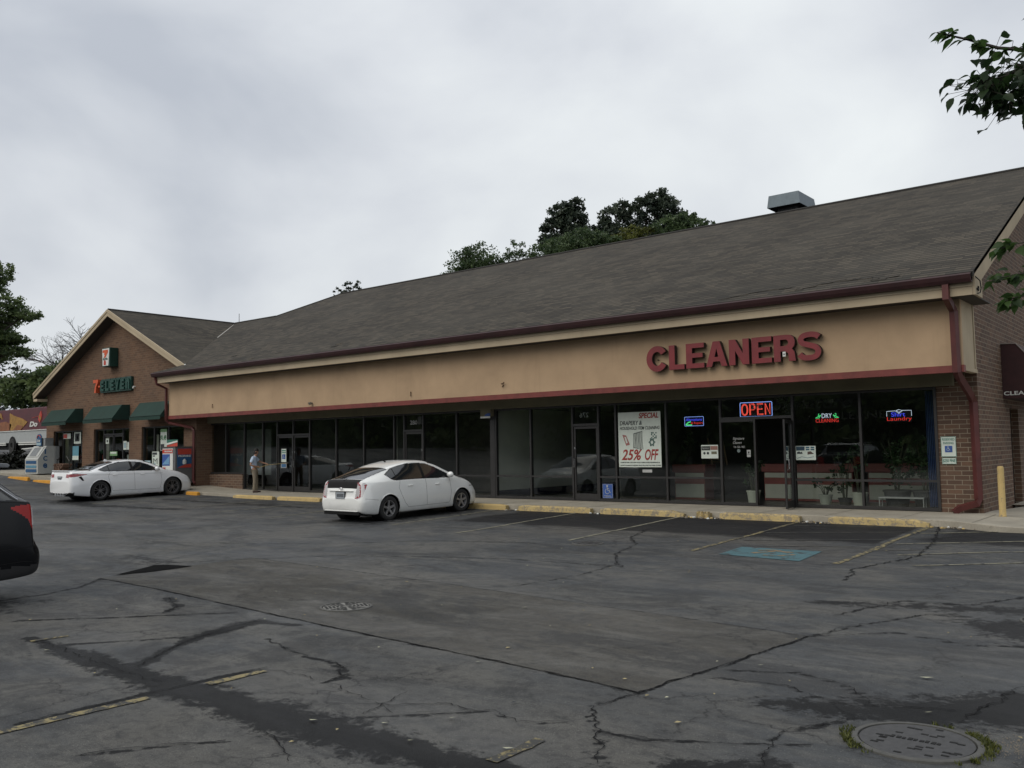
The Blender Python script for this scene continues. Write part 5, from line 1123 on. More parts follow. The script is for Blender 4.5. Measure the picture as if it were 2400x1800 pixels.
for a, n_, r_ in [(2.7, 70, .045), (2.9, 90, .05), (3.15, 110, .05), (3.4, 120, .05), (3.65, 90, .045), (3.9, 50, .03), (.6, 90, .05), (.45, 110, .06), (.25, 150, .07), (.05, 160, .07), (-.15, 150, .06), (-.35, 120, .05), (-.55, 80, .045), (-.8, 60, .04), (-1.1, 40, .03), (1.2, 20, .03), (1.0, 26, .03)]:
    a_ = a+.35; sp_.append((-1.655+.415*math.cos(a_), 5.98+.415*math.sin(a_), r_*random.uniform(.5, 1.1), int(n_*random.uniform(.15, 1.1))))
blades(sp_, 'weeds', 'low yellow-green weeds growing round the near manhole', WEED, .035, wdt=.005)
gr_ = MB()
for i in range(330):
    x = -1.1+random.gauss(0, .13); y = 6.25+random.gauss(0, .13); r_ = random.uniform(.002, .006); z = gz(x, y)+.006
    gr_.lathe([(0, -r_*.5), (r_, 0), (0, r_*.7)], (x, y, z), 'z', RUB, 4)
o = gr_.build('loose_gravel', fix=False); tag(o, 'loose pale gravel beside the near manhole', 'gravel', kind='stuff')

# ============================================================ THINGS ON AND BEHIND THE GLASS
def emt(name, label, cat, loc): return thing(name, loc, label, cat)
NR = emis('neon_red', (1, .10, .07), 1.5); NBL = emis('neon_blue', (.10, .14, 1), 1.6); NG = emis('neon_green', (.12, 1, .30), .9); NW = emis('neon_white', (.75, .85, 1), .9); NP = emis('neon_pale_blue', (.28, .42, 1), 1.1)
NDR = emis('led_red', (.9, .05, .04), .9); NDB = emis('led_blue', (.07, .09, .95), 1.2)
# OPEN neon
t = emt('open_sign', 'glowing red neon OPEN sign with a blue outline over the open door', 'neon sign', (-9.42, 21.4, 2.26))
YO = 21.42
def rrect(x0, x1, z0, z1, r_, y):
    P_ = []
    for cx, cz, a0 in ((x1-r_, z0+r_, -90), (x1-r_, z1-r_, 0), (x0+r_, z1-r_, 90), (x0+r_, z0+r_, 180)):
        P_ += [(cx+r_*math.cos(R(a0+90*i/5)), y, cz+r_*math.sin(R(a0+90*i/5))) for i in range(6)]
    return P_+[P_[0]]
q = MB(); q.box(-9.85, -8.98, YO+.03, YO+.05, 2.25, 2.63, plain('neon_back', (.006, .006, .012), .9)); q.build('backboard', t)
q = MB(); q.tube(rrect(-9.84, -8.99, 2.262, 2.62, .03, YO), .0085, NP, 6, False); q.build('outline_tube', t)
def oval(cx, cz, rx, rz_, n=18): return [(cx+rx*math.cos(2*PI*i/n), YO-.005, cz+rz_*(abs(math.sin(2*PI*i/n))**.8)*(1 if math.sin(2*PI*i/n) > 0 else -1)) for i in range(n+1)]
for off, rad in ((0, .0065), (.022, .0065)):
    g_ = []
    g_.append(oval(-9.715, 2.44, .085-off, .145-off))
    g_.append([(-9.58+off, YO-.005, 2.30), (-9.58+off, YO-.005, 2.585-off), (-9.47, YO-.005, 2.585-off), (-9.435-off, YO-.005, 2.55-off*.4), (-9.435-off, YO-.005, 2.47+off*.6), (-9.47, YO-.005, 2.43+off), (-9.58+off, YO-.005, 2.43+off)])
    g_.append([(-9.22, YO-.005, 2.585-off), (-9.375+off, YO-.005, 2.585-off), (-9.375+off, YO-.005, 2.30+off), (-9.22, YO-.005, 2.30+off)]); g_.append([(-9.375+off, YO-.005, 2.44+off*.5), (-9.24, YO-.005, 2.44+off*.5)])
    g_.append([(-9.17+off*.8, YO-.005, 2.30), (-9.17+off*.8, YO-.005, 2.58), (-9.04-off*.2, YO-.005, 2.31), (-9.04-off*.2, YO-.005, 2.58)])
    for k, pl in enumerate(g_):
        q = MB(); q.tube(pl, rad, NR, 6); q.build('letter_tube', t)
text_mb('270', '-y', -9.52, -9.22, 2.44, 2.55, 21.345, plain('number_grey', (.10, .10, .10), .7), bold=.03).build('door_number', bld)
def led(name, label, x0, x1, z0, z1, rows, border=None):
    t_ = emt(name, label, 'neon sign', ((x0+x1)/2, 21.42, z0)); q = MB(); q.box(x0, x1, 21.43, 21.44, z0, z1, MATS['neon_back']); q.build('backboard', t_)
    if border: q = MB(); q.tube(rrect(x0, x1, z0, z1, .015, 21.42), .006, border, 5, False); q.build('outline_tube', t_)
    for (tx, a, b_, c, d_, m, sh) in rows:
        text_mb(tx, '-y', x0+(x1-x0)*a, x0+(x1-x0)*b_, z0+(z1-z0)*c, z0+(z1-z0)*d_, 21.425, m, bold=-.004, shear=sh).build('lettering', t_)
    return t_
t = led('led_sign', 'small blue and red lit Alterations and Repairs sign in the counter window', -11.43, -10.88, 2.07, 2.31, [('Alterations', .05, .92, .55, .85, NDB, .2), ('& Repairs', .34, .96, .14, .44, NDR, 0)], NP)
q = MB(); q.tube([(-11.40, 21.42, 2.10), (-11.32, 21.42, 2.17), (-11.27, 21.42, 2.17), (-11.27, 21.42, 2.20)], .014, NG, 6); q.tube([(-11.38, 21.42, 2.095), (-11.22, 21.42, 2.095)], .016, NG, 6); q.build('green_figure', t)
t = led('led_sign', 'small lit DRY CLEANING sign with two green hangers', -7.90, -7.34, 2.05, 2.29, [('DRY', .27, .70, .48, .92, NW, 0), ('CLEANING', .0, .98, .04, .40, NDR, 0)])
for s_ in (1, -1):
    cx = -7.62+s_*.21; q = MB(); q.tube([(cx-s_*.06, 21.415, 2.235), (cx+s_*.07, 21.415, 2.165), (cx-s_*.01, 21.415, 2.165), (cx-s_*.06, 21.415, 2.235)] if s_ > 0 else [(cx+.06, 21.415, 2.235), (cx-.07, 21.415, 2.165), (cx+.01, 21.415, 2.165), (cx+.06, 21.415, 2.235)], .008, NG, 5); q.tube([(cx, 21.415, 2.2), (cx+.01, 21.415, 2.26), (cx-.02*s_, 21.415, 2.27)], .007, NG, 5); q.build('hanger', t)
t = led('led_sign', 'small lit Shirt Laundry sign under a white collar outline', -6.24, -5.70, 2.02, 2.29, [('Shirt', .18, .74, .46, .82, NDB, 0), ('Laundry', .0, 1.0, .02, .42, NDR, 0)])
q = MB(); q.tube([(-6.24, 21.415, 2.15), (-6.24, 21.415, 2.265), (-6.05, 21.415, 2.275), (-5.97, 21.415, 2.21), (-5.89, 21.415, 2.28), (-5.70, 21.415, 2.275), (-5.70, 21.415, 2.15)], .006, NW, 5); q.tube([(-6.03, 21.415, 2.28), (-5.97, 21.415, 2.30), (-5.90, 21.415, 2.285), (-5.97, 21.415, 2.235), (-6.03, 21.415, 2.28)], .006, NW, 5); q.build('collar_outline', t)
# painted script over the glass
SCR = plain('script_dark', (.010, .009, .009), .8)
a = text_mb('Signature', '-y', -9.0, -7.02, 2.30, 2.72, 21.47, SCR, shear=.35, bold=.01)
b_ = text_mb('CLEANERS', '-y', -7.55, -5.9, 2.12, 2.30, 21.47, SCR); o = join(a).build('window_script'); tag(o, 'faint large dark script painted across the cleaner\'s upper windows', 'lettering'); o = b_.build('window_script'); tag(o, 'faint dark capitals under the painted script in the cleaner\'s windows', 'lettering')
t = emt('door_lettering', 'small white shop name and phone number lettered on the glass', 'lettering', (-9.9, 21.33, 1.5))
WL = plain('white_vinyl', (.40, .41, .40), .8)
text_mb('Signature', '-y', -10.03, -9.72, 1.66, 1.75, 21.345, WL, shear=.4).build('line', t); text_mb('Cleaners', '-y', -10.03, -9.79, 1.575, 1.645, 21.345, WL, shear=.4).build('line', t); text_mb('Tel. 526-1822', '-y', -10.02, -9.71, 1.475, 1.525, 21.345, WL).build('line', t)
q = MB(); q.lathe([(0, .001), (.045, 0)], (-9.88, 21.34, 1.40), 'y', plain('sticker_grey', (.14, .18, .18), .7), 14); q.build('round_sticker', t)
def flat(name, label, cat, x0, x1, z0, z1, m, y=21.342, th=.003, group=None):
    t_ = thing(name, (x0, y, z0), label, cat, group); q = MB(); q.box(x0, x1, y-th, y, z0, z1, m); q.build('sheet', t_); return t_
t = flat('door_sticker', 'white route-shield shaped sticker on the glass by the OPEN sign', 'sticker', -9.66, -9.56, 1.24, 1.42, WL)
q = MB(); q.box(-9.65, -9.57, 21.337, 21.3385, 1.30, 1.31, INK); q.box(-9.63, -9.59, 21.337, 21.3385, 1.33, 1.38, INK); q.build('print', t)
# numbers
NUM = plain('number_white', (.42, .43, .42), .8)
tag(text_mb('280', '-y', -21.76, -21.42, 2.40, 2.54, 21.345, NUM).build('door_number'), 'white number 280 over the middle shop door', 'number')
tag(text_mb('276', '-y', -14.79, -14.47, 2.41, 2.55, 21.36, NUM, mirror=True).build('door_number'), 'white mirrored number 276 seen through the door transom', 'number')
q = MB(); q.box(-21.38, -21.2, 21.33, 21.34, 2.40, 2.66, plain('sign_dull', (.05, .055, .05), .8)); tag(q.build('notice'), 'dull grey notice beside the number 280', 'notice')
# big sale poster
t = flat('sale_poster', 'large white poster offering 25% OFF drapery cleaning', 'poster', -13.47, -12.12, .98, 2.50, PAPER, 21.345)
DI = plain('poster_ink', (.055, .065, .065), .8); yy = 21.341
text_mb('SPECIAL', '-y', -12.80, -12.18, 2.32, 2.47, yy, REDINK, shear=.2, bold=.03).build('lettering', t)
text_mb('DRAPERY &', '-y', -13.42, -12.70, 2.14, 2.26, yy, DI, shear=.2, bold=.015).build('lettering', t)
text_mb('HOUSEHOLD ITEM CLEANING', '-y', -13.42, -12.15, 2.01, 2.10, yy, DI, shear=.2, bold=.015).build('lettering', t)
text_mb('25%', '-y', -13.38, -12.72, 1.17, 1.47, yy, REDINK, shear=.28, bold=.02).build('lettering', t); text_mb('OFF', '-y', -12.63, -12.20, 1.17, 1.47, yy, REDINK, shear=.28, bold=.02).build('lettering', t)
text_mb('COMFORTERS CURTAINS RUGS COMFORTERS BEDSPREADS &', '-y', -13.42, -12.17, 1.09, 1.125, yy, DI, bold=.02).build('lettering', t); text_mb('DUVET BLANKETS SLEEPING BAGS PILLOWS FEATHER COVERS', '-y', -13.42, -12.14, 1.01, 1.045, yy, DI, bold=.02).build('lettering', t)
q = MB()
q.add([(-13.34, yy-.003, 1.88), (-13.22, yy-.003, 1.86), (-13.10, yy-.003, 1.60), (-13.22, yy-.003, 1.57)], [(0, 1, 2, 3)], plain('poster_pink', (.34, .14, .13), .8))
q.add([(-13.27, yy-.004, 1.82), (-13.22, yy-.004, 1.81), (-13.17, yy-.004, 1.65), (-13.22, yy-.004, 1.64)], [(0, 1, 2, 3)], PAPER); q.build('pillow_drawing', t)
q = MB()
for i in range(9):
    x = -12.97+i*.033; q.tube([(x, yy-.004, 1.91+.006*i), (x+.008*math.sin(i*2.), yy-.004, 1.72), (x-.01+.004*i, yy-.004, 1.50-.03*(i > 5))], .005+.003*(i % 3 == 0), DI, 4)
q.tube([(-12.98, yy-.004, 1.90), (-12.70, yy-.004, 1.965)], .008, DI, 4); q.tube([(-12.97, yy-.004, 1.52), (-12.72, yy-.004, 1.46)], .007, DI, 4); q.build('curtain_drawing', t)
q = MB()
DG = plain('poster_green', (.03, .10, .085), .8)
for k in range(6):
    a = PI/3*k; cx, cz = -12.40, 1.66; q.tube([(cx+.10*math.cos(a), yy-.004, cz+.12*math.sin(a)), (cx+.10*math.cos(a+2.1), yy-.004, cz+.12*math.sin(a+2.1))], .010, DG, 4)
for i in range(4):
    for j in range(4):
        if (i+j) % 2 == 0 or i in (0, 3) and j in (0, 3): q.box(-12.42+i*.045, -12.385+i*.045, yy-.006, yy-.003, 1.76+j*.045, 1.795+j*.045, DG)
q.build('pattern_drawing', t)
t = flat('window_notice', 'narrow pale notice below the sale poster', 'notice', -12.72, -12.42, .835, .915, WL)
t = flat('phone_flyer', 'small flyer with two dark pictures left of the open door', 'flyer', -10.93, -10.45, 1.21, 1.56, PAPER)
q = MB(); q.box(-10.92, -10.67, 21.335, 21.3385, 1.42, 1.53, plain('flyer_dark', (.05, .055, .05), .8)); q.box(-10.66, -10.46, 21.335, 21.3385, 1.43, 1.53, plain('flyer_pink', (.28, .15, .12), .8)); q.box(-10.64, -10.49, 21.335, 21.3385, 1.32, 1.39, plain('flyer_olive', (.14, .14, .09), .8))
for cx in (-10.84, -10.74): q.lathe([(0, 0), (.035, 0)], (cx, 21.337, 1.345), 'y', INK, 12)
q.build('print', t); text_mb('Signature', '-y', -10.90, -10.69, 1.45, 1.50, 21.334, WL, shear=.3).build('lettering', t)
t = flat('shoe_flyer', 'small blue and white flyer showing shoes, right of the open door', 'flyer', -8.39, -7.90, 1.16, 1.50, PAPER)
q = MB(); q.box(-8.38, -8.17, 21.335, 21.3385, 1.39, 1.49, plain('flyer_navy', (.03, .06, .09), .8))
for i in range(2):
    for j in range(2): q.box(-8.14+i*.12, -8.05+i*.12, 21.335, 21.3385, 1.395+j*.05, 1.43+j*.05, plain('flyer_blue', (.05, .12, .17), .8))
q.prism([(-8.36, 1.31), (-8.22, 1.31), (-8.24, 1.36), (-8.28, 1.345), (-8.30, 1.37), (-8.36, 1.35)], 'y', 21.335, 21.3385, INK); q.prism([(-8.10, 1.29), (-7.94, 1.31), (-7.98, 1.335), (-8.02, 1.37), (-8.10, 1.36)], 'y', 21.335, 21.3385, plain('flyer_brown', (.10, .07, .06), .8)); q.tube([(-8.36, 21.337, 1.2), (-8.25, 21.337, 1.24), (-8.1, 21.337, 1.21), (-7.95, 21.337, 1.24)], .006, MATS['flyer_blue'], 4); q.build('print', t)
# accessible symbols
def wheelchair(t_, cx, cz, s_, y, m):
    q_ = MB(); q_.lathe([(0, -.001), (.11*s_, -.001)], (cx-.06*s_, y, cz+.46*s_), 'y', m, 10)
    q_.tube([(cx-.06*s_, y, cz+.34*s_), (cx-.02*s_, y, cz+.02*s_), (cx+.20*s_, y, cz+.0*s_), (cx+.30*s_, y, cz-.24*s_), (cx+.40*s_, y, cz-.22*s_)], .04*s_, m, 5); q_.tube([(cx-.04*s_, y, cz+.2*s_), (cx+.18*s_, y, cz+.18*s_)], .03*s_, m, 5)
    q_.tube([(cx-.06*s_+.26*s_*math.cos(R(a)), y, cz-.12*s_+.26*s_*math.sin(R(a))) for a in range(110, 345, 15)], .032*s_, m, 5); q_.build('wheelchair_symbol', t_)
t = flat('accessible_sign', 'blue wheelchair parking sign low on the glass left of the poster', 'sign', -14.0, -13.66, .11, .51, BLUESIGN, 21.285); wheelchair(t, -13.83, .33, .26, 21.28, WL); text_mb('PARKING', '-y', -13.94, -13.72, .15, .19, 21.28, WL).build('lettering', t)
q = MB(); q.tube(rrect(-13.99, -13.67, .12, .50, .02, 21.281), .004, WL, 4, False); q.build('border', t)
t = flat('accessible_sign', 'green and white RESERVED PARKING sign with blue wheelchair panel on the brick pillar', 'sign', -5.09, -4.78, 1.22, 1.665, PAPER, 21.312)
SG = plain('sign_text_green', (.02, .16, .12), .7)
text_mb('RESERVED', '-y', -5.06, -4.81, 1.575, 1.63, 21.307, SG).build('lettering', t); text_mb('PARKING', '-y', -5.04, -4.83, 1.495, 1.545, 21.307, SG).build('lettering', t)
q = MB(); q.box(-5.01, -4.86, 21.303, 21.308, 1.32, 1.46, BLUESIGN); q.build('blue_panel', t); wheelchair(t, -4.94, 1.39, .10, 21.301, PAPER); q = MB(); q.tube(rrect(-5.085, -4.785, 1.225, 1.66, .02, 21.307), .0045, SG, 4, False); q.build('border', t)
t = flat('fine_plate', 'small green and white $250 FINE plate under the reserved parking sign', 'sign', -5.08, -4.79, 1.06, 1.20, PAPER, 21.312)
text_mb('$250 FINE', '-y', -5.06, -4.81, 1.09, 1.17, 21.307, SG, bold=.01).build('lettering', t); q = MB(); q.tube(rrect(-5.075, -4.795, 1.065, 1.195, .02, 21.307), .0045, SG, 4, False); q.build('border', t)
t = flat('accessible_sign', 'pale reserved parking notice on the mullion right of the man', 'sign', -28.78, -28.48, 1.15, 1.66, PAPER, 21.28); q = MB(); q.box(-28.73, -28.53, 21.274, 21.278, 1.27, 1.45, BLUESIGN); q.box(-28.76, -28.5, 21.274, 21.278, 1.50, 1.53, SG); q.box(-28.76, -28.5, 21.274, 21.278, 1.57, 1.61, SG); q.build('print', t); wheelchair(t, -28.63, 1.35, .12, 21.272, PAPER)
t = flat('blue_door_sticker', 'blue and white sticker just under the reserved notice', 'sticker', -28.80, -28.46, .93, 1.10, WL, 21.28); q = MB(); q.box(-28.77, -28.49, 21.274, 21.278, .95, 1.08, plain('sticker_blue', (.05, .14, .28), .7)); q.build('print', t)

# inside the cleaner's
CTOP = plain('counter_red', (.20, .055, .045), .5); CPAN = plain('counter_panel', (.42, .43, .36), .6, var=.06)
def counter(x0, x1, y, label, z1=1.01):
    t_ = thing('counter', ((x0+x1)/2, y+.3, .02), label, 'counter')
    q_ = MB(); q_.box(x0-.05, x1+.05, y-.05, y+.6, .80, z1, CTOP); q_.build('top', t_); q_ = MB(); q_.box(x0, x1, y, y+.55, .02, .795, CTOP); q_.build('body', t_)
    for z0_, zz in ((.64, .77), (.08, .46)): q_ = MB(); q_.box(x0+.02, x1-.02, y-.012, y-.001, z0_, zz, CPAN); q_.build('panel', t_)
counter(-12.64, -11.70, 23.0, 'short red and white panelled counter behind the flyer window'); counter(-10.2, -7.8, 23.6, 'long dark red panelled counter behind the open door'); counter(-7.5, -6.0, 23.9, 'panelled counter end behind the potted plants')
LFD = m_leaf('houseplant', (.012, .028, .012), (.045, .085, .035), .3)
def leaves(lobes, n, size, rg, flat_=.0, shell=.4):
    """lobes: (centre, radii); returns leaf quads gathered in clumps"""
    V = []; F = []; T = []; vol = np.array([l_[1][0]*l_[1][1]*l_[1][2] for l_ in lobes]); vol = vol**.7/np.sum(vol**.7)
    for (c, r_), fr_x in zip(lobes, vol):
        k = max(6, int(n*fr_x)); nc_ = max(5, int(k/26)); d = rg.normal(size=(nc_, 3)); d /= np.linalg.norm(d, axis=1)[:, None]
        rad = rg.uniform(shell, 1, nc_)[:, None]**.6; cc = np.array(c)+d*rad*np.array(r_); ct = rg.uniform(0, 1, nc_)
        w_ = rg.integers(0, nc_, k); p = cc[w_]+rg.normal(size=(k, 3))*np.array(r_)*np.array([.15, .15, .11])
        nrm = rg.normal(size=(k, 3)); nrm[:, 2] += flat_; nrm /= np.linalg.norm(nrm, axis=1)[:, None]; a = np.cross(nrm, rg.normal(size=(k, 3))); a /= np.linalg.norm(a, axis=1)[:, None]; b_ = np.cross(nrm, a)
        s_ = size*rg.uniform(.55, 1.25, (k, 1)); q0 = p-a*s_; q1 = p+b_*s_*.5-a*s_*.1; q2 = p+a*s_; q3 = p-b_*s_*.5-a*s_*.1
        o_ = len(V)*4; V.append(np.stack([q0, q1, q2, q3], 1).reshape(-1, 3)); T.append(np.repeat(np.clip(ct[w_]*.6+rg.uniform(0, .4, k), 0, 1), 4))
    V = np.concatenate(V); F = np.arange(len(V)).reshape(-1, 4); return V, F, np.concatenate(T)
def foliage(name, parent, lobes, n, size, mat, seed, flat_=.3, shell=.4):
    rg = np.random.default_rng(seed); V, F, T = leaves(lobes, n, size, rg, flat_, shell); off = np.array(parent.location) if parent else np.zeros(3)
    me_ = bpy.data.meshes.new(name); me_.vertices.add(len(V)); me_.vertices.foreach_set('co', (V-off).astype(np.float32).ravel()); me_.loops.add(F.size); me_.loops.foreach_set('vertex_index', F.astype(np.int32).ravel()); me_.polygons.add(len(F)); me_.polygons.foreach_set('loop_start', np.arange(0, F.size, 4, dtype=np.int32)); me_.update(calc_edges=True)
    at_ = me_.attributes.new('tone', 'FLOAT', 'POINT'); at_.data.foreach_set('value', T.astype(np.float32)); me_.materials.append(mat); o_ = bpy.data.objects.new(name, me_); col.objects.link(o_); o_.parent = parent; return o_
def pot_plant(x, y, rp, hp, h_, label, n=160, potc=None, sp=.35, fl=.6):
    t_ = thing('potted_plant', (x, y, .02), label, 'potted plant'); q_ = MB(); q_.lathe([(0, 0), (rp*.75, 0), (rp, hp*.9), (rp*1.07, hp*.9), (rp*1.07, hp), (rp*.9, hp), (rp*.85, hp-.03), (0, hp-.03)], (x, y, .02), 'z', potc or CPAN, 20); q_.build('pot', t_, smooth=False)
    q_ = MB()
    for i in range(6): a = i*1.1; q_.tube([(x+.04*math.cos(a), y+.04*math.sin(a), hp), (x+sp*.3*math.cos(a), y+sp*.3*math.sin(a), hp+(h_-hp)*.5), (x+sp*.8*math.cos(a), y+sp*.5*math.sin(a), h_*.92)], [.012, .009, .005], plain('stem', (.05, .055, .03), .8), 5)
    q_.build('stem', t_); foliage('leaves', t_, [((x, y, (hp+h_)/2+.1), (sp, sp*.7, (h_-hp)/2))], n, .05, LFD, int(abs(x)*100), fl, .1); return t_
pot_plant(-9.70, 21.75, .17, .36, 1.15, 'plant in a pale pot just left of the open doorway', 160)
pot_plant(-7.94, 22.0, .16, .28, .62, 'low plant in a pale bowl right of the open doorway', 120)
pot_plant(-7.05, 21.8, .18, .36, 1.5, 'thin stemmed plant in a cream pot beside the last mullion', 190)
pot_plant(-7.5, 22.1, .16, .2, 1.4, 'tall leafy plant in a dark pot between the two pale pots', 240, plain('pot_dark', (.03, .03, .028), .7))
pot_plant(-6.25, 22.0, .30, .42, 1.75, 'big bushy plant in a grey tub at the left end of the bench', 650, plain('tub_grey', (.09, .09, .085), .7), .42); pot_plant(-5.65, 22.1, .28, .42, 1.6, 'big bushy plant in a grey tub beside the blue curtain', 600, MATS['tub_grey'], .40)
pot_plant(-12.3, 23.25, .12, 1.2, 1.85, 'dark plant on the short counter behind the flyer window', 260, plain('pot_dark', (.03, .03, .028), .7), .26)
t = thing('bench', (-6.03, 21.62, .02), 'low white tube bench inside the rightmost shop window', 'bench'); q = MB(); q.box(-6.54, -5.54, 21.5, 21.75, .27, .30, plain('bench_white', (.34, .34, .33), .5)); q.build('seat', t)
for x in (-6.52, -5.56):
    for y in (21.52, 21.73): q = MB(); q.tube([(x, y, .27), (x, y, .02)], .014, MATS['bench_white'], 6); q.build('leg', t)
q = MB()
for k in (0, 1):
    x = -11.5+k*.45; q.tube([(x, 23.1, 1.0), (x-.12, 23.1, 1.75)], .018, plain('chair_wood', (.14, .09, .045), .6), 5)
for k in range(7): q.tube([(-11.62+.02*k, 23.1, 1.15+.07*k-.07), (-11.1-.02*k*0, 23.1, 1.15+.07*k-.07)], .008, MATS['chair_wood'], 4)
tag(q.build('wooden_rack'), 'light wooden slatted rack beside the short counter', 'rack')

# ============================================================ PERSON
def skin(name, parent, pts, edges, m, root=0, sub=2):
    """pts: (x, y, z, r) or (x, y, z, rx, ry)"""
    me_ = bpy.data.meshes.new(name); off = parent.location if parent else Vector((0, 0, 0))
    me_.from_pydata([(p[0]-off.x, p[1]-off.y, p[2]-off.z) for p in pts], edges, []); o_ = bpy.data.objects.new(name, me_); col.objects.link(o_); o_.parent = parent
    o_.modifiers.new('skin', 'SKIN'); me_.materials.append(m)
    if not me_.skin_vertices: 
        bpy.context.view_layer.objects.active = o_
    sv = me_.skin_vertices[0].data if me_.skin_vertices else None
    if sv:
        for i, p in enumerate(pts): sv[i].radius = (p[3], p[4] if len(p) > 4 else p[3]); sv[i].use_root = (i == root)
    s_ = o_.modifiers.new('sub', 'SUBSURF'); s_.levels = sub; s_.render_levels = sub
    return o_
MX, MY, MZ = -29.14, 20.32, .01
SKIN = plain('skin', (.36, .20, .13), .6, var=.08); SHIRT = plain('shirt_blue', (.44, .54, .68), .85, var=.1, scale=9); TROU = plain('trousers_khaki', (.20, .17, .125), .9, var=.15, scale=8); SHOE = plain('shoe_brown', (.045, .022, .015), .6); CAP = plain('cap_dark', (.018, .017, .016), .8)
man = thing('person', (MX, MY, MZ), 'man in pale blue shirt, khaki trousers and dark cap holding a pole', 'person')
def W(f, s_, z, *r): return (MX+f, MY+s_, MZ+z, *r)      # f forward (+X), s to his left (+Y)
pt = [W(.0, 0, .93, .12, .11), W(-.02, 0, 1.08, .115, .105), W(-.02, 0, 1.24, .12, .11), W(-.0, 0, 1.36, .07), W(.03, 0, 1.42, .052), W(.05, 0, 1.475, .062), W(.055, 0, 1.55, .085, .075), W(.05, 0, 1.61, .072), W(.048, 0, 1.645, .03),
      W(-.04, -.17, 1.33, .055), W(-.10, -.21, 1.16, .043), W(-.13, -.23, 1.06, .038), W(.0, -.20, 1.01, .033), W(.11, -.15, 1.0, .025), W(.16, -.13, .995, .026),
      W(.02, .17, 1.33, .055), W(.12, .20, 1.21, .042), W(.19, .20, 1.16, .037), W(.32, .12, 1.12, .031), W(.43, .02, 1.09, .024), W(.47, -.02, 1.085, .026),
      W(0, -.09, .84, .085), W(.02, -.10, .48, .055), W(-.01, -.10, .10, .04), W(0, .09, .84, .085), W(.05, .11, .48, .055), W(.05, .11, .10, .04)]
ed = [(0, 1), (1, 2), (2, 3), (3, 4), (4, 5), (5, 6), (6, 7), (7, 8), (2, 9), (9, 10), (10, 11), (11, 12), (12, 13), (13, 14), (2, 15), (15, 16), (16, 17), (17, 18), (18, 19), (19, 20), (0, 21), (21, 22), (22, 23), (0, 24), (24, 25), (25, 26)]
# fingers and thumbs
for hi, (hx, hs, hz_) in ((14, (.16, -.13, .995)), (20, (.47, -.02, 1.085))):
    for k in range(4):
        b0 = len(pt); y_ = hs-.0; dz = .0
        pt += [W(hx+.025+.0*k, y_+.012*(k-1.5)*1.3, hz_-.012, .009), W(hx+.045, y_+.012*(k-1.5)*1.4, hz_-.030, .008), W(hx+.030-.003*k, y_+.012*(k-1.5)*1.4, hz_-.046+.002*k, .007)]; ed += [(hi, b0), (b0, b0+1), (b0+1, b0+2)]
    b0 = len(pt); pt += [W(hx+.005, hs-.035, hz_-.008, .010), W(hx+.032, hs-.038, hz_-.022, .008)]; ed += [(hi, b0), (b0, b0+1)]
# nose
b0 = len(pt); pt += [W(.135, 0, 1.535, .012)]; ed += [(6, b0)]
skin('body', man, pt, ed, SKIN)
skin('shirt', man, [W(.0, 0, .86, .155, .135), W(-.03, 0, 1.0, .155, .13), W(-.03, 0, 1.16, .15, .125), W(-.02, 0, 1.28, .15, .12), W(.0, 0, 1.36, .085, .08), W(.025, 0, 1.41, .062),
    W(-.04, -.165, 1.32, .078), W(-.085, -.205, 1.21, .073), W(-.11, -.225, 1.13, .074), W(.01, .165, 1.32, .078), W(.08, .19, 1.25, .07), W(.13, .20, 1.20, .068)],
    [(0, 1), (1, 2), (2, 3), (3, 4), (4, 5), (3, 6), (6, 7), (7, 8), (3, 9), (9, 10), (10, 11)], SHIRT)
skin('trousers', man, [W(0, 0, .90, .13, .12), W(0, -.085, .80, .098), W(.02, -.10, .48, .074), W(.0, -.10, .22, .066), W(-.01, -.10, .08, .068), W(0, .085, .80, .098), W(.05, .11, .48, .074), W(.05, .11, .22, .066), W(.05, .11, .08, .068)],
    [(0, 1), (1, 2), (2, 3), (3, 4), (0, 5), (5, 6), (6, 7), (7, 8)], TROU)
for s_, f_ in ((-.10, -.02), (.11, .05)): skin('shoe', man, [W(f_-.05, s_, .045, .042), W(f_+.06, s_, .042, .042), W(f_+.17, s_, .035, .035)], [(0, 1), (1, 2)], SHOE)
q = MB(); q.lathe([(.0, .105), (.05, .098), (.085, .06), (.096, .01), (.096, -.005)], W(.045, 0, 1.585), 'z', CAP, 18); q.prism([(MX+.12, MY-.06), (MX+.225, MY-.04), (MX+.235, MY), (MX+.225, MY+.04), (MX+.12, MY+.06)], 'z', MZ+1.59, MZ+1.60, CAP); q.build('cap', man, smooth=False)
q = MB(); q.lathe([(.0, .05), (.06, .04), (.092, -.01), (.085, -.06), (.0, -.075)], W(.02, 0, 1.55), 'z', plain('hair_dark', (.03, .028, .026), .8), 14); q.build('hair', man, smooth=True)
for s_ in (-1, 1): q = MB(); q.lathe([(0, -.006), (.012, 0), (0, .006)], W(.128, s_*.03, 1.565), 'x', BLACK, 8); q.build('eye', man)
q = MB(); q.box(MX+.118, MX+.128, MY-.022, MY+.022, MZ+1.488, MZ+1.495, plain('lip', (.18, .07, .06), .6)); q.build('mouth', man)
for s_ in (-1, 1): q = MB(); q.lathe([(0, -.008), (.026, -.002), (.024, .006), (0, .008)], W(.045, s_*.083, 1.55), 'y', SKIN, 10); q.build('ear', man, smooth=True)
po = thing('squeegee_pole', (MX, MY, MZ), 'thin light wooden pole held level by the man towards the door glass', 'pole')
q = MB(); q.tube([W(.02, -.150, .960), W(.20, -.12, .965), W(.50, -.04, 1.05), W(.85, .05, 1.08), W(1.22, .14, 1.10)], [.013, .013, .012, .010, .009], plain('pole_wood', (.36, .28, .12), .6), 6); q.build('handle', po)
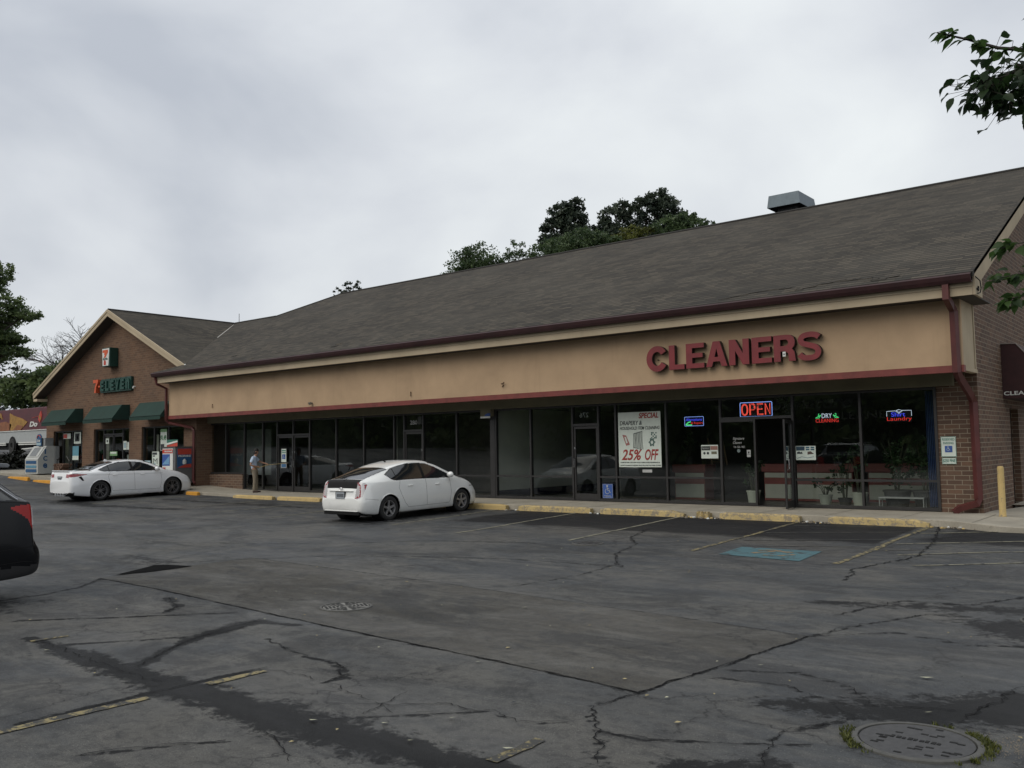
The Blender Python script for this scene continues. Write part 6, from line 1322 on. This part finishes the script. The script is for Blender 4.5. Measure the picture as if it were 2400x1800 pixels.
q = MB(); q.tube([W(1.22, .04, 1.11), W(1.23, .24, 1.11)], .018, plain('squeegee_grey', (.2, .2, .2), .6), 6); q.build('squeegee_head', po); man.rotation_euler = (0, 0, R(48)); po.rotation_euler = (0, 0, R(48))

# ============================================================ IN FRONT OF THE CORNER STORE
MET = plain('merch_white', (.44, .45, .43), .5, var=.06); ICEB = plain('ice_blue', (.02, .085, .20), .5); ICEL = plain('ice_pale', (.30, .42, .46), .6)
t = thing('ice_merchandiser', (-46.9, 20.1, .60), 'white slant-front ice box lettered Ice beside the left windows', 'ice box')
def prism_x(mb, prof, x0, x1, m): mb.prism(prof, 'x', x0, x1, m)
prof = [(19.62, .64), (20.40, .64), (20.40, 2.02), (20.02, 2.02), (19.64, 1.42), (19.60, 1.36)]
q = MB(); prism_x(q, prof, -47.62, -46.17, MET); q.build('cabinet', t)
q = MB(); n_ = Vector((0, -.6, .38)).normalized(); a0 = (19.67, 1.47); a1 = (19.99, 1.975)
def sl(mb, x0, x1, t0, t1, d, m):
    y0, z0 = a0[0]+(a1[0]-a0[0])*t0, a0[1]+(a1[1]-a0[1])*t0; y1, z1 = a0[0]+(a1[0]-a0[0])*t1, a0[1]+(a1[1]-a0[1])*t1
    dy, dz = -.845*d, .535*d
    mb.add([(x0, y0, z0), (x1, y0, z0), (x1, y1, z1), (x0, y1, z1), (x0, y0+dy, z0+dz), (x1, y0+dy, z0+dz), (x1, y1+dy, z1+dz), (x0, y1+dy, z1+dz)], [(4, 5, 6, 7), (0, 1, 5, 4), (1, 2, 6, 5), (2, 3, 7, 6), (3, 0, 4, 7)], m)
sl(q, -47.52, -46.30, .0, .97, .03, MET); do = q.build('door', t); q = MB(); sl(q, -47.30, -46.55, .06, .90, .036, plain('frost_glass', (.16, .17, .17), .25)); q.build('pane', do)
q = MB(); q.box(-47.5, -46.32, 19.59, 19.6, 1.14, 1.29, ICEB); q.box(-47.5, -46.32, 19.59, 19.6, .94, 1.06, plain('ice_mid', (.10, .25, .36), .5)); q.box(-47.5, -46.32, 19.59, 19.6, .72, .87, ICEB); q.build('front_label', t)
for k, (ch, zz) in enumerate((('I', 1.62), ('C', 1.28), ('E', .92))): text_mb(ch if ch != 'E' else 'e', '+x', (19.86 if ch != 'I' else 19.92), (20.06 if ch != 'I' else 19.99), zz, zz+.24, -46.165, ICEB, bold=.03).build('letter', t)
q = MB(); q.box(-46.9, -46.1, 20.41, 20.61, .62, 2.0, plain('merch_grey', (.25, .26, .26), .6)); q.box(-46.95, -46.3, 20.0, 20.4, 2.021, 2.42, MATS['merch_grey']); q.build('compressor', t)
q = MB(); q.prism([(-47.05, 2.03), (-46.52, 2.03), (-46.52, 2.52), (-46.66, 2.62), (-46.9, 2.62), (-47.05, 2.5)], 'y', 19.9, 19.93, ICEB); hd = q.build('header_sign', t)
text_mb('Ice', '-y', -46.95, -46.62, 2.22, 2.38, 19.89, WHITE, shear=.3, bold=.02).build('lettering', hd); q = MB(); q.tube([(-47.0, 19.89, 2.42), (-46.9, 19.89, 2.55), (-46.7, 19.89, 2.56), (-46.58, 19.89, 2.44)], .02, RD7, 5); q.box(-47.02, -46.55, 19.893, 19.898, 2.06, 2.18, ICEL); q.build('artwork', hd)
q = MB(); q.tube([(-46.15, 20.43, .7), (-46.14, 20.43, 1.3), (-46.1, 20.5, 1.33), (-45.9, 20.6, 1.33)], .02, BLACK, 5); q.build('power_cable', t)
# propane exchange cages
t = thing('propane_cage', (-34.2, 20.1, .3), 'metal propane exchange cage with red, white and blue panels by the downspout', 'cage')
CGM = plain('cage_grey', (.12, .12, .12), .6, .2); q = MB(); q.box(-34.72, -33.74, 19.72, 20.50, .32, 1.80, CGM); q.box(-34.74, -33.72, 19.70, 20.52, 1.80, 1.83, plain('cage_top', (.08, .075, .07), .7)); q.build('cabinet', t, bevel=.01)
q = MB(); q.box(-34.70, -33.90, 19.70, 19.715, .85, 1.75, WHITE); p1 = q.build('front_panel', t); q = MB(); q.box(-34.69, -33.91, 19.692, 19.699, 1.56, 1.72, RD7); q.box(-34.69, -34.12, 19.692, 19.699, 1.05, 1.52, BLUESIGN); q.prism([(-34.69, 1.10), (-34.15, 1.45), (-34.15, 1.10)], 'y', 19.688, 19.692, plain('panel_light_blue', (.14, .30, .48), .6)); q.box(-34.66, -34.45, 19.690, 19.699, .88, .98, RD7); q.build('artwork', p1)
text_mb('PROPANE', '-y', -34.52, -33.94, 1.60, 1.67, 19.69, WHITE, bold=.03).build('lettering', p1)
q = MB(); q.box(-33.735, -33.72, 19.80, 20.44, .95, 1.75, ICEB); p2 = q.build('side_panel', t); q = MB(); q.box(-33.718, -33.712, 19.81, 20.43, 1.50, 1.74, RD7); q.prism([(19.81, .96), (20.43, .96), (20.43, 1.12), (20.1, 1.08)], 'x', -33.718, -33.712, RD7); q.build('artwork', p2)
text_mb('PROPANE', '+x', 19.84, 20.40, 1.40, 1.48, -33.712, WHITE, bold=.03).build('lettering', p2); q = MB(); q.lathe([(.0, .0), (.07, .0), (.085, .04), (.085, .14), (.06, .18), (.03, .2), (.03, .22), (0, .22)], (-33.72, 20.12, 1.10), 'z', MET, 12); q.build('tank_picture', p2)
t = thing('counter_card', (-34.3, 20.0, 1.83), 'small green, white and red card sign standing on the propane cage', 'sign')
q = MB(); q.box(-34.62, -33.8, 19.85, 19.87, 1.84, 2.12, plain('card_green', (.03, .14, .10), .7)); q.build('board', t); q = MB(); q.prism([(-34.62, 1.90), (-33.8, 2.02), (-33.8, 2.08), (-34.62, 1.98)], 'y', 19.843, 19.849, WHITE); q.prism([(-34.62, 1.84), (-33.8, 1.84), (-33.8, 2.0), (-34.62, 1.88)], 'y', 19.843, 19.849, RD7); q.build('artwork', t)
text_mb('Coffee', '-y', -34.35, -33.95, 1.99, 2.05, 19.842, WHITE, shear=.3).build('lettering', t) if 0 else None
# posters of the store
def wposter(label, x0, x1, z0, z1, m, marks, y=Y7+.075):
    t_ = flat('window_poster', label, 'poster', x0, x1, z0, z1, m, y); q_ = MB()
    for (a, b_, c, d_, mm) in marks: q_.box(x0+(x1-x0)*a, x0+(x1-x0)*b_, y-.008, y-.0035, z0+(z1-z0)*c, z0+(z1-z0)*d_, mm)
    if marks: q_.build('print', t_)
    return t_
pg = plain('poster_leaf', (.16, .30, .14), .7)
t = wposter('tall white price poster with green numerals at the right store window', -36.62, -36.10, 1.68, 2.62, PAPER, [(0, 1, .86, 1, pg), (.05, .6, .02, .3, INK)]); text_mb('$1.49', '-y', -36.60, -36.14, 2.10, 2.35, Y7+.068, plain('num_green', (.03, .16, .06), .7), bold=.03).build('lettering', t)
t = wposter('white poster with black heading low in the right store window', -37.30, -36.72, .95, 1.64, PAPER, [(.05, .7, .80, .95, INK), (.1, .4, .68, .76, INK), (.3, .5, .05, .3, ICEL)]); text_mb('M', '-y', -37.2, -36.85, 1.10, 1.35, Y7+.068, DI, bold=-.01).build('lettering', t)
wposter('pale blue poster low in the left store window', -44.85, -44.22, 1.30, 1.98, plain('poster_cyan', (.12, .30, .38), .6), [(0, 1, .0, .3, PAPER)])
wposter('red and white strip sign in the left store window', -45.85, -45.08, 2.36, 2.62, PAPER, [(.02, .5, .1, .9, RD7)])
wposter('framed poster right of the strip sign, left store windows', -44.72, -44.0, 2.10, 2.66, PAPER, [(.15, .8, .2, .9, INK), (.4, .6, .35, .7, PAPER)])
wposter('small green and white sticker on the store entrance door', -41.1, -40.4, 1.48, 1.68, pg, [(.1, .9, .5, .9, PAPER)], Y7+.07)
wposter('small white notice on the pane left of the middle pillar', -39.85, -39.55, 1.75, 2.15, PAPER, [(.2, .8, .2, .8, ICEL)]); wposter('small white sheet just above, right end of the store entrance', -39.5, -39.32, 1.75, 2.1, PAPER, [])
wposter('white square sign on the left entrance door', -41.5, -41.2, 2.05, 2.3, PAPER, [(.3, .7, .3, .7, INK)], Y7+.07)
wposter('blue-white sheet low beside the rightmost door pane', -37.95, -37.45, .9, 1.25, ICEL, [])
q = MB(); q.lathe([(0, 0), (.2, 0), (.22, .5), (.2, .72), (.12, .84), (0, .86)], (-39.3, 20.2, .48), 'z', plain('bin_red', (.38, .05, .03), .6), 14); tag(q.build('bin', smooth=True), 'red rounded bin half hidden behind the sedan roof', 'bin')
t = thing('firewood_rack', (-44.7, 20.2, .5), 'dark rack of bundles by the left store windows', 'rack'); q = MB(); 
for k in range(40): x, z = -45.3+random.uniform(0, 1.1), .65+random.uniform(0, .45); q.tube([(x, 19.95, z), (x+random.uniform(-.05, .05), 20.4, z)], .045, plain('firewood', (.13, .075, .05), .85, var=.5), 6)
q.build('bundles', t); q = MB()
for x in (-45.4, -44.1): q.tube([(x, 20.2, .5), (x, 20.2, 1.25), (x+.3*(1 if x < -45 else -1), 20.2, 1.5)], .02, BRONZE, 5)
q.build('rack_frame', t)

# ============================================================ BEYOND THE CORNER STORE
TG = plain('van_grey_white', (.36, .38, .38), .5, var=.06); TM = plain('van_maroon', (.085, .012, .018), .5, var=.25, scale=1); GOLD = plain('chip_gold', (.30, .16, .03), .6, var=.3, scale=3); ORR = plain('chip_dark', (.22, .08, .03), .6, var=.3, scale=3)
gzt = 1.78; t = thing('delivery_truck', (-67, 27.8, gzt), 'white delivery truck with maroon snack graphic on its upper side', 'truck')
q = MB(); q.box(-72.5, -61.2, 26.72, 29.1, gzt+1.45, 4.80, TM); q.build('cargo_box', t, bevel=.04); q = MB(); q.box(-72.5, -61.15, 26.68, 29.12, 2.45, 3.25, TG); q.box(-72.5, -61.1, 26.62, 29.14, 3.24, 3.29, WHITE); q.build('lower_body', t)
q = MB(); 
for xx in (-66.9, -71.2): q.lathe([(0, -.004), (.62, 0)], (xx, 26.668, gzt+.50), 'y', BLACK, 28)
q.build('wheel_arch', t); q = MB()
for z in (2.28, 2.40): q.box(-65.9, -61.2, 26.66, 26.72, z, z+.07, WHITE); q.box(-72.4, -68.0, 26.66, 26.72, z, z+.07, WHITE)
q.build('rub_rail', t)
for x in (-66.9, -71.2):
    for y in (26.72, 28.85): q = MB(); q.lathe([(.22, -.12), (.46, -.12), (.48, 0), (.46, .1), (.22, .1), (.2, .02), (0, .03)], (x, y, gzt+.47), 'y', TYR, 24); wo = q.build('wheel', t); q = MB(); q.lathe([(.22, -.10), (.20, -.02), (0, .0)], (x, y, gzt+.47), 'y', plain('truck_rim', (.10, .10, .10), .6), 16); q.build('rim', wo)
q = MB(); q.box(-61.9, -61.0, 26.75, 29.0, gzt+.18, gzt+.36, WHITE); q.tube([(-65.4, 26.7, 1.98), (-63.2, 26.7, 2.05)], .05, WHITE, 6); q.build('bumper', t); q = MB(); q.box(-72.3, -61.4, 26.9, 29, 2.0, 2.45, BLACK); q.build('chassis', t)
q = MB(); q.prism([(-67.5, 4.55), (-67.5, 3.32), (-65.7, 3.32), (-64.6, 3.85), (-65.5, 4.12), (-66.8, 4.35)], 'y', 26.69, 26.718, GOLD); q.prism([(-69.5, 3.32), (-67.4, 3.32), (-67.2, 3.75), (-68.2, 3.98), (-69.5, 3.9)], 'y', 26.69, 26.718, ORR); q.prism([(-66.9, 3.32), (-65.6, 3.32), (-65.3, 3.6), (-66.2, 3.7)], 'y', 26.68, 26.689, ORR); q.build('snack_graphic', t)
q = MB(); q.prism([(-62.55, 4.55), (-62.85, 4.25), (-62.95, 3.95), (-62.7, 3.75), (-62.45, 4.0), (-62.4, 4.3)], 'y', 26.69, 26.718, RD7); q.prism([(-62.75, 4.3), (-62.85, 4.15), (-62.6, 3.9), (-62.45, 4.05)], 'y', 26.68, 26.689, GOLD); q.tube([(-63.9, 26.69, 4.10), (-62.8, 26.69, 4.18)], .015, RD7, 4); q.build('flame_graphic', t)
text_mb('Do', '-y', -64.25, -63.05, 3.50, 3.86, 26.715, WHITE, shear=.2, bold=.04, depth=.03).build('lettering', t); text_mb('A', '-y', -69.4, -68.7, 4.15, 4.6, 26.715, GOLD, bold=.04, depth=.03).build('lettering', t)
q = MB(); q.box(-75, -62.8, 35.0, 38, 6.15, 6.5, WHITE); tag(q.build('flat_canopy'), 'white flat canopy edge glimpsed above the delivery truck', 'canopy')
# trees
BARK = plain('bark', (.045, .038, .030), .95, var=.3, scale=4); BARKG = plain('bark_grey', (.050, .046, .044), .95, var=.3, scale=4)
LF_OAK = m_leaf('leaf_oak', (.022, .036, .026), (.068, .088, .056), .3); LF_GRN = m_leaf('leaf_green', (.028, .052, .024), (.10, .145, .058), .4); LF_YG = m_leaf('leaf_yellow', (.05, .06, .012), (.14, .15, .03), .35); LF_L = m_leaf('leaf_left', (.038, .068, .030), (.15, .20, .075), .45)
def tree(label, base, lobes, n, size, mat, seed, name='tree', cat='tree', tr=.35, bark=None, flat_=.3, shell=.45, group=None):
    t_ = thing(name, base, label, cat, group); rg = random.Random(seed); q_ = MB(); bx_, by_, bz_ = base
    top = max(l_[0][2] for l_ in lobes); cx = sum(l_[0][0] for l_ in lobes)/len(lobes); cy_ = sum(l_[0][1] for l_ in lobes)/len(lobes); low = min(l_[0][2]-l_[1][2] for l_ in lobes); fk = max(bz_+1, low-(low-bz_)*.15)
    q_.tube([(bx_, by_, bz_-.3), (bx_+rg.uniform(-.1, .1), by_, bz_+(fk-bz_)*.5), (bx_*.7+cx*.3, by_*.7+cy_*.3, fk)], [tr*1.2, tr*.9, tr*.75], bark or BARK, 8)
    for (c, r_) in lobes:
        a = Vector((bx_*.7+cx*.3, by_*.7+cy_*.3, fk-.1)); b_ = Vector(c)+Vector((0, 0, r_[2]*.35)); mid = (a+b_)/2+Vector((rg.uniform(-1, 1), rg.uniform(-1, 1), rg.uniform(-.5, .3)))*r_[0]*.25
        q_.tube([a, mid, b_], [tr*.5, tr*.3, tr*.07], bark or BARK, 6)
        for k in range(4):
            d = Vector((rg.gauss(0, 1), rg.gauss(0, 1), rg.gauss(.3, .8))).normalized(); e_ = mid.lerp(b_, .4+.15*k); q_.tube([e_, e_+Vector((d.x*r_[0]*.45, d.y*r_[1]*.45, d.z*r_[2]*.4)), e_+Vector((d.x*r_[0]*.85, d.y*r_[1]*.85, d.z*r_[2]*.8))], [tr*.16, tr*.09, tr*.02], bark or BARK, 5)
    q_.build('trunk', t_, smooth=True, fix=False); foliage('crown', t_, lobes, n, size, mat, seed, flat_, shell); return t_
GT = 'trees behind the shop roof'
# helper frame for depth-80 trees: r = picture-right, d = depth direction
rx_, ry_ = .777, .629
def LB_(x, y, z, r_, k=1.): return ((x, y, z), (r_*1.0, r_*1.0, r_*k))
def oak(x0, y0, offs): return [((x0+a*rx_, y0+a*ry_, z), (r_*1.12, r_*1.12, r_*.92)) for a, z, r_ in offs]
tree('dark round-crowned oak behind the roof, left of the big pair', (-45.4, 64.5, .5), oak(-45.4, 64.5, [(-1.7, 19.9, .9), (-1.6, 21.3, .8), (-.6, 22.5, 1.0), (.2, 21.6, 1.3), (.7, 23.1, .8), (.8, 20.4, 1.2), (-.6, 19.6, 1.2), (.0, 18.6, 1.6)]), 13000, .17, LF_OAK, 11, group=GT, tr=.5, flat_=.5)
tree('large dark oak with open limbs, tallest behind the roof', (-40.2, 69.0, .5), oak(-40.6, 68.5, [(-3.9, 20.3, 1.0), (-3.6, 19.4, 1.1), (-2.2, 19.3, 1.2), (2.9, 19.9, 1.1), (-3.0, 20.9, .9), (-2.2, 22.2, 1.1), (-1.3, 22.8, .8), (-.3, 21.9, 1.0), (.9, 22.9, 1.1), (1.9, 23.5, 1.1), (2.6, 22.6, 1.2), (3.4, 21.8, 1.0), (-2.3, 20.3, 1.2), (.1, 20.1, 1.2), (1.9, 20.8, 1.2), (3.0, 20.6, 1.0), (-.8, 19.2, 1.2), (1.4, 19.2, 1.2)]), 22000, .17, LF_OAK, 12, group=GT, tr=.55, flat_=.5)
def bz(x0, y0, offs, kz=.8): return [((x0+a*rx_*1.1, y0+a*ry_*1.1, z+.12), (r_*1.18, r_*1.18, r_*kz*1.15)) for a, z, r_ in offs]
tree('feathery green tree at the left of the trees behind the roof', (-39.0, 44.6, .4), bz(-39.0, 44.6, [(-1.6, 12.8, .7), (-.7, 13.9, 1.0), (.2, 14.2, 1.0), (1.0, 13.8, .9), (-.2, 12.9, 1.3), (1.3, 13.0, .9)]), 9500, .10, LF_GRN, 21, group=GT, tr=.2, flat_=.1, shell=.2)
tree('thin wispy tree with see-through crown behind the roof', (-36.9, 46.3, .4), bz(-36.9, 46.3, [(0, 14.7, .55), (-.1, 14.0, .7), (.7, 14.0, .6), (1.3, 14.2, .6)], 1.1), 1700, .09, LF_GRN, 22, group=GT, tr=.12, flat_=.1, shell=.2)
tree('dense green tree in front of the oaks behind the roof', (-34.0, 48.6, .4), bz(-34.0, 48.6, [(-1.7, 14.3, .9), (-.6, 14.7, 1.1), (.6, 15.1, 1.0), (1.6, 14.9, .9), (.3, 13.9, 1.5), (2.3, 14.6, 1.0)]), 12000, .11, LF_GRN, 23, group=GT, tr=.2)
tree('yellow-green bushy treetop just above the roof ridge', (-30.9, 51.1, .4), bz(-30.9, 51.1, [(-.9, 15.1, .6), (0, 15.5, .7), (.9, 15.5, .6), (0, 14.8, 1.0)]), 4500, .10, LF_YG, 24, group=GT, tr=.15)
tree('mid green tree at the right of the oaks behind the roof', (-28.2, 53.3, .4), bz(-28.2, 53.3, [(-1.0, 16.0, .8), (0, 16.3, .8), (.9, 16.0, .7), (.7, 16.7, .4), (1.6, 16.0, .5), (0, 15.3, 1.2)]), 8000, .11, LF_GRN, 25, group=GT, tr=.18)
tree('small dark treetop peeking over the left end of the roof ridge', (-45.9, 39.2, .4), bz(-45.9, 39.2, [(-.55, 12.0, .3), (.0, 12.35, .35), (.5, 12.45, .4), (0, 11.7, .6)], .9), 800, .10, LF_OAK, 26, group=GT, tr=.1)
# left tree with layered boughs
lf = []
for z, r0, off in [(15.5, 1.0, -1.6), (13.8, 1.5, -1.4), (12.3, 2.0, -1.0), (11.0, 2.3, -.7), (9.6, 3.0, 0), (8.3, 2.7, -.1), (7.2, 2.6, .1)]:
    for k in range(5):
        a = 2*PI*k/5+z; lf.append(((-55.2+off*.777+r0*.75*math.cos(a), 19.0+off*.629+r0*.75*math.sin(a), z+.3*math.sin(k*2.+z)), (r0*.55, r0*.55, .55)))
lf += [((-52.4, 21.5, 9.4), (.9, .9, .35)), ((-52.9, 20.8, 10.1), (.8, .8, .5)), ((-52.7, 21.0, 7.3), (.9, .9, .3)), ((-52.9, 20.9, 8.1), (.9, .9, .35)), ((-53.5, 20.6, 11.8), (.6, .6, .8))]
tree('big green tree with layered boughs beside the delivery truck', (-56.2, 18.0, 1.2), lf, 60000, .10, LF_L, 31, tr=.35, flat_=.8, shell=.3)
tree('dense low green tree behind the delivery truck', (-74, 33.5, 1.8), [((-72+i*1.7*.777-3, 33.5+i*1.7*.629-3, 6.6+.5*math.sin(i*2.3)), (1.7, 1.7, 1.5)) for i in range(6)]+[((-74+i*2*.777, 34+i*2*.629, 8.2+.3*math.cos(i*3)), (1.4, 1.4, .9)) for i in range(-1, 3)], 16000, .2, LF_L, 33, tr=.3)
# leafless tree
t = thing('bare_tree', (-81, 38.5, 2.2), 'leafless branching tree left of the corner store gable', 'tree'); q = MB(); rb_ = random.Random(5)
def grow(p, d, ln, r_, dep):
    p2 = p+d*ln*.5+Vector((rb_.gauss(0, .06), rb_.gauss(0, .06), rb_.gauss(0, .05)))*ln; p3_ = p+d*ln; q.tube([p, p2, p3_], [r_, r_*.85, r_*.65], BARKG, 5 if dep > 2 else 3, False)
    if dep == 0: return
    for k in range(3 if dep > 1 else 4):
        ax = Vector((rb_.gauss(0, 1), rb_.gauss(0, 1), rb_.gauss(0, .6))); nd = (d*1.0+ax*.52); nd.z = nd.z*.85+.08; nd.normalize(); grow(p3_ if k else p2, nd, ln*rb_.uniform(.62, .84), r_*.6, dep-1)
base_ = Vector((-79.3, 39.3, 2.0)); q.tube([base_, (-79.4, 39.1, 6.2)], [.38, .3], BARKG, 7)
for d in ((-.55, -.45, .75), (.1, .05, 1), (-.75, -.6, .32), (.5, .35, .7), (-.25, -.2, 1.0)): grow(Vector((-79.4, 39.1, 6.1)), Vector(d).normalized(), 2.75, .17, 5)
q.build('trunk', t, fix=False)
# wooded hill and hedge bank
WD = m_leaf('wood_far', (.022, .030, .026), (.055, .068, .055), .1)
hl_ = [((-150+i*6*.777, 72+i*6*.629, 9+1.6*math.sin(i*1.7)+.25*i*0), (4.6, 4.6, 7.2+.8*math.sin(i*2.9))) for i in range(-9, 10)]
o = foliage('distant_wood', None, hl_, 12000, .55, WD, 41); tag(o, 'dim wooded rise far behind the store', 'wood', kind='stuff')
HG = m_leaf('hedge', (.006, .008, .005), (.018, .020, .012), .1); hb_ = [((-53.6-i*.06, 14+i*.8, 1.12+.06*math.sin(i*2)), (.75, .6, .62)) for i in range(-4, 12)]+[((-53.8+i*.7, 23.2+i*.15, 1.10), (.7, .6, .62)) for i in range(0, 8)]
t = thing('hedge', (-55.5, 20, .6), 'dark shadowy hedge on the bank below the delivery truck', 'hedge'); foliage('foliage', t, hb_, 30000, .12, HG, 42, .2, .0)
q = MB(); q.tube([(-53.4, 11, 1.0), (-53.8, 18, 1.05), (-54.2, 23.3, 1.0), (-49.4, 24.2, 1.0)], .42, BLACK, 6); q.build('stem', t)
# wood behind the camera (seen in the shop glass)
bk = [((x, -26+4*math.sin(x*.7), 4.2+1.5*math.sin(x*1.3)), (3.6, 3.0, 4.6+1.5*math.sin(x*2.1))) for x in np.arange(-250, 60, 5.)]
o = foliage('roadside_wood', None, bk, 40000, .45, LF_L, 43, .2, .2); tag(o, 'belt of trees across the road behind the viewpoint', 'wood', kind='stuff')
q = MB(); q.box(-255, 62, -33, -32, -.5, 9.0, plain('wood_slab_shade', (.02, .028, .018), .9, var=.4, scale=.3)); o = q.build('wood_dark_slab'); tag(o, 'unseen dark slab added for shade inside the tree belt behind the viewpoint', 'wood', kind='stuff')  # added slab darkens the glass reflections where the belt would let sky through

# street tree at the right with boughs reaching into view
FL = m_leaf('leaf_near', (.014, .030, .012), (.055, .105, .026), .5)
t = thing('street_tree', (1.9, 7.6, -.28), 'nearest tree, its leafy boughs hanging before the brick gable end', 'tree'); q = MB()
q.tube([(1.9, 7.6, -.3), (1.85, 7.55, 1.5), (1.8, 7.5, 3.2), (1.9, 7.5, 6)], [.16, .13, .11, .07], BARK, 10); tk = q.build('trunk', t, smooth=True)
LV_, LFc, LT = [], [], []
def leafshape(p, d, n_, s_, tone):
    d = d.normalized(); n_ = (n_-d*n_.dot(d)).normalized(); b = d.cross(n_); o_ = len(LV_)
    prof_ = [(0, 0), (.18, .22), (.42, .33), (.66, .24), (.86, .09), (1.08, 0)]
    for t_, w_ in prof_:
        cu = n_*(-.22*s_*t_*t_); c = p+d*(s_*t_)+cu
        LV_.append(c+b*(w_*s_)+n_*(w_*s_*.35)); LV_.append(c); LV_.append(c-b*(w_*s_)+n_*(w_*s_*.35))
    for i in range(5):
        for j in (0, 1): a = o_+3*i+j; LFc.append((a, a+1, a+4, a+3))
    LT.extend([tone]*18)
rl = random.Random(9); tw = MB()
def bough(pts, r_, nl, size, spread, droop=.5, tone=(0, .5)):
    P_ = [Vector(p) for p in pts]; tw.tube(P_, [r_*(1-.8*i/(len(P_)-1)) for i in range(len(P_))], BARK, 5)
    for k in range(nl):
        u = rl.random()*(len(P_)-1); i = int(u); p = P_[i].lerp(P_[i+1], u-i); ax = (P_[i+1]-P_[i]).normalized()
        off = Vector((rl.gauss(0, 1), rl.gauss(0, 1), rl.gauss(-.1, .8)))*spread; d = Vector((rl.gauss(0, .7), rl.gauss(0, .7), -droop+rl.gauss(0, .5)))+ax*.7
        if off.length > .05: tw.tube([p, p+off], .0015, BARK, 3, False)
        leafshape(p+off, d, Vector((rl.gauss(0, .6), rl.gauss(0, .6), 1)), size*rl.uniform(.6, 1.2), rl.uniform(*tone))
bough([(1.8, 7.4, 4.2), (.6, 6.6, 4.05), (-.4, 5.95, 3.85), (-.75, 5.66, 3.76), (-.92, 5.52, 3.78), (-1.05, 5.41, 3.83), (-1.18, 5.30, 3.87)], .02, 80, .08, .018, .4, (.3, 1))
bough([(.2, 6.3, 4.0), (-.45, 5.9, 3.80), (-.75, 5.66, 3.68), (-.95, 5.50, 3.60), (-1.02, 5.45, 3.55)], .012, 280, .080, .075, .35, (0, .35))
bough([(.1, 6.2, 3.9), (-.5, 5.85, 3.66), (-.80, 5.62, 3.52), (-.93, 5.52, 3.49)], .010, 250, .080, .075, .4, (0, .3))
bough([(-.5, 5.85, 3.6), (-.72, 5.70, 3.46), (-.82, 5.62, 3.36)], .006, 16, .075, .03, .6, (0, .3))
bough([(1.8, 7.5, 5.2), (0, 7.3, 5.1), (-.8, 7.6, 4.98), (-1.05, 7.85, 4.93)], .012, 40, .085, .05, .3, (0, .3))
for (e, s_) in (((-1.36, 7.81, 3.10), 1), ((-1.41, 7.78, 2.86), 1), ((-1.36, 7.83, 2.68), 1)):
    ex, ey, ez = e; bough([(1.7, 7.6, ez+1.0), (.2, 7.8, ez+.42), (-.8, 7.95, ez+.12), (-1.12, 7.92, ez+.03), (-1.28, 7.86, ez+.01), (ex, ey, ez-.02)], .012, 80, .095, .028, .3, (.3, 1))
bough([(1.7, 7.6, 4.5), (1.0, 7.9, 4.6), (.3, 8.3, 4.4)], .02, 60, .09, .12); bough([(1.85, 7.55, 5.0), (2.6, 8.3, 6.0), (3.0, 8.6, 6.8)], .03, 120, .10, .3); bough([(1.85, 7.5, 5.6), (1.4, 7.0, 6.6), (1.0, 7.0, 7.4)], .03, 120, .10, .3)
tw.build('bough', t, fix=False)
me_ = bpy.data.meshes.new('leaves'); L0 = t.location; me_.from_pydata([(v-L0)[:] for v in LV_], [], LFc); at_ = me_.attributes.new('tone', 'FLOAT', 'POINT'); at_.data.foreach_set('value', LT); me_.materials.append(FL); me_.shade_smooth(); o = bpy.data.objects.new('crown', me_); col.objects.link(o); o.parent = t
